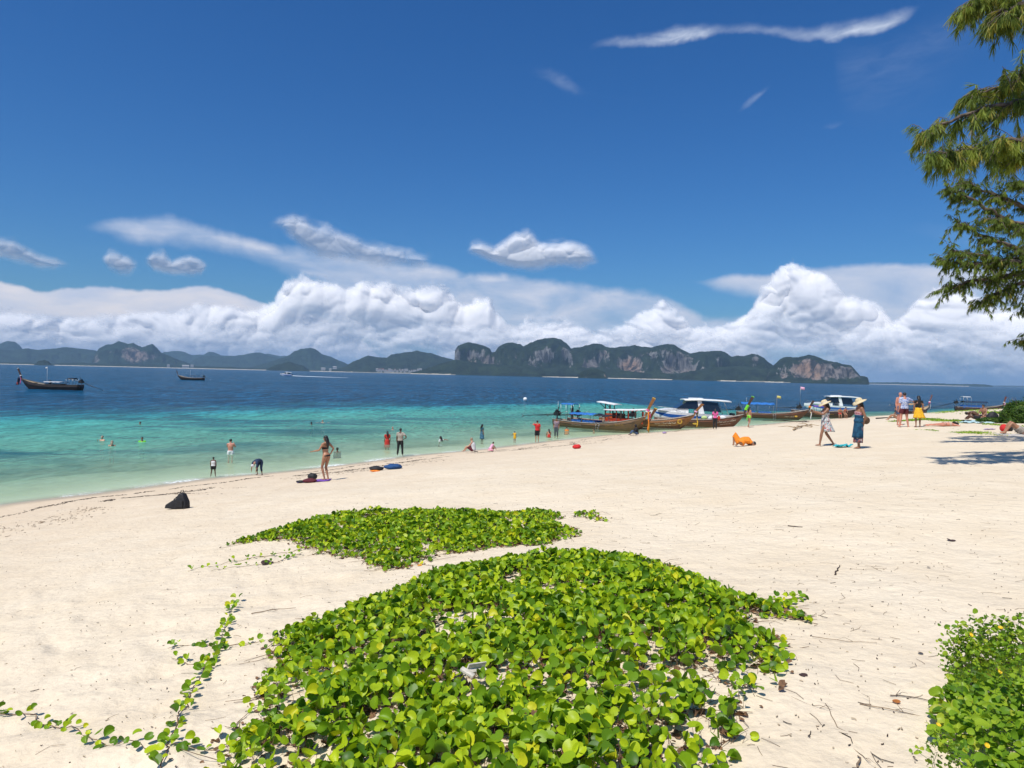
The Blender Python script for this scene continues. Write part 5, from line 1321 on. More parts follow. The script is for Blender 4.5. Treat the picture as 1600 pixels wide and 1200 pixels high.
longtail('longtail boat with lotus emblem, heaped white bags and lime cloth on its bow post', (1148, 667.5), None, heading=math.atan2(-.10, .99), L=9.8, B=1.8, fb=.75, bow=.72, m1=WOOD, m2=WOOD, post=WOOD_D, post_h=1.95, lean=1.0, cap=LIMEC,
         ribbons=((LIMEC, 0, 'wrap'), (LIMEC, 0, 'wrap'), (LIMEC, 0, 'wrap'), (LIMEC, 0, 'wrap'), (LIMEC, 1.2, 'r'), (LIMEC, .8, 'r'), (PURC, 1.3, 'r'), (PINKC, 1.1, 'r'), (WHR, 1.5, 'r')), parts=(P_txt(.68, .90, .60, .24, PALEP, 14, .14, thick=.02), P_txt(.72, .84, .44, .09, PALEP, 15, .12, thick=.008), P_disc(.44, .55, .28, YEL, kind='lotus')))
longtail('longtail boat with blue canopy and blue benches, just right of the lime-wrapped bow', (1252, 655.5), (1180, 653), L=9.6, B=1.8, fb=.72, bow=.70, m1=WOOD, m2=WOOD_D, post=WOOD_D, post_h=1.25, lean=.70, cap=None,
         ribbons=((ORC, 0, 'wrap'), (ORC, 0, 'wrap'), (YELC, .8, 'r'), (WHR, 1.6, 'r')), parts=(P_can(.06, .52, 1.95, BLUEC, arch=.22), P_seats(.10, .26, BLUEP), P_seats(.30, .48, BLUEP), P_ladder(.52), P_txt(.66, .78, .50, .20, PALEP, 18, .04), P_disc(.82, .5, .25, YEL, kind='lotus'), P_eng(.02, .95, shaft=3.2, drop=.1), P_mast(.14, 2.1), P_mast(.56, 2.5, WOOD_P, cloth('pale yellow cloth', (.62, .52, .16)), .36)))
longtail('low dark longtail boat mostly hidden behind the woman in the floral dress', (1330, 653), None, heading=math.atan2(-.08, .99), L=9.6, B=1.8, fb=.85, bow=.55, m1=WOOD_D, m2=WOOD_D, post=WOOD_D, post_h=.9, lean=.6, cap=None, ribbons=((REDC, .7, 'r'),), parts=(P_eng(.10, 1.15, shaft=4.0, drop=-.1), P_can(.3, .5, 1.6, PURC, arch=.1), P_txt(.3, .6, .6, .14, YEL, 22, .02), P_mast(.12, 3.6, STEEL, PALEPINK, .42)))
longtail('dark longtail boat with tan canopy and tall bare bow post, behind the group of three', (1446, 648.5), (1372, 650.5), L=10.5, B=1.8, fb=.78, bow=.85, m1=WOOD_D, m2=WOOD_D, post=mat('dark red wood', (.14, .04, .025), .5), post_h=1.85, lean=1.25, cap=None,
         ribbons=((PINKC, 0, 'wrap'), (WHR, 0, 'wrap'), (YELC, 1.3, 'r'), (WHR, 1.0, 'r')), parts=(P_can(.16, .66, 1.85, TANC, arch=.14), P_seats(.2, .4, TEALC), P_seats(.42, .62, WHC), P_eng(.02, 1.6, shaft=2.6, drop=-.2)))
longtail('far right longtail boat with blue canopy and pink scarf on its bow post', None, pos=(93.0, 141.0), heading=-.10, L=9.0, B=1.8, fb=.95, bow=.70, m1=WOOD_D, m2=WOOD_D, post=mat('dark red wood', (.14, .04, .025), .5), post_h=1.6, lean=.5, cap=None,
         ribbons=((WHR, 0, 'wrap'), (PALEPINK, 1.6, 'r'), (PALEPINK, 1.3, 'r')), parts=(P_can(.14, .62, 1.9, mat('dark navy canvas', (.01, .03, .07), .8), arch=.28), P_can(.12, .28, 3.0, WHC, arch=.03, over=-.2), P_seats(.12, .55, BLUEP, .6), P_eng(.0, 1.6, shaft=5.2, drop=1.2)))
# two longtails under way offshore
bx, by = plane0(80, 608.5)
b1 = longtail('dark longtail boat offshore at far left with white-topped canopy and people aboard', None, pos=(bx, by), heading=math.pi - .12, L=10.8, B=1.9, fb=.75, bow=.95, m1=WOOD_K, m2=KEEL, post=WOOD_D, rail=mat('dull brown rail', (.09, .065, .04), .6), post_h=1.6, lean=.75, cap=WHR, group='longtail boats under way offshore', scale=1.28,
         ribbons=((WHR, 0, 'wrap'), (PINKC, 1.4, 'r')), parts=(P_can(.28, .56, 1.22, mat('grey white canvas', (.42, .43, .46), .8), arch=.06), P_can(.10, .20, 1.75, BLACK, arch=.16, over=-.2), P_eng(.0, 1.1, shaft=3.6, drop=1.1), P_mast(.57, 2.9, WHR, WHR, .2), P_seats(.3, .55, SLATEC)))
bx, by = plane0(298, 593.8)
b2 = longtail('small dark longtail boat offshore at left centre, low in the blue water', None, pos=(bx, by), heading=math.pi - .2, L=10.4, B=1.9, fb=.8, bow=.9, m1=WOOD_K, m2=WOOD_K, post=WOOD_D, post_h=1.6, lean=.6, cap=TEALC, group='longtail boats under way offshore', scale=1.22,
         ribbons=((TEALC, 1.2, 'r'),), parts=(P_can(.22, .5, 1.45, BLACK, arch=.10), P_eng(.0, 1.1, shaft=2.2, drop=.8), P_mast(.52, 2.6, WHR)))

def speedboat(label, pos, heading, L=9.0, scale=1.0, group='white speedboats'):
    root = empty('speedboat', (pos[0], pos[1], 0), heading, label, 'boat', group); root.scale = (scale,) * 3
    n = 18; rows = []
    def hb(u): return 1.35 * (1 - max(0, (u - .45) / .55) ** 2.4) ** .8 if u > .45 else 1.35
    def sh(u): return 1.15 + .50 * u ** 1.6
    def kz(u): return -.35 + 1.55 * max(0, (u - .72) / .28) ** 1.8
    for i in range(n):
        u = i / (n - 1); h_ = max(.02, hb(u)); s_, k_ = sh(u), kz(u); x = -L / 2 + L * u + .25 * (u > .99)
        half = [(0, k_), (h_ * .72, k_ + (s_ - k_) * .22), (h_ * .92, k_ + (s_ - k_) * .48), (h_ * .96, k_ + (s_ - k_) * .62), (h_, s_)]
        rows.append([(x, -y, z) for y, z in reversed(half)] + [(x, y, z) for y, z in half[1:]] )
    mb = MB(); mb.sheet(rows); nc = 9
    for i in range(n - 1): mb.f.append((i * nc, i * nc + nc - 1, (i + 1) * nc + nc - 1, (i + 1) * nc))
    mb.f.append(tuple(range(nc)))
    o = mb.build('hull', WHITE, root); bm = bmesh.new(); bm.from_mesh(o.data); bmesh.ops.recalc_face_normals(bm, faces=bm.faces); bm.to_mesh(o.data); bm.free()
    for s_ in (-1, 1):
        rr = []
        for i in range(n - 1):
            u = i / (n - 1); h_, a, b = hb(u), sh(u), kz(u); x = -L / 2 + L * u
            rr.append([(x, s_ * (h_ * .965 + .012), b + (a - b) * .63), (x, s_ * (h_ * .985 + .012), b + (a - b) * .84)])
        MB().sheet(rr, .01).build('blue_stripe', BLUEP, root)
        rr = [[(q[0][0], q[0][1], q[0][2] - .42), (q[1][0], q[1][1] * .995, q[0][2] - .12)] for q in rr[:12]]
        MB().sheet(rr, .01).build('lower_stripe', BLUEP, root)
    # cabin: raked screens between white pillars
    def prism(name, pts, hw0, hw1, m, bevel=.02):
        V = [(x, -hw0 if z < 1.9 else -hw1, z) for x, z in pts] + [(x, hw0 if z < 1.9 else hw1, z) for x, z in pts]; k = len(pts)
        mb = MB(); mb.addm(V, [tuple(range(k - 1, -1, -1)), tuple(range(k, 2 * k))] + [(i, (i + 1) % k, (i + 1) % k + k, i + k) for i in range(k)]); return mb.build(name, m, root, bevel=bevel)
    prism('fore_deck', [(L * .05, 1.25), (L * .42, 1.62), (L * .30, 1.78), (L * .16, 1.86), (L * .05, 1.86)], 1.0, 1.0, WHITE)
    prism('front_window', [(L * .20, 1.86), (L * .06, 2.72), (-.55, 2.76), (-.75, 1.80)], 1.08, .92, GLASS)
    prism('pillar', [(-.72, 1.3), (-.55, 2.78), (-1.0, 2.78), (-1.35, 1.3)], 1.12, .97, WHITE)
    prism('rear_window', [(-1.30, 1.6), (-1.0, 2.76), (-2.9, 2.60), (-3.3, 1.5)], 1.07, .90, GLASS)
    rows = [[(L * .10 - (L * .10 + L * .47) * i / 7, s_ * 1.18, 2.86 + .06 * math.sin(i / 7 * 3.1) - .10 * (i / 7) ** 2 + .10 * (1 - s_ * s_)) for s_ in (-1, -.6, 0, .6, 1)] for i in range(8)]
    MB().sheet(rows, .10).build('hardtop', WHITE, root, True)
    MB().box((-.6, 0, 3.02), (1.5, 1.0, .12)).build('roof_hatch', WHITE, root, bevel=.04)
    for s_ in (-1, 1):
        MB().tube([(-L * .44, s_ * 1.05, 1.2), (-L * .38, s_ * 1.05, 2.72)], .035, 7).build('hardtop_post', STEEL, root, True)
        pts = [(L * u, s_ * hb(u + .5) * .95, sh(u + .5) + .42) for u in (.10, .2, .3, .4, .46)]
        MB().tube(pts, .018, 6).build('bow_rail', STEEL, root, True)
        mb = MB()
        for p in pts: mb.tube([p, (p[0], p[1], p[2] - .44)], .014, 5)
        mb.build('rail_stanchions', STEEL, root, kind='stuff')
    for y in (-.4, .4): MB().box((-L / 2 - .22, y, 1.05), (.42, .36, .72), Matrix.Rotation(.12, 3, 'Y'), .8).build('outboard_motor', BLACK, root, bevel=.05)
    return root
x0, y0 = plane0(1078, 663); speedboat('white speedboat with blue stripe and dark windows moored among the longtails', (x0, y0), math.pi + .02, 9.4)
x0, y0 = plane0(1300, 645.5); speedboat('white speedboat with long white roof behind the two women in hats', (x0, y0), .06 + math.pi, 9.4, 1.0)
x0, y0 = plane0(447, 587.2); sb = speedboat('tiny white speedboat racing left across the far bay ahead of its wake', (x0, y0), math.pi - .05, 9.4, 1.15)
# its wake
wk = MB(); rows = []
for i in range(24):
    t_ = i / 23; px = 452 + 92 * t_; py = 586.9 + 3.4 * t_ ** .8 - (0.15 if i == 0 else 0)
    cx, cy = plane0(px, py); hw = (3 + 9 * t_ ** .6) * (1 - .75 * t_ ** 2)
    rows.append([(cx, cy - hw, .03), (cx, cy, .25 * (1 - t_) + .05), (cx, cy + hw, .03)])
wk.sheet(rows); props(wk.build('wake', mat('foam', (.80, .83, .85), .9, .1, .5), None, True, kind='stuff'))
x0, y0 = plane0(820.5, 626.5)
o = MB().ball((x0, y0, .35), (.42, .42, .42), 16, 12).build('mooring_buoy', WHITE, None, True); props(o, 'round white mooring buoy floating alone in the blue water', 'buoy')

# white sacks heaped in the lotus-emblem boat
bc = [o_ for o_ in COL.objects if o_.get('label', '').startswith('longtail boat with lotus')][0]
for i, (dx, dy, dz, sz, lab) in enumerate(((1.3, -.15, 1.02, .62, 'leftmost white sack heaped in the lotus-emblem boat'), (1.95, .05, 1.08, .66, 'largest white sack heaped in the middle of the lotus-emblem boat'), (2.6, -.10, 1.12, .58, 'rightmost white sack heaped in the lotus-emblem boat, nearest its bow'), (.6, .0, 1.05, .55, 'pale lime sack at the stern end of the heap in the lotus-emblem boat'))):
    hd = bc.rotation_euler.z; q = bc.location + Vector((dx * math.cos(hd) - dy * math.sin(hd), dx * math.sin(hd) + dy * math.cos(hd), dz - .1))
    b_ = MB().ball((0, 0, 0), (sz * .62, sz * .5, sz * .48), 18, 12); V_ = np.array(b_.v); V_ = V_ * (1 + .16 * fbm(V_[:, 0] * 4 + i * 5, V_[:, 1] * 4, V_[:, 2] * 4, 3, i))[:, None]; b_.v = [tuple(v_) for v_ in V_]
    o_ = b_.build('sack', WHC if i < 3 else cloth('pale lime cloth', (.50, .62, .25)), None, True); o_.location = q; props(o_, lab, 'sack', 'sacks in the lotus-emblem boat')
# ------------------------------------------------------------------ people
SK_L = mat('fair skin', (0.56, 0.32, 0.215), 0.5, 0.10, 8, sss=.08)
SK_T = mat('tanned skin', (0.40, 0.195, 0.110), 0.5, 0.10, 8, sss=.08)
SK_M = mat('brown skin', (0.285, 0.135, 0.075), 0.5, 0.12, 8, sss=.06)
SK_D = mat('dark brown skin', (0.115, 0.052, 0.030), 0.5, 0.12, 8)
SK_P = mat('sunburnt pink skin', (0.56, 0.24, 0.165), 0.5, 0.10, 8, sss=.08)
HAIR = mat('black hair', (0.014, 0.011, 0.010), 0.45, 0.3, 40, 0.004, 60)
HAIRB = mat('grey fair hair', (0.30, 0.23, 0.16), 0.6, 0.2, 40)
STAND = dict(pel=(0, 0, .93), wai=(0, .01, 1.06), che=(0, .01, 1.25), nec=(0, -.005, 1.44), hea=(0, .02, 1.585),
             shL=(-.175, -.01, 1.385), elL=(-.225, -.03, 1.11), wrL=(-.235, .03, .87), shR=(.175, -.01, 1.385), elR=(.225, -.03, 1.11), wrR=(.235, .03, .87),
             hiL=(-.09, 0, .91), knL=(-.10, .02, .49), anL=(-.10, -.02, .07), toL=(-.115, .13, .02), hiR=(.09, 0, .91), knR=(.10, .02, .49), anR=(.10, -.02, .07), toR=(.115, .13, .02))
def pose(**k): d = dict(STAND); d.update(k); return d
def shifted(d, dz): return {k: (v[0], v[1], v[2] + dz) for k, v in d.items()}
POSES = dict(
    stand=STAND,
    apart=pose(knL=(-.14, .02, .49), anL=(-.19, -.02, .07), toL=(-.22, .13, .02), knR=(.14, .02, .49), anR=(.19, -.02, .07), toR=(.22, .13, .02)),
    hip=pose(elR=(.42, -.08, 1.17), wrR=(.21, .02, 1.02), knL=(-.13, .02, .49), anL=(-.16, -.02, .07), toL=(-.19, .13, .02), knR=(.13, .02, .49), anR=(.16, -.02, .07), toR=(.19, .13, .02)),
    photo=pose(elL=(-.24, .20, 1.20), wrL=(-.09, .30, 1.44), elR=(.24, .20, 1.20), wrR=(.09, .30, 1.44)),
    armup=pose(elL=(-.38, .06, 1.36), wrL=(-.16, .16, 1.56)),
    stride=pose(elL=(-.22, .18, 1.20), wrL=(-.15, .44, 1.30), elR=(.23, .15, 1.18), wrR=(.12, .42, 1.27), hea=(0, .05, 1.58),
                hiL=(-.09, .0, .91), knL=(-.09, .16, .50), anL=(-.09, .22, .07), toL=(-.09, .38, .03), hiR=(.09, 0, .91), knR=(.09, -.06, .48), anR=(.09, -.33, .10), toR=(.09, -.20, .02)),
    reach=pose(elL=(-.25, .10, 1.16), wrL=(-.28, .38, 1.10), elR=(.30, -.12, 1.20), wrR=(.34, .04, 1.02), pel=(0, -.05, .93), hiL=(-.09, -.04, .91), hiR=(.09, -.05, .90), knL=(-.08, .10, .50), anL=(-.05, -.02, .07), toL=(-.06, .13, .02), knR=(.07, .04, .49), anR=(.06, -.10, .07), toR=(.06, .05, .02), che=(0, .03, 1.25)),
    around=pose(elR=(.44, .02, 1.26), wrR=(.66, .10, 1.12), knL=(-.15, .02, .49), anL=(-.20, -.02, .07), toL=(-.24, .13, .02), knR=(.15, .02, .49), anR=(.20, -.02, .07), toR=(.24, .13, .02)),
    bend=pose(pel=(0, -.16, .86), wai=(0, -.02, .95), che=(0, .18, .92), nec=(0, .36, .80), hea=(0, .46, .68), shL=(-.17, .30, .84), elL=(-.20, .34, .56), wrL=(-.14, .38, .28), shR=(.17, .30, .84), elR=(.24, .34, .56), wrR=(.20, .40, .26),
              hiL=(-.09, -.14, .84), hiR=(.09, -.14, .84), knL=(-.18, -.02, .47), anL=(-.20, -.10, .07), toL=(-.22, .05, .02), knR=(.18, -.02, .47), anR=(.20, -.10, .07), toR=(.22, .05, .02)),
    sit=pose(pel=(0, 0, .13), wai=(0, .0, .28), che=(0, .06, .46), nec=(0, .11, .64), hea=(0, .16, .77), shL=(-.17, .08, .59), elL=(-.22, .24, .38), wrL=(-.16, .44, .30), shR=(.17, .08, .59), elR=(.22, .24, .38), wrR=(.16, .44, .30),
             hiL=(-.10, .02, .13), hiR=(.10, .02, .13), knL=(-.16, .40, .36), anL=(-.12, .62, .07), toL=(-.12, .76, .03), knR=(.16, .40, .36), anR=(.12, .62, .07), toR=(.12, .76, .03)),
    cross=pose(pel=(0, 0, .12), wai=(0, .02, .27), che=(0, .07, .45), nec=(0, .11, .63), hea=(0, .15, .76), shL=(-.17, .08, .58), elL=(-.23, .20, .36), wrL=(-.16, .38, .20), shR=(.17, .08, .58), elR=(.23, .20, .36), wrR=(.16, .38, .20),
             hiL=(-.10, .04, .12), hiR=(.10, .04, .12), knL=(-.36, .34, .14), anL=(.05, .40, .08), toL=(.16, .42, .05), knR=(.36, .34, .14), anR=(-.05, .46, .08), toR=(-.16, .50, .05)),
    squat=pose(pel=(0, -.10, .24), wai=(0, -.02, .38), che=(0, .10, .54), nec=(0, .17, .70), hea=(0, .24, .82), shL=(-.15, .14, .66), elL=(-.22, .34, .46), wrL=(-.10, .52, .22), shR=(.15, .14, .66), elR=(.22, .34, .46), wrR=(.10, .52, .22),
             hiL=(-.10, -.06, .24), hiR=(.10, -.06, .24), knL=(-.19, .32, .44), anL=(-.13, .06, .07), toL=(-.14, .22, .03), knR=(.19, .32, .44), anR=(.13, .06, .07), toR=(.14, .22, .03)),
    hunch=pose(pel=(0, -.02, .13), wai=(0, .05, .27), che=(0, .20, .38), nec=(0, .38, .42), hea=(0, .50, .36), shL=(-.17, .32, .42), elL=(-.24, .44, .20), wrL=(-.10, .60, .08), shR=(.17, .32, .42), elR=(.24, .44, .20), wrR=(.10, .60, .08),
             hiL=(-.10, .02, .13), hiR=(.10, .02, .13), knL=(-.30, .36, .20), anL=(.0, .46, .08), toL=(.12, .50, .05), knR=(.30, .36, .20), anR=(0, .54, .08), toR=(-.12, .58, .05)),
    prone=pose(pel=(0, 0, .13), wai=(0, .13, .12), che=(0, .32, .13), nec=(0, .52, .13), hea=(0, .66, .13), shL=(-.17, .46, .12), elL=(-.34, .62, .07), wrL=(-.16, .76, .05), shR=(.17, .46, .12), elR=(.34, .62, .07), wrR=(.16, .76, .05),
             hiL=(-.09, -.03, .11), hiR=(.09, -.03, .11), knL=(-.11, -.44, .09), anL=(-.10, -.85, .07), toL=(-.10, -.99, .03), knR=(.11, -.44, .09), anR=(.10, -.85, .07), toR=(.10, -.99, .03)),
    supine=pose(pel=(0, 0, .13), wai=(0, -.13, .13), che=(0, -.32, .17), nec=(0, -.52, .20), hea=(0, -.66, .26), shL=(-.17, -.46, .16), elL=(-.30, -.26, .07), wrL=(-.30, -.02, .07), shR=(.17, -.46, .16), elR=(.30, -.26, .07), wrR=(.30, -.02, .07),
             hiL=(-.09, .04, .13), hiR=(.09, .04, .13), knL=(-.13, .40, .42), anL=(-.14, .62, .08), toL=(-.14, .78, .04), knR=(.14, .36, .44), anR=(.14, .52, .08), toR=(.14, .68, .04)),
    curled=pose(pel=(0, 0, .16), wai=(0, .10, .26), che=(.02, .26, .28), nec=(.02, .42, .18), hea=(.03, .54, .13), shL=(-.14, .34, .26), elL=(-.22, .44, .10), wrL=(-.06, .56, .05), shR=(.18, .34, .22), elR=(.26, .46, .08), wrR=(.12, .60, .05),
             hiL=(-.10, -.02, .17), hiR=(.10, -.02, .15), knL=(-.24, -.16, .52), anL=(-.20, -.20, .09), toL=(-.30, -.18, .04), knR=(.02, .16, .30), anR=(-.12, -.12, .08), toR=(-.24, -.10, .04)))
def solid(mb, name, m, parent, voxel, smooth=4, keep=()):
    me = bpy.data.meshes.new('tmp'); me.from_pydata([tuple(p) for p in mb.v], [], mb.f)
    o = bpy.data.objects.new('tmp', me); COL.objects.link(o)
    rm = o.modifiers.new('r', 'REMESH'); rm.mode = 'VOXEL'; rm.voxel_size = voxel; rm.use_smooth_shade = True
    if smooth: s_ = o.modifiers.new('s', 'SMOOTH'); s_.factor = .5; s_.iterations = smooth
    dg = bpy.context.evaluated_depsgraph_get(); ev = o.evaluated_get(dg); m2 = bpy.data.meshes.new_from_object(ev, depsgraph=dg)
    bpy.data.objects.remove(o); bpy.data.meshes.remove(me); m2.name = name
    m2.materials.clear(); m2.materials.append(m)
    if keep:
        bm = bmesh.new(); bm.from_mesh(m2)
        for k in keep:
            vs = [bm.verts.new(p) for p in k.v]
            for f in k.f:
                try: bm.faces.new([vs[i] for i in f]).smooth = True
                except ValueError: pass
        bm.to_mesh(m2); bm.free()
    o = bpy.data.objects.new(name, m2); COL.objects.link(o); o.parent = parent
    return o
def loft_torso(mb, J, rings, infl=0.0):
    """rings: (t along spine 0..1, half width, half depth)"""
    sp = [Vector(J['pel']), Vector(J['wai']), Vector(J['che']), Vector(J['nec'])]
    def P(t_):
        t_ *= 3; i = min(2, max(0, int(t_))); return sp[i].lerp(sp[i + 1], t_ - i) if t_ >= 0 else sp[0] + (sp[0] - sp[1]) * (-t_ / 1.0)
    hipax = (Vector(J['hiR']) - Vector(J['hiL'])).normalized(); shax = (Vector(J['shR']) - Vector(J['shL'])).normalized()
    V = []; n = 14
    for t_, hw, hd in rings:
        ax = hipax.lerp(shax, min(1, max(0, t_))).normalized(); up = (P(t_ + .02) - P(t_ - .02)).normalized(); fw = up.cross(ax).normalized(); ax = fw.cross(up).normalized()
        for k in range(n):
            an = 2 * math.pi * k / n; V.append(P(t_) + ax * math.cos(an) * (hw + infl) + fw * math.sin(an) * (hd + infl))
    F = [(i * n + k, i * n + (k + 1) % n, (i + 1) * n + (k + 1) % n, (i + 1) * n + k) for i in range(len(rings) - 1) for k in range(n)]
    F += [tuple(range(n - 1, -1, -1)), tuple(range((len(rings) - 1) * n, len(rings) * n))]
    mb.addm(V, F)
TORSO_M = [(-.10, .10, .08), (-.04, .150, .105), (.12, .158, .112), (.33, .140, .100), (.50, .155, .108), (.68, .172, .118), (.82, .160, .100), (.93, .09, .07), (1.02, .055, .055)]
TORSO_F = [(-.10, .11, .09), (-.04, .160, .118), (.12, .165, .122), (.33, .122, .092), (.50, .135, .100), (.68, .148, .118), (.82, .140, .090), (.93, .08, .065), (1.02, .048, .048)]
def person(label, loc, H=1.7, rz=0.0, pz='stand', skin=SK_T, sex='m', hair=HAIR, hairlen=0, wear=(), build=1.0, voxel=.030, fingers=False, tilt=None, bald=False, pale_face=None, props_fn=None, group=None):
    J = POSES[pz] if isinstance(pz, str) else pz
    J = {k: Vector(v) for k, v in J.items()}
    k_ = H / 1.70
    root = empty('person', loc, math.radians(rz), label, 'person', group); root.scale = (k_,) * 3
    T_ = TORSO_M if sex == 'm' else TORSO_F; T_ = [(t_, w_ * build, d_ * build) for t_, w_, d_ in T_]
    b = MB(); loft_torso(b, J, T_)
    f = (.92 if sex == 'f' else 1.0) * (.5 + .5 * build)
    hands = []
    for s_ in 'LR':
        sh_, el, wr = J['sh' + s_], J['el' + s_], J['wr' + s_]
        b.tube([J['che'].lerp(sh_, .55) + Vector((0, 0, .05)) if pz == 'stand' else J['nec'].lerp(sh_, .45), sh_, sh_.lerp(el, .35), el, el.lerp(wr, .3), wr], [.055 * f, .060 * f, .050 * f, .040 * f, .042 * f, .027 * f], 10)
        b.ball(sh_, .058 * f, 10, 8)
        d = (wr - el).normalized(); h_ = wr + d * .05
        b.tube([wr, wr + d * .035, wr + d * .09], [.027 * f, .036 * f, .030 * f], 8, .55)
        if fingers:
            fb_ = MB(); side = d.cross(Vector((0, 1, 0.2))).normalized()
            for q, (o_, ln) in enumerate(((-.030, .060), (-.010, .075), (.010, .070), (.028, .055))):
                p0 = wr + d * .075 + side * o_; dn = (d + Vector((0, .0, -.25))).normalized(); fb_.tube([p0, p0 + d * ln * .5, p0 + d * ln * .5 + dn * ln * .5], [.0095, .0085, .0065], 6)
            p0 = wr + d * .03 + side * .03; fb_.tube([p0, p0 + side * .03 + d * .02, p0 + side * .035 + d * .055], [.011, .0095, .007], 6); hands.append(fb_)
        hi, kn, an, to = J['hi' + s_], J['kn' + s_], J['an' + s_], J['to' + s_]
        b.tube([hi + (hi - kn).normalized() * .03, hi.lerp(kn, .15), hi.lerp(kn, .5), kn, kn.lerp(an, .28), kn.lerp(an, .7), an], [.090 * f, .094 * f, .074 * f, .054 * f, .056 * f, .040 * f, .034 * f], 10)
        heel = an + (an - to).normalized() * .045; heel.z = min(heel.z, an.z) - .0
        b.tube([heel + Vector((0, 0, -.035)), an + Vector((0, 0, -.025)), an.lerp(to, .6) + Vector((0, 0, -.004)), to], [.030, .040, .036, .020], 8, .8)
    nec, hea = J['nec'], J['hea']; up = (hea - nec).normalized()
    b.tube([nec - up * .05, nec, nec.lerp(hea, .6)], [.060 * f, .052 * f, .048 * f], 10)
    # face direction: forward of the body, perpendicular to the neck
    ax = (J['shR'] - J['shL']).normalized(); fw = up.cross(ax).normalized(); ax = fw.cross(up).normalized()
    turn = J.get('_turn', None)
    Rh = Matrix((ax, fw, up)).transposed()
    if tilt: Rh = Rh @ Matrix.Rotation(tilt[0], 3, 'Z') @ Matrix.Rotation(tilt[1], 3, 'X')
    b.ball(hea + Rh @ Vector((0, -.008, .025)), (.075, .092, .088), 14, 12, Rh); b.ball(hea + Rh @ Vector((0, .018, -.045)), (.056, .066, .062), 12, 8, Rh)
    b.tube([hea + Rh @ Vector((0, .080, .02)), hea + Rh @ Vector((0, .108, -.018)), hea + Rh @ Vector((0, .080, -.030))], [.010, .017, .012], 6)
    for s_ in (-1, 1): b.ball(hea + Rh @ Vector((s_ * .078, -.005, -.005)), (.012, .020, .032), 8, 6, Rh)
    solid(b, 'body', skin, root, voxel, 3, hands)
    if fingers:
        for s_ in (-1, 1): MB().ball(hea + Rh @ Vector((s_ * .030, .083, .012)), (.012, .008, .007), 8, 6, Rh).build('eye', mat('eye', (.03, .02, .015), .2), root, True)
        MB().ball(hea + Rh @ Vector((0, .084, -.055)), (.022, .008, .007), 8, 6, Rh).build('mouth', mat('lips', (.30, .09, .07), .5), root, True)
    if not bald:
        hb_ = MB(); hb_.ball(hea + Rh @ Vector((0, -.022, .040)), (.087, .094, .086), 16, 12, Rh)
        if hairlen:
            pts = [hea + Rh @ Vector((0, -.045, .03)), hea + Rh @ Vector((0, -.085, -.06)), nec + Rh @ Vector((0, -.095, -.02))]
            dn = (J['che'] - nec).normalized(); back = -fw
            for q in range(1, 4): pts.append(nec + back * (.105 + .012 * q) + dn * (hairlen * q / 3))
            rr = [.080, .088, .082, .080, .066, .025]
            hb_.tube(pts, rr, 12, .62); hb_.ball(hea + Rh @ Vector((0, -.035, -.02)), (.088, .078, .09), 14, 10, Rh)
            solid(hb_, 'hair', hair, root, max(.016, voxel * .8), 2)
        else: solid(hb_, 'hair', hair, root, max(.016, voxel * .8), 2)
    for wfn in wear: wfn(root, J, T_, f, voxel, Rh, hea)
    if props_fn: props_fn(root, J, Rh)
    return root
# garments
def G_shirt(m, sleeves=.55, hem=-.06, loose=.022, name='shirt', neck=.90):
    def g(root, J, T_, f, vx, Rh, hea):
        b = MB(); rg = [(t_, w_, d_) for t_, w_, d_ in T_ if hem < t_ < neck]; rg = [(hem, rg[0][1] + (loose * .3), rg[0][2] + loose * .3)] + rg + [(neck, .10, .075)]
        loft_torso(b, J, rg, loose)
        if sleeves:
            for s_ in 'LR':
                sh_, el = J['sh' + s_], J['el' + s_]; e = sh_.lerp(el, sleeves) if sleeves <= 1 else el.lerp(J['wr' + s_], sleeves - 1)
                pts = [J['nec'].lerp(sh_, .4), sh_, sh_.lerp(el, min(sleeves, 1) * .6)] + ([el] if sleeves > 1 else []) + [e]
                b.tube(pts, [.062 * f + loose * .5, .066 * f + loose * .6, .060 * f + loose * .6] + ([.05 * f + loose * .4] if sleeves > 1 else []) + [.054 * f + loose * .5], 10); b.ball(sh_, .064 * f + loose * .6, 10, 8)
        solid(b, name, m, root, vx * .9, 2)
    return g
def G_pants(m, length=.45, loose=.014, name='shorts', top=.22):
    def g(root, J, T_, f, vx, Rh, hea):
        b = MB(); rg = [(t_, w_, d_) for t_, w_, d_ in T_ if t_ < top] + [(top, T_[3][1], T_[3][2])]; loft_torso(b, J, rg, loose)
        for s_ in 'LR':
            hi, kn, an = J['hi' + s_], J['kn' + s_], J['an' + s_]; pts = [hi + (hi - kn).normalized() * .02, hi.lerp(kn, .3)]; rr = [.095 * f + loose, .092 * f + loose]
            if length <= 1: pts.append(hi.lerp(kn, length + .02)); rr.append(.082 * f + loose * 1.3)
            else: pts += [kn, kn.lerp(an, length - 1)]; rr += [.062 * f + loose, .052 * f + loose]
            b.tube(pts, rr, 10)
        solid(b, name, m, root, vx * .9, 2)
    return g
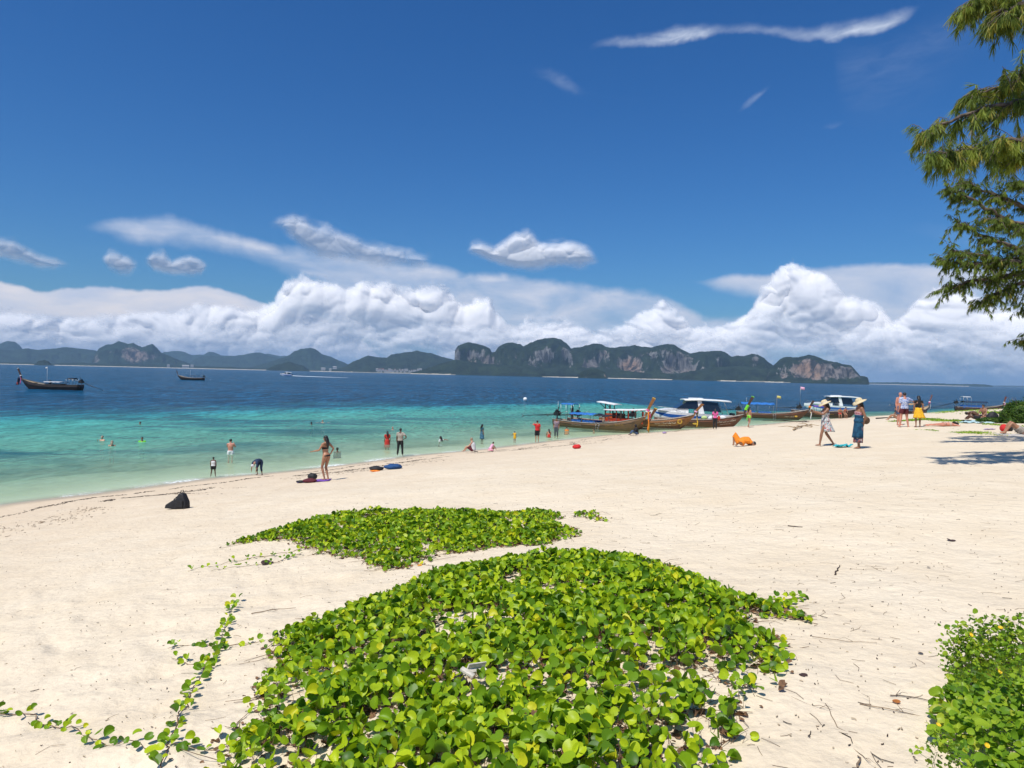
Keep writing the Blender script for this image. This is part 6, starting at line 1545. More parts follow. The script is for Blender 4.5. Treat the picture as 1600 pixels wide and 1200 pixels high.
def G_skirt(m, t0=.30, hem_z=.5, flare=.26, flare_d=None, sway=(0, 0), name='skirt', w0=.15, n=26, pleat=.012, z_list=None, wave=5):
    def g(root, J, T_, f, vx, Rh, hea):
        top = J['wai'].lerp(J['pel'], 1 - t0 / .33) if t0 < .33 else J['wai']; rows = []; nz = 9
        hipc = (J['hiL'] + J['hiR']) / 2
        for i in range(nz):
            q = i / (nz - 1); z = top.z + (hem_z - top.z) * q; c = Vector((top.x, top.y, z)) + Vector((sway[0], sway[1], 0)) * q ** 1.4
            hw = w0 + (.185 - w0) * min(1, q * 3.2) + (flare - .185) * max(0, q - .25) / .75; hd = hw * .82 if flare_d is None else .12 + (flare_d - .12) * q
            rows.append([c + Vector((math.cos(2 * math.pi * k / n) * (hw + pleat * q * math.sin(wave * 2 * math.pi * k / n + 1)), math.sin(2 * math.pi * k / n) * (hd + pleat * q * math.sin(wave * 2 * math.pi * k / n)), .01 * math.sin(3 * k))) for k in range(n + 1)])
        MB().sheet(rows, .006).build(name, m, root, True)
    return g
def G_bikini(m):
    def g(root, J, T_, f, vx, Rh, hea):
        b = MB(); loft_torso(b, J, [(.55, T_[4][1], T_[4][2]), (.68, T_[5][1], T_[5][2]), (.72, T_[5][1] * .98, T_[5][2])], .007); solid(b, 'bikini_top', m, root, .012, 1)
        b = MB(); loft_torso(b, J, [(-.10, T_[0][1], T_[0][2]), (-.04, T_[1][1], T_[1][2]), (.03, T_[2][1], T_[2][2])], .008); solid(b, 'bikini_bottom', m, root, .012, 1)
    return g
def G_hat(m, r=.22, band=None, tip=0.0):
    def g(root, J, T_, f, vx, Rh, hea):
        R = Rh @ Matrix.Rotation(tip, 3, 'X'); c = hea + Rh @ Vector((0, -.012, .058))
        fn = lambda p, an: Vector((p.x, p.y, p.z + (.018 * math.sin(2 * an + .6) + .012 * math.sin(3 * an)) * max(0, (math.hypot(p.x, p.y) - .10) / .12)))
        prof = [(.098, -.005), (.115, -.015), (.16, -.022), (r, -.045), (r + .003, -.040), (.16, -.012), (.118, -.002), (.108, .012), (.104, .050), (.090, .085), (.055, .105), (.012, .110)]
        ho = MB().lathe(prof, 28, c, R, 1.0, 1.08, fn).build('hat', m, root, True)
        if band: MB().lathe([(.111, .004), (.110, .030), (.106, .030), (.106, .004)], 24, c, R, 1.0, 1.08).build('hat_band', band, ho, True)
    return g
def G_item(name, m, joint, off, size, bevel=.004):
    def g(root, J, T_, f, vx, Rh, hea): MB().box(J[joint] + Vector(off), size).build(name, m, root, bevel=bevel)
    return g
fl = lambda name, c1, c2, sc, c3=None: pattern(name, c1, c2, sc, c3)
def pattern(name, c1, c2, sc, c3=None, thr=.5):
    m_ = bpy.data.materials.new(name); m_.use_nodes = True; t = NT(m_.node_tree); m_.node_tree.nodes.clear()
    out = t.node('ShaderNodeOutputMaterial'); p = t.node('ShaderNodeBsdfPrincipled'); co = t.node('ShaderNodeTexCoord').outputs['Object']
    n = t.noise(co, sc, 3, .6, 1.2); c = t.mix(t.rng(n, thr - .03, thr + .03), c1, c2)
    if c3: c = t.mix(t.rng(t.noise(t.v('ADD', co, (3, 5, 7)), sc * .8, 3, .6, 1.0), .56, .60), c, c3)
    t.put(p.inputs['Base Color'], c); t.put(p.inputs['Roughness'], .85); t.put(p.inputs['Specular IOR Level'], .2); t.l.new(p.outputs[0], out.inputs[0]); return m_
NAVY, BLACKC, WHITEC, GREYC, MAROON = cloth('navy cloth', (.012, .03, .075)), cloth('black cloth', (.012, .012, .014)), cloth('white cloth', (.68, .68, .68)), cloth('beige grey cloth', (.36, .32, .27)), cloth('maroon cloth', (.10, .010, .018))
REDSH, TEALD, YELD, BRORANGE = cloth('bright red cloth', (.58, .02, .02)), cloth('dark teal cloth', (.015, .075, .11)), cloth('golden yellow cloth', (.78, .42, .015)), cloth('saffron orange cloth', (.80, .235, .012))
STRAW = mat('straw', (.66, .54, .33), .8, .15, 40, .002, 120)
JEAN = cloth('blue denim', (.05, .09, .17)); SLATE = cloth('slate trousers', (.07, .085, .10))
def L_(px, py): p = at(px, py); return (p.x, p.y, p.z)
def W_(px, py, depth):  # standing in water: body passes px,py at the surface
    p = plane0(px, py); return (p[0], p[1], depth)

# two women in sun hats
FLORAL = pattern('white floral print', (.62, .60, .56), (.09, .20, .26), 17, (.45, .12, .12), .54)
DRAPE = pattern('blue batik print', (.018, .085, .155), (.012, .05, .10), 9)
DRAPE2 = pattern('red and blue batik hem', (.34, .10, .09), (.03, .07, .13), 14, (.45, .40, .36))
sp = dict(POSES['stride'])
def phone(root, J, Rh): MB().box((J['wrL'] + J['wrR']) / 2 + Vector((0, .10, .05)), (.15, .012, .075)).build('phone', BLACKC, root, bevel=.003)
person('woman in wide straw hat and white floral dress walking left, holding a phone out', L_(1289, 697), 1.60, 84, sp, SK_M, 'f', hairlen=.14, build=1.15, voxel=.014, fingers=True, tilt=(0, -.12),
       wear=(G_shirt(FLORAL, 0, .05, .012, 'dress_top', .78), G_skirt(FLORAL, .33, .56, .25, .24, (0, -.10), 'dress_skirt'), G_hat(STRAW, .225, WHITEC, .05)), props_fn=phone)
def handbag(root, J, Rh):
    b = MB(); b.ball((-.05, -.22, .98), (.06, .13, .13), 12, 10); b.build('bag', mat('brown leather', (.10, .05, .022), .6, .2, 10), root, True)
    MB().tube([(-.05, -.22, 1.10), (-.12, -.12, 1.30), (-.13, -.02, 1.43)], .012, 6).build('bag_strap', mat('brown leather', (.10, .05, .022), .6), root, True)
person('woman in brimmed straw hat and long blue batik dress, standing with hands behind her', L_(1341, 701), 1.62, 88, pose(elL=(-.24, -.10, 1.12), wrL=(-.16, -.10, .92), elR=(.24, -.12, 1.12), wrR=(.10, -.22, .96), knL=(-.07, .03, .49), anL=(-.06, .02, .07), toL=(-.06, .17, .02), knR=(.07, .0, .49), anR=(.06, -.06, .07), toR=(.07, .09, .02)), SK_M, 'f', hairlen=.16, build=1.16, voxel=.014, fingers=True,
       wear=(G_shirt(pattern('pink print', (.30, .09, .12), (.50, .30, .30), 14), 0, .30, .010, 'dress_top', .78), G_shirt(DRAPE, 0, -.05, .020, 'dress_wrap', .62), G_skirt(DRAPE, .33, .38, .178, .17, (0, .03), 'dress_skirt', w0=.165), G_skirt(DRAPE2, .02, .21, .150, .135, (0, .02), 'dress_hem', w0=.16, pleat=.02), G_hat(STRAW, .222, None, -.28)), props_fn=handbag)
# the three by the right hand boats
person('bald shirtless man with blue shorts, standing just behind the floral shirt', L_(1405, 664.5), 1.84, 200, 'stand', SK_P, 'm', bald=True, build=1.12, voxel=.018, fingers=True, wear=(G_pants(JEAN, .8),))
person('man in blue and white floral shirt and maroon shorts, back turned, arm reaching right', L_(1412, 667.5), 1.76, -4, 'around', SK_P, 'm', build=1.12, voxel=.016, fingers=True, wear=(G_shirt(pattern('blue floral print', (.60, .62, .68), (.10, .17, .42), 22, None, .50), .75, -.08, .030), G_pants(MAROON, .55)))
person('long-haired woman in golden yellow dress, back turned beside the floral-shirted man', L_(1434, 667.5), 1.58, -8, 'stand', SK_M, 'f', hairlen=.42, build=1.0, voxel=.016, fingers=True, wear=(G_shirt(BLACKC, .3, .20, .012, 'dress_top', .80), G_skirt(YELD, .33, .50, .30, .24, (.07, 0), 'dress_skirt', pleat=.03, wave=6)))
# walkers and bathers, left to right
person('long-haired woman in black bikini standing on the sand, arms held out to the left', L_(508, 750.5), 1.62, 62, 'reach', SK_T, 'f', hairlen=.24, build=.98, voxel=.015, fingers=True, wear=(G_bikini(BLACKC),))
person('small child in white vest and black shorts standing at the water edge', L_(333, 745), .95, 10, 'apart', SK_D, 'm', build=1.15, wear=(G_shirt(WHITEC, 0, -.04, .02), G_pants(BLACKC, .6, .02)))
person('child in dark blue swimsuit and pale cap bending down with hands on the sand', L_(404, 743), 1.30, 155, 'bend', SK_M, 'm', wear=(G_shirt(NAVY, 1.0, -.05, .012), G_pants(NAVY, 1.5, .01, 'leggings'), lambda r_, J, T_, f, vx, Rh, hea: MB().ball(hea + Rh @ Vector((0, -.02, .045)), (.098, .108, .092), 14, 10, Rh).build('cap', WHITEC, r_, True)))
person('shirtless man waist deep in pale water with both hands raised to his face', W_(360, 710, -.80), 1.74, 5, 'photo', SK_P, 'm', build=1.02, wear=(G_pants(WHITEC, .4),))
person('woman in red dress standing thigh deep in the shallows left of a standing man', W_(605, 694.5, -.62), 1.58, 20, 'stand', SK_M, 'f', hairlen=.22, wear=(G_shirt(REDC, .5, .0, .02, 'dress_top'), G_skirt(REDC, .33, .45, .24)))
person('man in beige shirt and black trousers standing at the shallows, hand on hip', L_(625, 712), 1.72, -5, 'hip', SK_D, 'm', build=1.02, wear=(G_shirt(GREYC, .6, -.05, .022), G_pants(BLACKC, 1.9, .012, 'trousers')))
person('woman in dark teal patterned dress standing knee deep in turquoise water', W_(753, 686.5, -.38), 1.60, -60, 'stand', SK_M, 'f', hairlen=.12, wear=(G_shirt(TEALD, .5, .0, .02, 'dress_top'), G_skirt(pattern('dark teal print', (.015, .09, .14), (.10, .20, .30), 14), .33, .45, .22)))
person('seated man in white vest facing left at the water line', L_(740, 706.5), 1.74, 72, 'sit', SK_L, 'm', hair=HAIRB, build=1.08, wear=(G_shirt(WHITEC, 0, -.05, .02, 'vest'), G_pants(MAROON, .8)))
person('toddler in pink patterned dress squatting on the damp sand', L_(767, 705.5), 1.05, -62, 'squat', SK_M, 'f', build=1.1, wear=(G_shirt(PALEPINK, .3, .0, .02, 'dress_top'), G_skirt(pattern('pink check', (.62, .16, .22), (.70, .45, .50), 16), .33, .12, .34, .30)))
person('little child in yellow outfit wading at the shore', L_(804, 692.5), .92, -30, pose(elL=(-.38, .10, 1.20), wrL=(-.58, .14, 1.05)), SK_M, 'm', build=1.1, wear=(G_shirt(YELD, .3, -.04, .02), G_pants(YELD, .6, .02)))
person('person in red shirt and black shorts at the water line, hand raised to the head', L_(839, 691.5), 1.72, 15, 'armup', SK_T, 'm', wear=(G_shirt(REDSH, .6, -.05, .02), G_pants(BLACKC, .85)))
person('woman sitting in the shallows in a red swimsuit, black hair down', W_(858, 683.5, -.10), 1.55, 10, 'sit', SK_T, 'f', hairlen=.16, wear=(G_shirt(REDC, 0, -.06, .008, 'swimsuit', .66),))
person('man in checked shirt and rolled grey trousers standing by the nearest boat stern', W_(869, 682.5, -.14), 1.76, 165, 'stand', SK_M, 'm', build=1.05, wear=(G_shirt(pattern('checked shirt', (.30, .22, .24), (.14, .10, .14), 16), .6, -.05, .02), G_pants(SLATE, 1.7, .012, 'trousers')))
def swimmer(label, px, py, z, skin, **k):
    x, y = plane0(px, py); return person(label, (x, y, z), 1.70, k.pop('rz', 0), k.pop('pz', 'stand'), skin, **k)
G1 = 'bathers with heads above the sea'
swimmer('fair bather with arms folded, upper left of the pair in the left shallows', 160, 688.5, -1.36, SK_L, rz=160, hair=HAIRB, pz='photo', group=G1)
swimmer('fair-haired bather with bare shoulders, lower right of the pair in the left shallows', 175, 697, -1.34, SK_L, rz=20, sex='f', hair=HAIRB, hairlen=.06, group=G1)
swimmer('single head above water farthest out in the left shallows', 219, 663.5, -1.43, SK_T, rz=170, group=G1)
swimmer('bather in lime swim shirt right of the fair pair', 222, 690.5, -1.36, SK_M, rz=200, wear=(G_shirt(LIMEC, .5, -.05, .015),), group=G1)
swimmer('dark-haired head in water left of the pale swimmer, near the blue drop-off', 486.5, 663.8, -1.42, SK_D, rz=0, group=G1)
swimmer('pale swimmer with arms spread beside the dark-haired head near the drop-off', 504, 660.2, -1.43, SK_L, rz=0, hair=HAIRB, pz=pose(elL=(-.42, .1, 1.40), wrL=(-.68, .12, 1.42), elR=(.42, .1, 1.40), wrR=(.68, .12, 1.42)), group=G1)
swimmer('black-haired head in water just right of the woman in the bikini', 527, 706.5, -1.40, SK_D, rz=10, group=G1)
swimmer('bald pink head in water above the woman in red', 613.5, 671.5, -1.42, SK_P, rz=0, bald=True, group=G1)
swimmer('long-haired swimmer in white top with a dark trailing arm, mid shallows', 688.5, 689.5, -1.30, SK_M, rz=60, sex='f', hairlen=.25, wear=(G_shirt(WHITEC, .5, -.05, .015),), pz=pose(elR=(.34, -.2, 1.42), wrR=(.40, -.45, 1.38)), group=G1)
swimmer('bather in orange life vest beside the nearest boat', 885.5, 672.8, -1.28, SK_M, rz=0, wear=(G_shirt(ORC, 0, -.05, .05, 'life_vest'),), group=G1)
swimmer('head and dark shoulder low in water under the nearest boat ladder', 928, 673.4, -1.46, SK_T, rz=90, group=G1)
# aboard and beside the boats
def aboard(label, pos, H=1.68, rz=0, pz='stand', skin=SK_M, **k): return person(label, pos, H, rz, pz, skin, **k)
q = up_at(893.5, 652, 74.2); aboard('person in dark shirt standing at the stern of the nearest longtail', (q.x, q.y, .55), 1.66, -70, 'stand', SK_D, wear=(G_shirt(cloth('olive cloth', (.04, .06, .03)), .6), G_pants(REDC, .6)))
person('person in black and blue sitting on the sand below the nearest bow', L_(995.5, 680), 1.62, 95, 'sit', SK_D, 'f', wear=(G_shirt(BLACKC, 1.6), G_pants(JEAN, 1.8, .016, 'trousers'), lambda r_, J, T_, f, vx, Rh, hea: MB().ball(hea + Rh @ Vector((0, -.03, .01)), (.10, .11, .13), 12, 10, Rh).build('headscarf', BLACKC, r_, True)))
person('person in pink top and dark trousers standing at the lotus-emblem boat', L_(1117, 671), 1.62, -25, 'stand', SK_D, 'f', hairlen=.1, wear=(G_shirt(PINKC, .6, -.04, .02), G_pants(BLACKC, 1.9, .012, 'trousers')), props_fn=lambda r_, J, Rh: MB().ball((.28, .05, .95), (.13, .09, .17), 10, 8).build('red_bag', REDC, r_, True))
person('person in yellow shorts walking behind the lime-wrapped bow post', L_(1170, 668), 1.55, -60, pose(knL=(-.1, .12, .50), anL=(-.1, .10, .07), toL=(-.1, .24, .02), knR=(.1, .0, .48), anR=(.1, -.25, .14), toR=(.1, -.14, .03)), SK_T, 'f', hairlen=.2, wear=(G_pants(LIMEC, .3),))
for i, (px, lab, rz_) in enumerate(((1312, 'left of two sunbathers leaning on the dark boat hull between the hat women', 170), (1320, 'right of two sunbathers leaning on the dark boat hull between the hat women', 190))):
    person(lab, L_(px, 654.5), 1.70, rz_, pose(pel=(0, -.12, .72), wai=(0, -.06, .86), che=(0, .02, 1.02), nec=(0, .08, 1.2), hea=(0, .14, 1.33), shL=(-.17, .05, 1.15), shR=(.17, .05, 1.15), elL=(-.26, .10, .90), wrL=(-.14, .22, .78), elR=(.26, .10, .90), wrR=(.14, .22, .78), hiL=(-.09, -.10, .72), hiR=(.09, -.10, .72), knL=(-.13, .22, .50), anL=(-.12, .20, .07), toL=(-.13, .34, .02), knR=(.13, .22, .50), anR=(.12, .20, .07), toR=(.13, .34, .02)), SK_T, 'f' if i else 'm', wear=(G_bikini(REDC),) if i else (G_pants(REDC, .5),))
# resting on the sand
person('person curled up asleep on the sand in saffron orange clothes, knee raised', L_(1157, 698), 1.66, -78, 'curled', SK_M, 'm', build=1.08, voxel=.015, fingers=True, wear=(G_shirt(BRORANGE, .35, -.04, .03), G_pants(BRORANGE, 1.35, .03, 'trousers')))
lp = L_(1474, 666.5)
person('sunbather in pale bikini lying face down on the open sand', lp, 1.66, -90, 'prone', SK_P, 'f', hairlen=.02, voxel=.016, fingers=True, wear=(G_bikini(cloth('pale pink bikini', (.55, .38, .30))),))
person('dark figure sitting hunched forward on a towel in the shade at right', L_(1528, 656.5), 1.75, 62, 'hunch', SK_D, 'm', build=1.1, wear=(G_pants(BLACKC, .7), ))
person('person reclining behind the seated dark figure, only back and head raised', L_(1538, 653.5), 1.70, 115, 'cross', SK_M, 'm', wear=(G_pants(BLACKC, .6),))
person('large shirtless man lying on his back at the right frame edge, knees raised', L_(1597, 679), 1.80, 78, 'supine', SK_T, 'm', build=1.25, voxel=.018, fingers=True, wear=(G_pants(GREYC, .45),))
person('sunbather seated behind the shirtless man, one bent leg showing beside the log', L_(1404, 657), 1.70, 75, 'sit', SK_T, 'f', wear=(G_bikini(TEALD),))
# people in the boats offshore
for (px, dz, s_, lab, w1) in ((40.5, 1.25, 1.5, 'passenger in red sitting in the bow of the far left longtail', REDC), (43.5, 1.45, 1.75, 'passenger in dark shirt standing in the bow of the far left longtail', NAVY), (98, .9, 1.72, 'boatman in olive shirt standing at the engine of the far left longtail', cloth('olive cloth', (.04, .06, .03)))):
    x, y = plane0(px, 608.0 if px > 90 else 606.8); c0 = b1.location
    v = Vector((x, y, 0)) - c0; hd = b1.rotation_euler.z; ax = Vector((math.cos(hd), math.sin(hd), 0)); q = c0 + ax * v.dot(ax)
    aboard(lab, (q.x, q.y, .35 if px > 90 else .75), s_, 60, 'stand' if px != 40.5 else 'cross', SK_D, wear=(G_shirt(w1), G_pants(BLACKC, 1.7)))
# ------------------------------------------------------------------ bags, towels and driftwood
def lump(name, label, cat, px, py, size, m, seed=1, rz=0.0, flat=.1, smooth=True, tall=1.0):
    p = at(px, py); b = MB(); b.ball((0, 0, size[2] * .42), (size[0] / 2, size[1] / 2, size[2] / 2), 24, 16)
    V = np.array(b.v); n = fbm(V[:, 0] * 7 / max(size[0], .3), V[:, 1] * 7 / max(size[0], .3), V[:, 2] * 6, 3, seed); V = V * (1 + .13 * n[:, None]); V[:, 2] = np.maximum(V[:, 2], -.01)
    b.v = [tuple(q) for q in V]; o = b.build(name, m, None, smooth); o.location = p; o.rotation_euler.z = rz; return props(o, label, cat)
# black backpack leaning over
p = at(281, 795); bp = empty('backpack', p, math.radians(-12), 'black backpack slumped on the damp sand at left', 'backpack')
NY = mat('black nylon', (.012, .012, .014), .7, .2, 20, .004, 50)
b = MB(); b.addm([(.24, -.12, 0), (-.10, -.12, 0), (-.06, -.10, .30), (.02, -.09, .44), (.14, -.09, .42), (.24, -.10, .20), (.24, .12, 0), (-.10, .12, 0), (-.06, .10, .30), (.02, .09, .44), (.14, .09, .42), (.24, .10, .20)],
     [(5, 4, 3, 2, 1, 0), (6, 7, 8, 9, 10, 11), (0, 1, 7, 6), (1, 2, 8, 7), (2, 3, 9, 8), (3, 4, 10, 9), (4, 5, 11, 10), (5, 0, 6, 11)]); b.build('body', NY, bp, True, bevel=.03)
b = MB(); b.addm([(-.08, -.10, .0), (-.42, -.09, .0), (-.40, -.07, .10), (-.20, -.08, .22), (-.04, -.09, .30), (-.08, .10, .0), (-.42, .09, .0), (-.40, .07, .10), (-.20, .08, .22), (-.04, .09, .30)], [(4, 3, 2, 1, 0), (5, 6, 7, 8, 9), (0, 1, 6, 5), (1, 2, 7, 6), (2, 3, 8, 7), (3, 4, 9, 8), (4, 0, 5, 9)]); b.build('side_pouch', NY, bp, True, bevel=.025)
MB().tube([(.02, 0, .43), (.03, 0, .50), (.09, 0, .52), (.13, 0, .42)], .012, 6).build('handle', NY, bp, True)
MB().box((.08, -.125, .16), (.20, .03, .20)).build('front_pocket', NY, bp, bevel=.012)
for y in (-.06, .06): MB().tube([(-.02, y, .36), (-.14, y, .26), (-.12, y, .10), (.0, y, .02)], .014, 6).build('strap', NY, bp, True)
# towels and heaps by the woman in the bikini
def towel(name, label, px, py, w_, d_, m, rz=0, seed=1, h=.03):
    p = at(px, py); rows = []
    for i in range(13):
        rows.append([Vector((w_ * (j / 12 - .5), d_ * (i / 12 - .5), .012 + h * (.5 + .5 * vnoise(np.array([j * .6 + seed]), np.array([i * .6]), 0, seed)[0]))) for j in range(13)])
    o = MB().sheet(rows, .012).build(name, m, None, True); o.location = p; o.rotation_euler.z = rz
    g = Vector((gz(p.x + .3, p.y) - gz(p.x - .3, p.y), gz(p.x, p.y + .3) - gz(p.x, p.y - .3))) / .6; o.rotation_euler = (math.atan(g.y), -math.atan(g.x), rz)
    return props(o, label, 'towel')
towel('towel', 'purple towel spread under the bags beside the woman in the bikini', 492, 752, 1.1, .7, PURC, .1, 3)
lump('bag', 'black bag on the purple towel beside the woman in the bikini', 'bag', 488, 749.5, (.36, .26, .26), NY, 4)
lump('bag', 'dark red cloth bundle in front of the black bag on the purple towel', 'bag', 484, 754, (.50, .34, .16), MAROON, 5)
lump('bag', 'small black pouch at the left end of the purple towel', 'bag', 470, 754.5, (.32, .24, .10), NY, 6)
lump('bag', 'black bag lying on the sand left of the blue cover', 'bag', 588, 735, (.58, .40, .20), NY, 7)
lump('clothes', 'red orange cloth tucked under the black bag on the sand', 'clothes', 586, 737, (.42, .22, .07), ORC, 8)
lump('bag', 'blue patterned cover heaped over bags on the sand', 'bag', 614, 733, (.78, .55, .24), pattern('blue dotted cloth', (.02, .065, .18), (.08, .17, .30), 30, None, .62), 9)
lump('bag', 'bright red bag alone on the sand below the nearest boat', 'bag', 901, 701, (.46, .34, .24), REDSH, 10)
lump('sandals', 'dark sandals behind the seated man in the white vest', 'sandals', 743.5, 706.5, (.26, .16, .06), BLACKC, 11)
lump('shoes', 'small purple and white shoes on the sand right of the nearest bow', 'shoes', 1038, 677.5, (.34, .2, .16), cloth('lilac', (.35, .25, .42)), 12)
towel('towel', 'crumpled turquoise cloth on the sand between the two women in hats', 1317, 699, .56, .34, cloth('turquoise cloth', (.03, .42, .50)), .2, 5, .12)
towel('towel', 'pale blue towel in front of the hunched figure at right', 1517, 660.5, .95, .6, cloth('pale blue towel', (.40, .58, .62)), .1, 6, .10)
towel('towel', 'pale aqua towel right of the pale blue one at right', 1538, 661.5, .85, .45, cloth('pale aqua towel', (.45, .60, .60)), -.1, 7, .10)
towel('towel', 'dark towel under the hunched figure in the shade', 1545, 658, 2.6, .9, BLACKC, 0, 9, .04)
lump('bag', 'black beach bag standing in the shade right of the hunched figure', 'bag', 1551, 657.5, (.62, .40, .52), NY, 13)
lump('bag', 'dark patterned bundle at the right end of the shade towel', 'bag', 1560, 657.5, (.50, .35, .26), pattern('dark purple print', (.03, .015, .03), (.10, .04, .07), 20), 14)
towel('towel', 'small lilac cloth lying on the sand between the sunbather and the red bag', 1546, 671.5, .42, .22, cloth('lilac', (.35, .25, .42)), 0, 11, .05)
lump('bag', 'round red bag beside the lying shirtless man', 'bag', 1569, 674, (.36, .36, .32), REDSH, 15)
lump('bag', 'black bag pressed against the red bag beside the lying man', 'bag', 1577, 673.5, (.26, .36, .34), NY, 16)
towel('towel', 'grey towel under the lying shirtless man at the right edge', 1600, 680, 1.9, .8, cloth('light grey towel', (.50, .47, .43)), .1, 12, .03)
# washed up timber
TWIG = mat('grey driftwood', (.24, .17, .11), .85, .25, 20); TWIGD = mat('dark stick', (.055, .035, .025), .8, .3, 20)
def stick(name, label, pts, r, m=TWIG, cat='driftwood', branches=0, lift=0.0):
    P_ = [at(*p) for p in pts]; o0 = P_[0].copy(); path = []
    for a, b in zip(P_[:-1], P_[1:]):
        for i in range(4): q = a.lerp(b, i / 4); q += Vector((random.gauss(0, r), random.gauss(0, r), r * .5 + lift)); path.append(q - o0)
    path.append(P_[-1] - o0 + Vector((0, 0, r * .5)))
    n_ = len(path); mb = MB().tube(path, [r * (1 - .6 * i / n_) for i in range(n_)], 7)
    for _ in range(branches):
        i = random.randrange(1, n_ - 1); an = random.uniform(0, 6.28); l_ = (path[-1] - path[0]).length * random.uniform(.15, .4)
        mb.tube([path[i], path[i] + Vector((math.cos(an) * l_ * .5, math.sin(an) * l_ * .5, .03 + lift)), path[i] + Vector((math.cos(an + .3) * l_, math.sin(an + .3) * l_, .02))], [r * .6, r * .4, r * .2], 5)
    o = mb.build(name, m, None, True); o.location = o0; return props(o, label, cat)
stick('log', 'dark straight log lying at the beach top behind the man in floral shirt', [(1371, 654.5), (1385, 653.4), (1404, 653)], .07, TWIGD, 'log')
dw = at(1262, 668)
stick('driftwood', 'bleached tangle of driftwood on the sand left of the woman in floral dress', [(1240, 673), (1252, 668.5), (1262, 665.5), (1268, 668)], .055, WOOD_P, branches=9, lift=.05)
stick('driftwood', 'dark weathered stump beyond the bleached driftwood tangle', [(1254, 659.8), (1264, 659.5)], .07, TWIGD, branches=3)
stick('stick', 'short black stick lying flat on open sand, upper right', [(1230, 822), (1254, 824)], .010, TWIGD, 'stick')
stick('stick', 'short curved brown stick standing out on open sand, centre right', [(1305, 899), (1308, 892), (1312, 884)], .011, TWIGD, 'stick')
stick('twig', 'forked grey twig on the sand above the foreground mat at left', [(392, 959), (425, 953), (462, 950)], .006, TWIG, 'twig', 2)
stick('twig', 'long thin curved twig on the sand right of the foreground mat', [(1290, 1100), (1310, 1138), (1362, 1162)], .0035, TWIG, 'twig')
stick('twig', 'long fine twig crossing toward the flowering weed', [(1345, 1100), (1400, 1110), (1450, 1122)], .0035, TWIG, 'twig', 3)
stick('twig', 'dark branching twig entering the flowering weed', [(1390, 1086), (1430, 1090), (1472, 1100)], .0035, TWIGD, 'twig', 3)
stick('twig', 'fine diagonal twig near the bottom right of the foreground mat', [(1215, 1078), (1260, 1100), (1300, 1114)], .0035, TWIG, 'twig', 2)
stick('twig', 'thin twig along the bottom edge right of the mat', [(1300, 1155), (1335, 1172), (1360, 1190)], .003, TWIG, 'twig', 1)
stick('twig', 'stubby upright twig at the bottom edge', [(1338, 1198), (1340, 1182)], .007, TWIG, 'twig')
stick('twig', 'horizontal dry stem in the middle of the right hand sand', [(1270, 995), (1320, 1002), (1370, 1004)], .003, TWIG, 'twig', 1)
def dryleaf(label, px, py, size, m):
    p = at(px, py); bv, bf = LEAF_A[0]; o = np_mesh('fallen_leaf', bv * size, bf, m); o.location = (p.x, p.y, p.z + .004); o.rotation_euler = (.08, .1, random.uniform(0, 6)); return props(o, label, 'leaf')
DL2 = mat('dark brown dry leaf', (.07, .035, .025), .7, .3, 20); DL3 = mat('orange dead leaf', (.50, .17, .03), .7, .3, 20)
dryleaf('curled dark brown leaf alone on the upper right sand', 1487, 846, .11, DL2)
dryleaf('large curled dark leaf at the tip of the rear mat runner', 410, 882, .19, DL2)
dryleaf('rusty brown leaf on the sand left of the flowering weed', 1394, 1095, .05, DL3)
dryleaf('brown curled leaf just right of the foreground mat', 1250, 1053, .06, DL2)
dryleaf('bright orange dead leaf in the upper left of the rear mat', 425, 838, .09, mat('golden dead leaf', (.75, .32, .02), .7))
dryleaf('small dark seed pod on the sand at centre right', 1365, 949, .028, DL2)
dryleaf('small dark pod next to the first, slightly right and lower', 1388, 954, .026, DL2)
dryleaf('dark leaf chip on the sand right of centre', 1452, 886, .04, DL2)
dryleaf('small brown leaf above the flowering weed', 1443, 1022, .04, DL2)
dryleaf('yellow orange leaf on the litter between the two mats', 652, 884, .07, mat('golden dead leaf', (.75, .32, .02), .7))
# broken white plastic piece lying in the foreground vines
p = at(745, 1072); wp = empty('plastic_scrap', (p.x, p.y, p.z + .12), .6, 'broken white plastic bracket lying on the foreground vine leaves', 'scrap'); wp.rotation_euler = (.35, .15, .75)
PL = mat('dirty white plastic', (.66, .60, .50), .6, .15, 20)
MB().box((0, 0, 0), (.17, .045, .012)).build('flange', PL, wp, bevel=.003); MB().box((0, .02, .02), (.17, .012, .05)).build('rib', PL, wp, bevel=.003); MB().box((-.10, -.01, .0), (.045, .11, .02), Matrix.Rotation(.5, 3, 'Z')).build('clip', PL, wp, bevel=.004)
# a few vine flowers
fp_ = at(722, 922); o = MB().lathe([(.004, -.03), (.007, 0), (.026, .022), (.028, .024), (.006, .006)], 14).build('vine_flower', mat('violet petal', (.30, .05, .28), .6), None, True); o.location = (fp_.x, fp_.y, fp_.z + .17); o.rotation_euler = (.7, 0, 0); props(o, 'single violet trumpet flower in the foreground vine mat', 'flower')
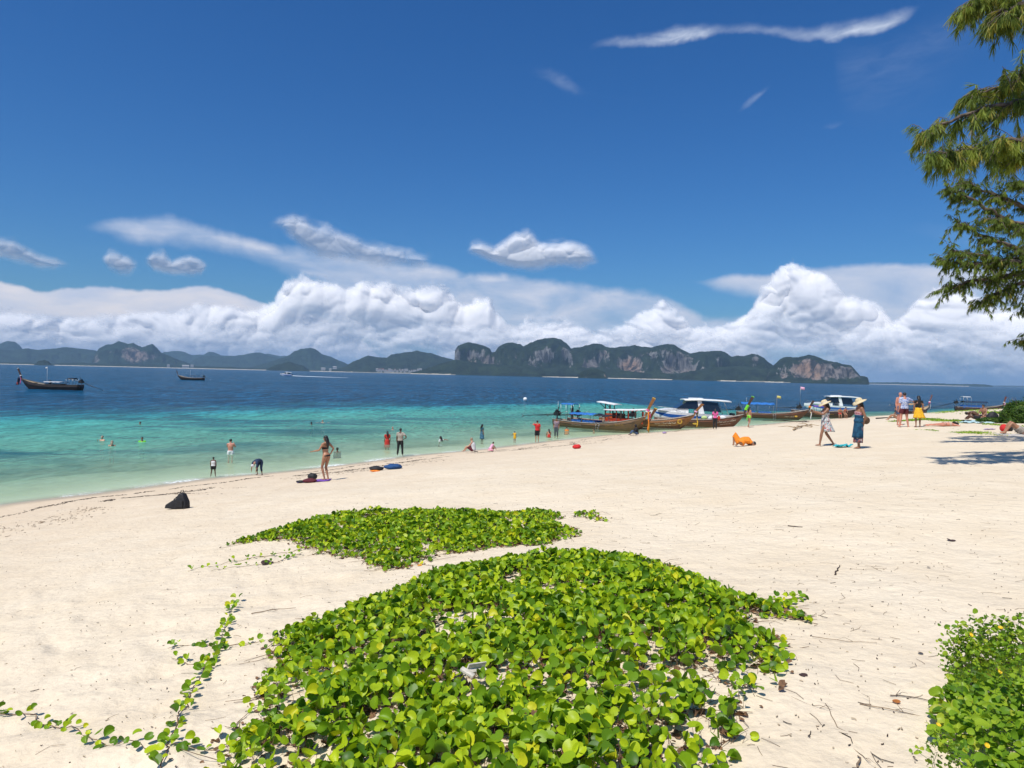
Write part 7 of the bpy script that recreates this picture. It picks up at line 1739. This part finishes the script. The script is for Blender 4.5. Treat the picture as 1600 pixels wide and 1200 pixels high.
# fine litter: needle twigs, chips of bark and shell too many to count
def litter(name, n, fn, lmin, lmax, r, m, curl=.3):
    xs, ys = fn(n); k = shore_d(xs, ys) > .4; xs, ys = xs[k], ys[k]; n = len(xs); an = RNG.uniform(0, 6.28, n); L__ = RNG.uniform(lmin, lmax, n) * RNG.random(n) ** .8
    c = RNG.normal(0, curl, n)
    P0 = np.stack([xs, ys], 1); d1 = np.stack([np.cos(an), np.sin(an)], 1); d2 = np.stack([np.cos(an + c), np.sin(an + c)], 1)
    P1 = P0 + d1 * L__[:, None] * .5; P2 = P1 + d2 * L__[:, None] * .5
    Q = [np.concatenate([P, (ground_z(P[:, 0], P[:, 1], True) + r * .8 + RNG.uniform(0, .006, n))[:, None]], 1) for P in (P0, P1, P2)]
    V = []
    for P in Q:
        for dx, dz in ((-r, 0), (r, 0), (0, r * 1.4)): V.append(P + np.stack([-d1[:, 1] * dx, d1[:, 0] * dx, np.full(n, dz)], 1))
    V = np.stack(V, 1).reshape(-1, 3); f = np.array([(i * 3 + a, i * 3 + (a + 1) % 3, (i + 1) * 3 + (a + 1) % 3, (i + 1) * 3 + a) for i in range(2) for a in range(3)])
    return np_mesh(name, V, (f[None] + (np.arange(n) * 9)[:, None, None]).reshape(-1, 4), m, kind='stuff')
def near_right(n):
    th_ = RNG.uniform(-.75, .75, n); th_ = np.where(RNG.random(n) < .62, np.abs(th_) * .9 - .05, th_); r_ = 2.4 + 20 * RNG.random(n) ** 1.7; return r_ * np.sin(th_), r_ * np.cos(th_)
def allover(n):
    th_ = RNG.uniform(-.72, .72, n); r_ = 2.3 + 26 * RNG.random(n) ** 1.5; return r_ * np.sin(th_), r_ * np.cos(th_)
litter('needle_litter', 950, near_right, .04, .30, .0016, TWIG, .5)
litter('needle_litter', 220, near_right, .03, .14, .0028, TWIGD, .4)
litter('sand_debris', 1900, allover, .006, .030, .0038, DL2, .4)
litter('sand_debris', 2600, allover, .008, .035, .0040, mat('shell grit', (.46, .36, .24), .8), .4)
def wrack(d0, sp):
    def f(n):
        s_ = RNG.random(n); i = np.minimum((s_ * 17).astype(int), 16); P_ = SH[2:21][i] * (1 - (s_ * 17 - i))[:, None] + SH[3:22][i] * (s_ * 17 - i)[:, None]
        nx = np.array([.78, -.62]); wob = 1.1 * fbm(P_[:, 0] * .2, P_[:, 1] * .2, 0, 3, 5) + .25 * fbm(P_[:, 0] * 1.2, P_[:, 1] * 1.2, 0, 2, 6)
        q = P_ + nx * (d0 + wob + RNG.normal(0, sp, n))[:, None]; keep = fbm(P_[:, 0] * .5 + d0, P_[:, 1] * .5, 0, 3, 8) > -.15
        return q[keep, 0], q[keep, 1]
    return f
litter('tide_wrack', 3600, wrack(5.6, .16), .03, .16, .009, TWIGD, .6)
litter('tide_wrack', 2200, wrack(3.2, .12), .03, .14, .008, TWIGD, .6)
litter('tide_wrack', 2600, wrack(7.0, .7), .03, .14, .007, TWIG, .6)
# buildings along the far beach
HW, HR, HR2 = mat('pale plaster', (.36, .35, .33), .8), mat('terracotta roof', (.30, .12, .07), .8), mat('pale roof', (.34, .33, .32), .7)
def house(px, py, w_, h, d_, dist, label, m2=HR):
    d = ray(px, py); k = dist / math.hypot(d[0], d[1]); x, y, z = d[0] * k, d[1] * k, max(1.0, EYE + d[2] * k)
    root = empty('building', (x, y, z), -math.atan2(x, y), label, 'building', 'pale buildings along the far shore')
    MB().box((0, 0, h / 2 - 3), (w_, d_, h + 6)).build('walls', HW, root)
    b = MB(); b.addm([(-w_ / 2 - 1, -d_ / 2 - 1, h), (w_ / 2 + 1, -d_ / 2 - 1, h), (w_ / 2 + 1, d_ / 2 + 1, h), (-w_ / 2 - 1, d_ / 2 + 1, h), (-w_ / 2 + 1, 0, h + w_ * .14 + 1), (w_ / 2 - 1, 0, h + w_ * .14 + 1)], [(0, 1, 5, 4), (2, 3, 4, 5), (0, 4, 3), (1, 2, 5), (3, 2, 1, 0)]); b.build('roof', m2, root)
    return root
rr = random.Random(5)
for i in range(34):
    px = 588 + (668 - 588) * (i + rr.random() * .8) / 34; house(px, 581.6 - rr.random() * 4.0 - (px - 588) * -.012, rr.uniform(9, 20), rr.uniform(5, 11), 10, 5080, 'small pale building in the cluster on the far shore below the forested ridge', rr.choice((HR, HR2, HR2)))
for px, py, w_, lab in ((505, 577.6, 30, 'long pale building on the far shore left of the forested ridge foot'), (523, 575.4, 28, 'pale hotel block raised above the trees left of the forested ridge'), (516, 578.6, 18, 'small white building between two larger ones on the far left shore'), (290, 573.8, 44, 'wide pale building on the left far coast'), (263, 572.4, 18, 'small pale building left of the wide one on the far coast'), (300, 572.8, 20, 'pale building at the right end of the wide one on the far coast')):
    house(px, py, w_, 9, 12, 5450 if px < 400 else 5180, lab, HR2)
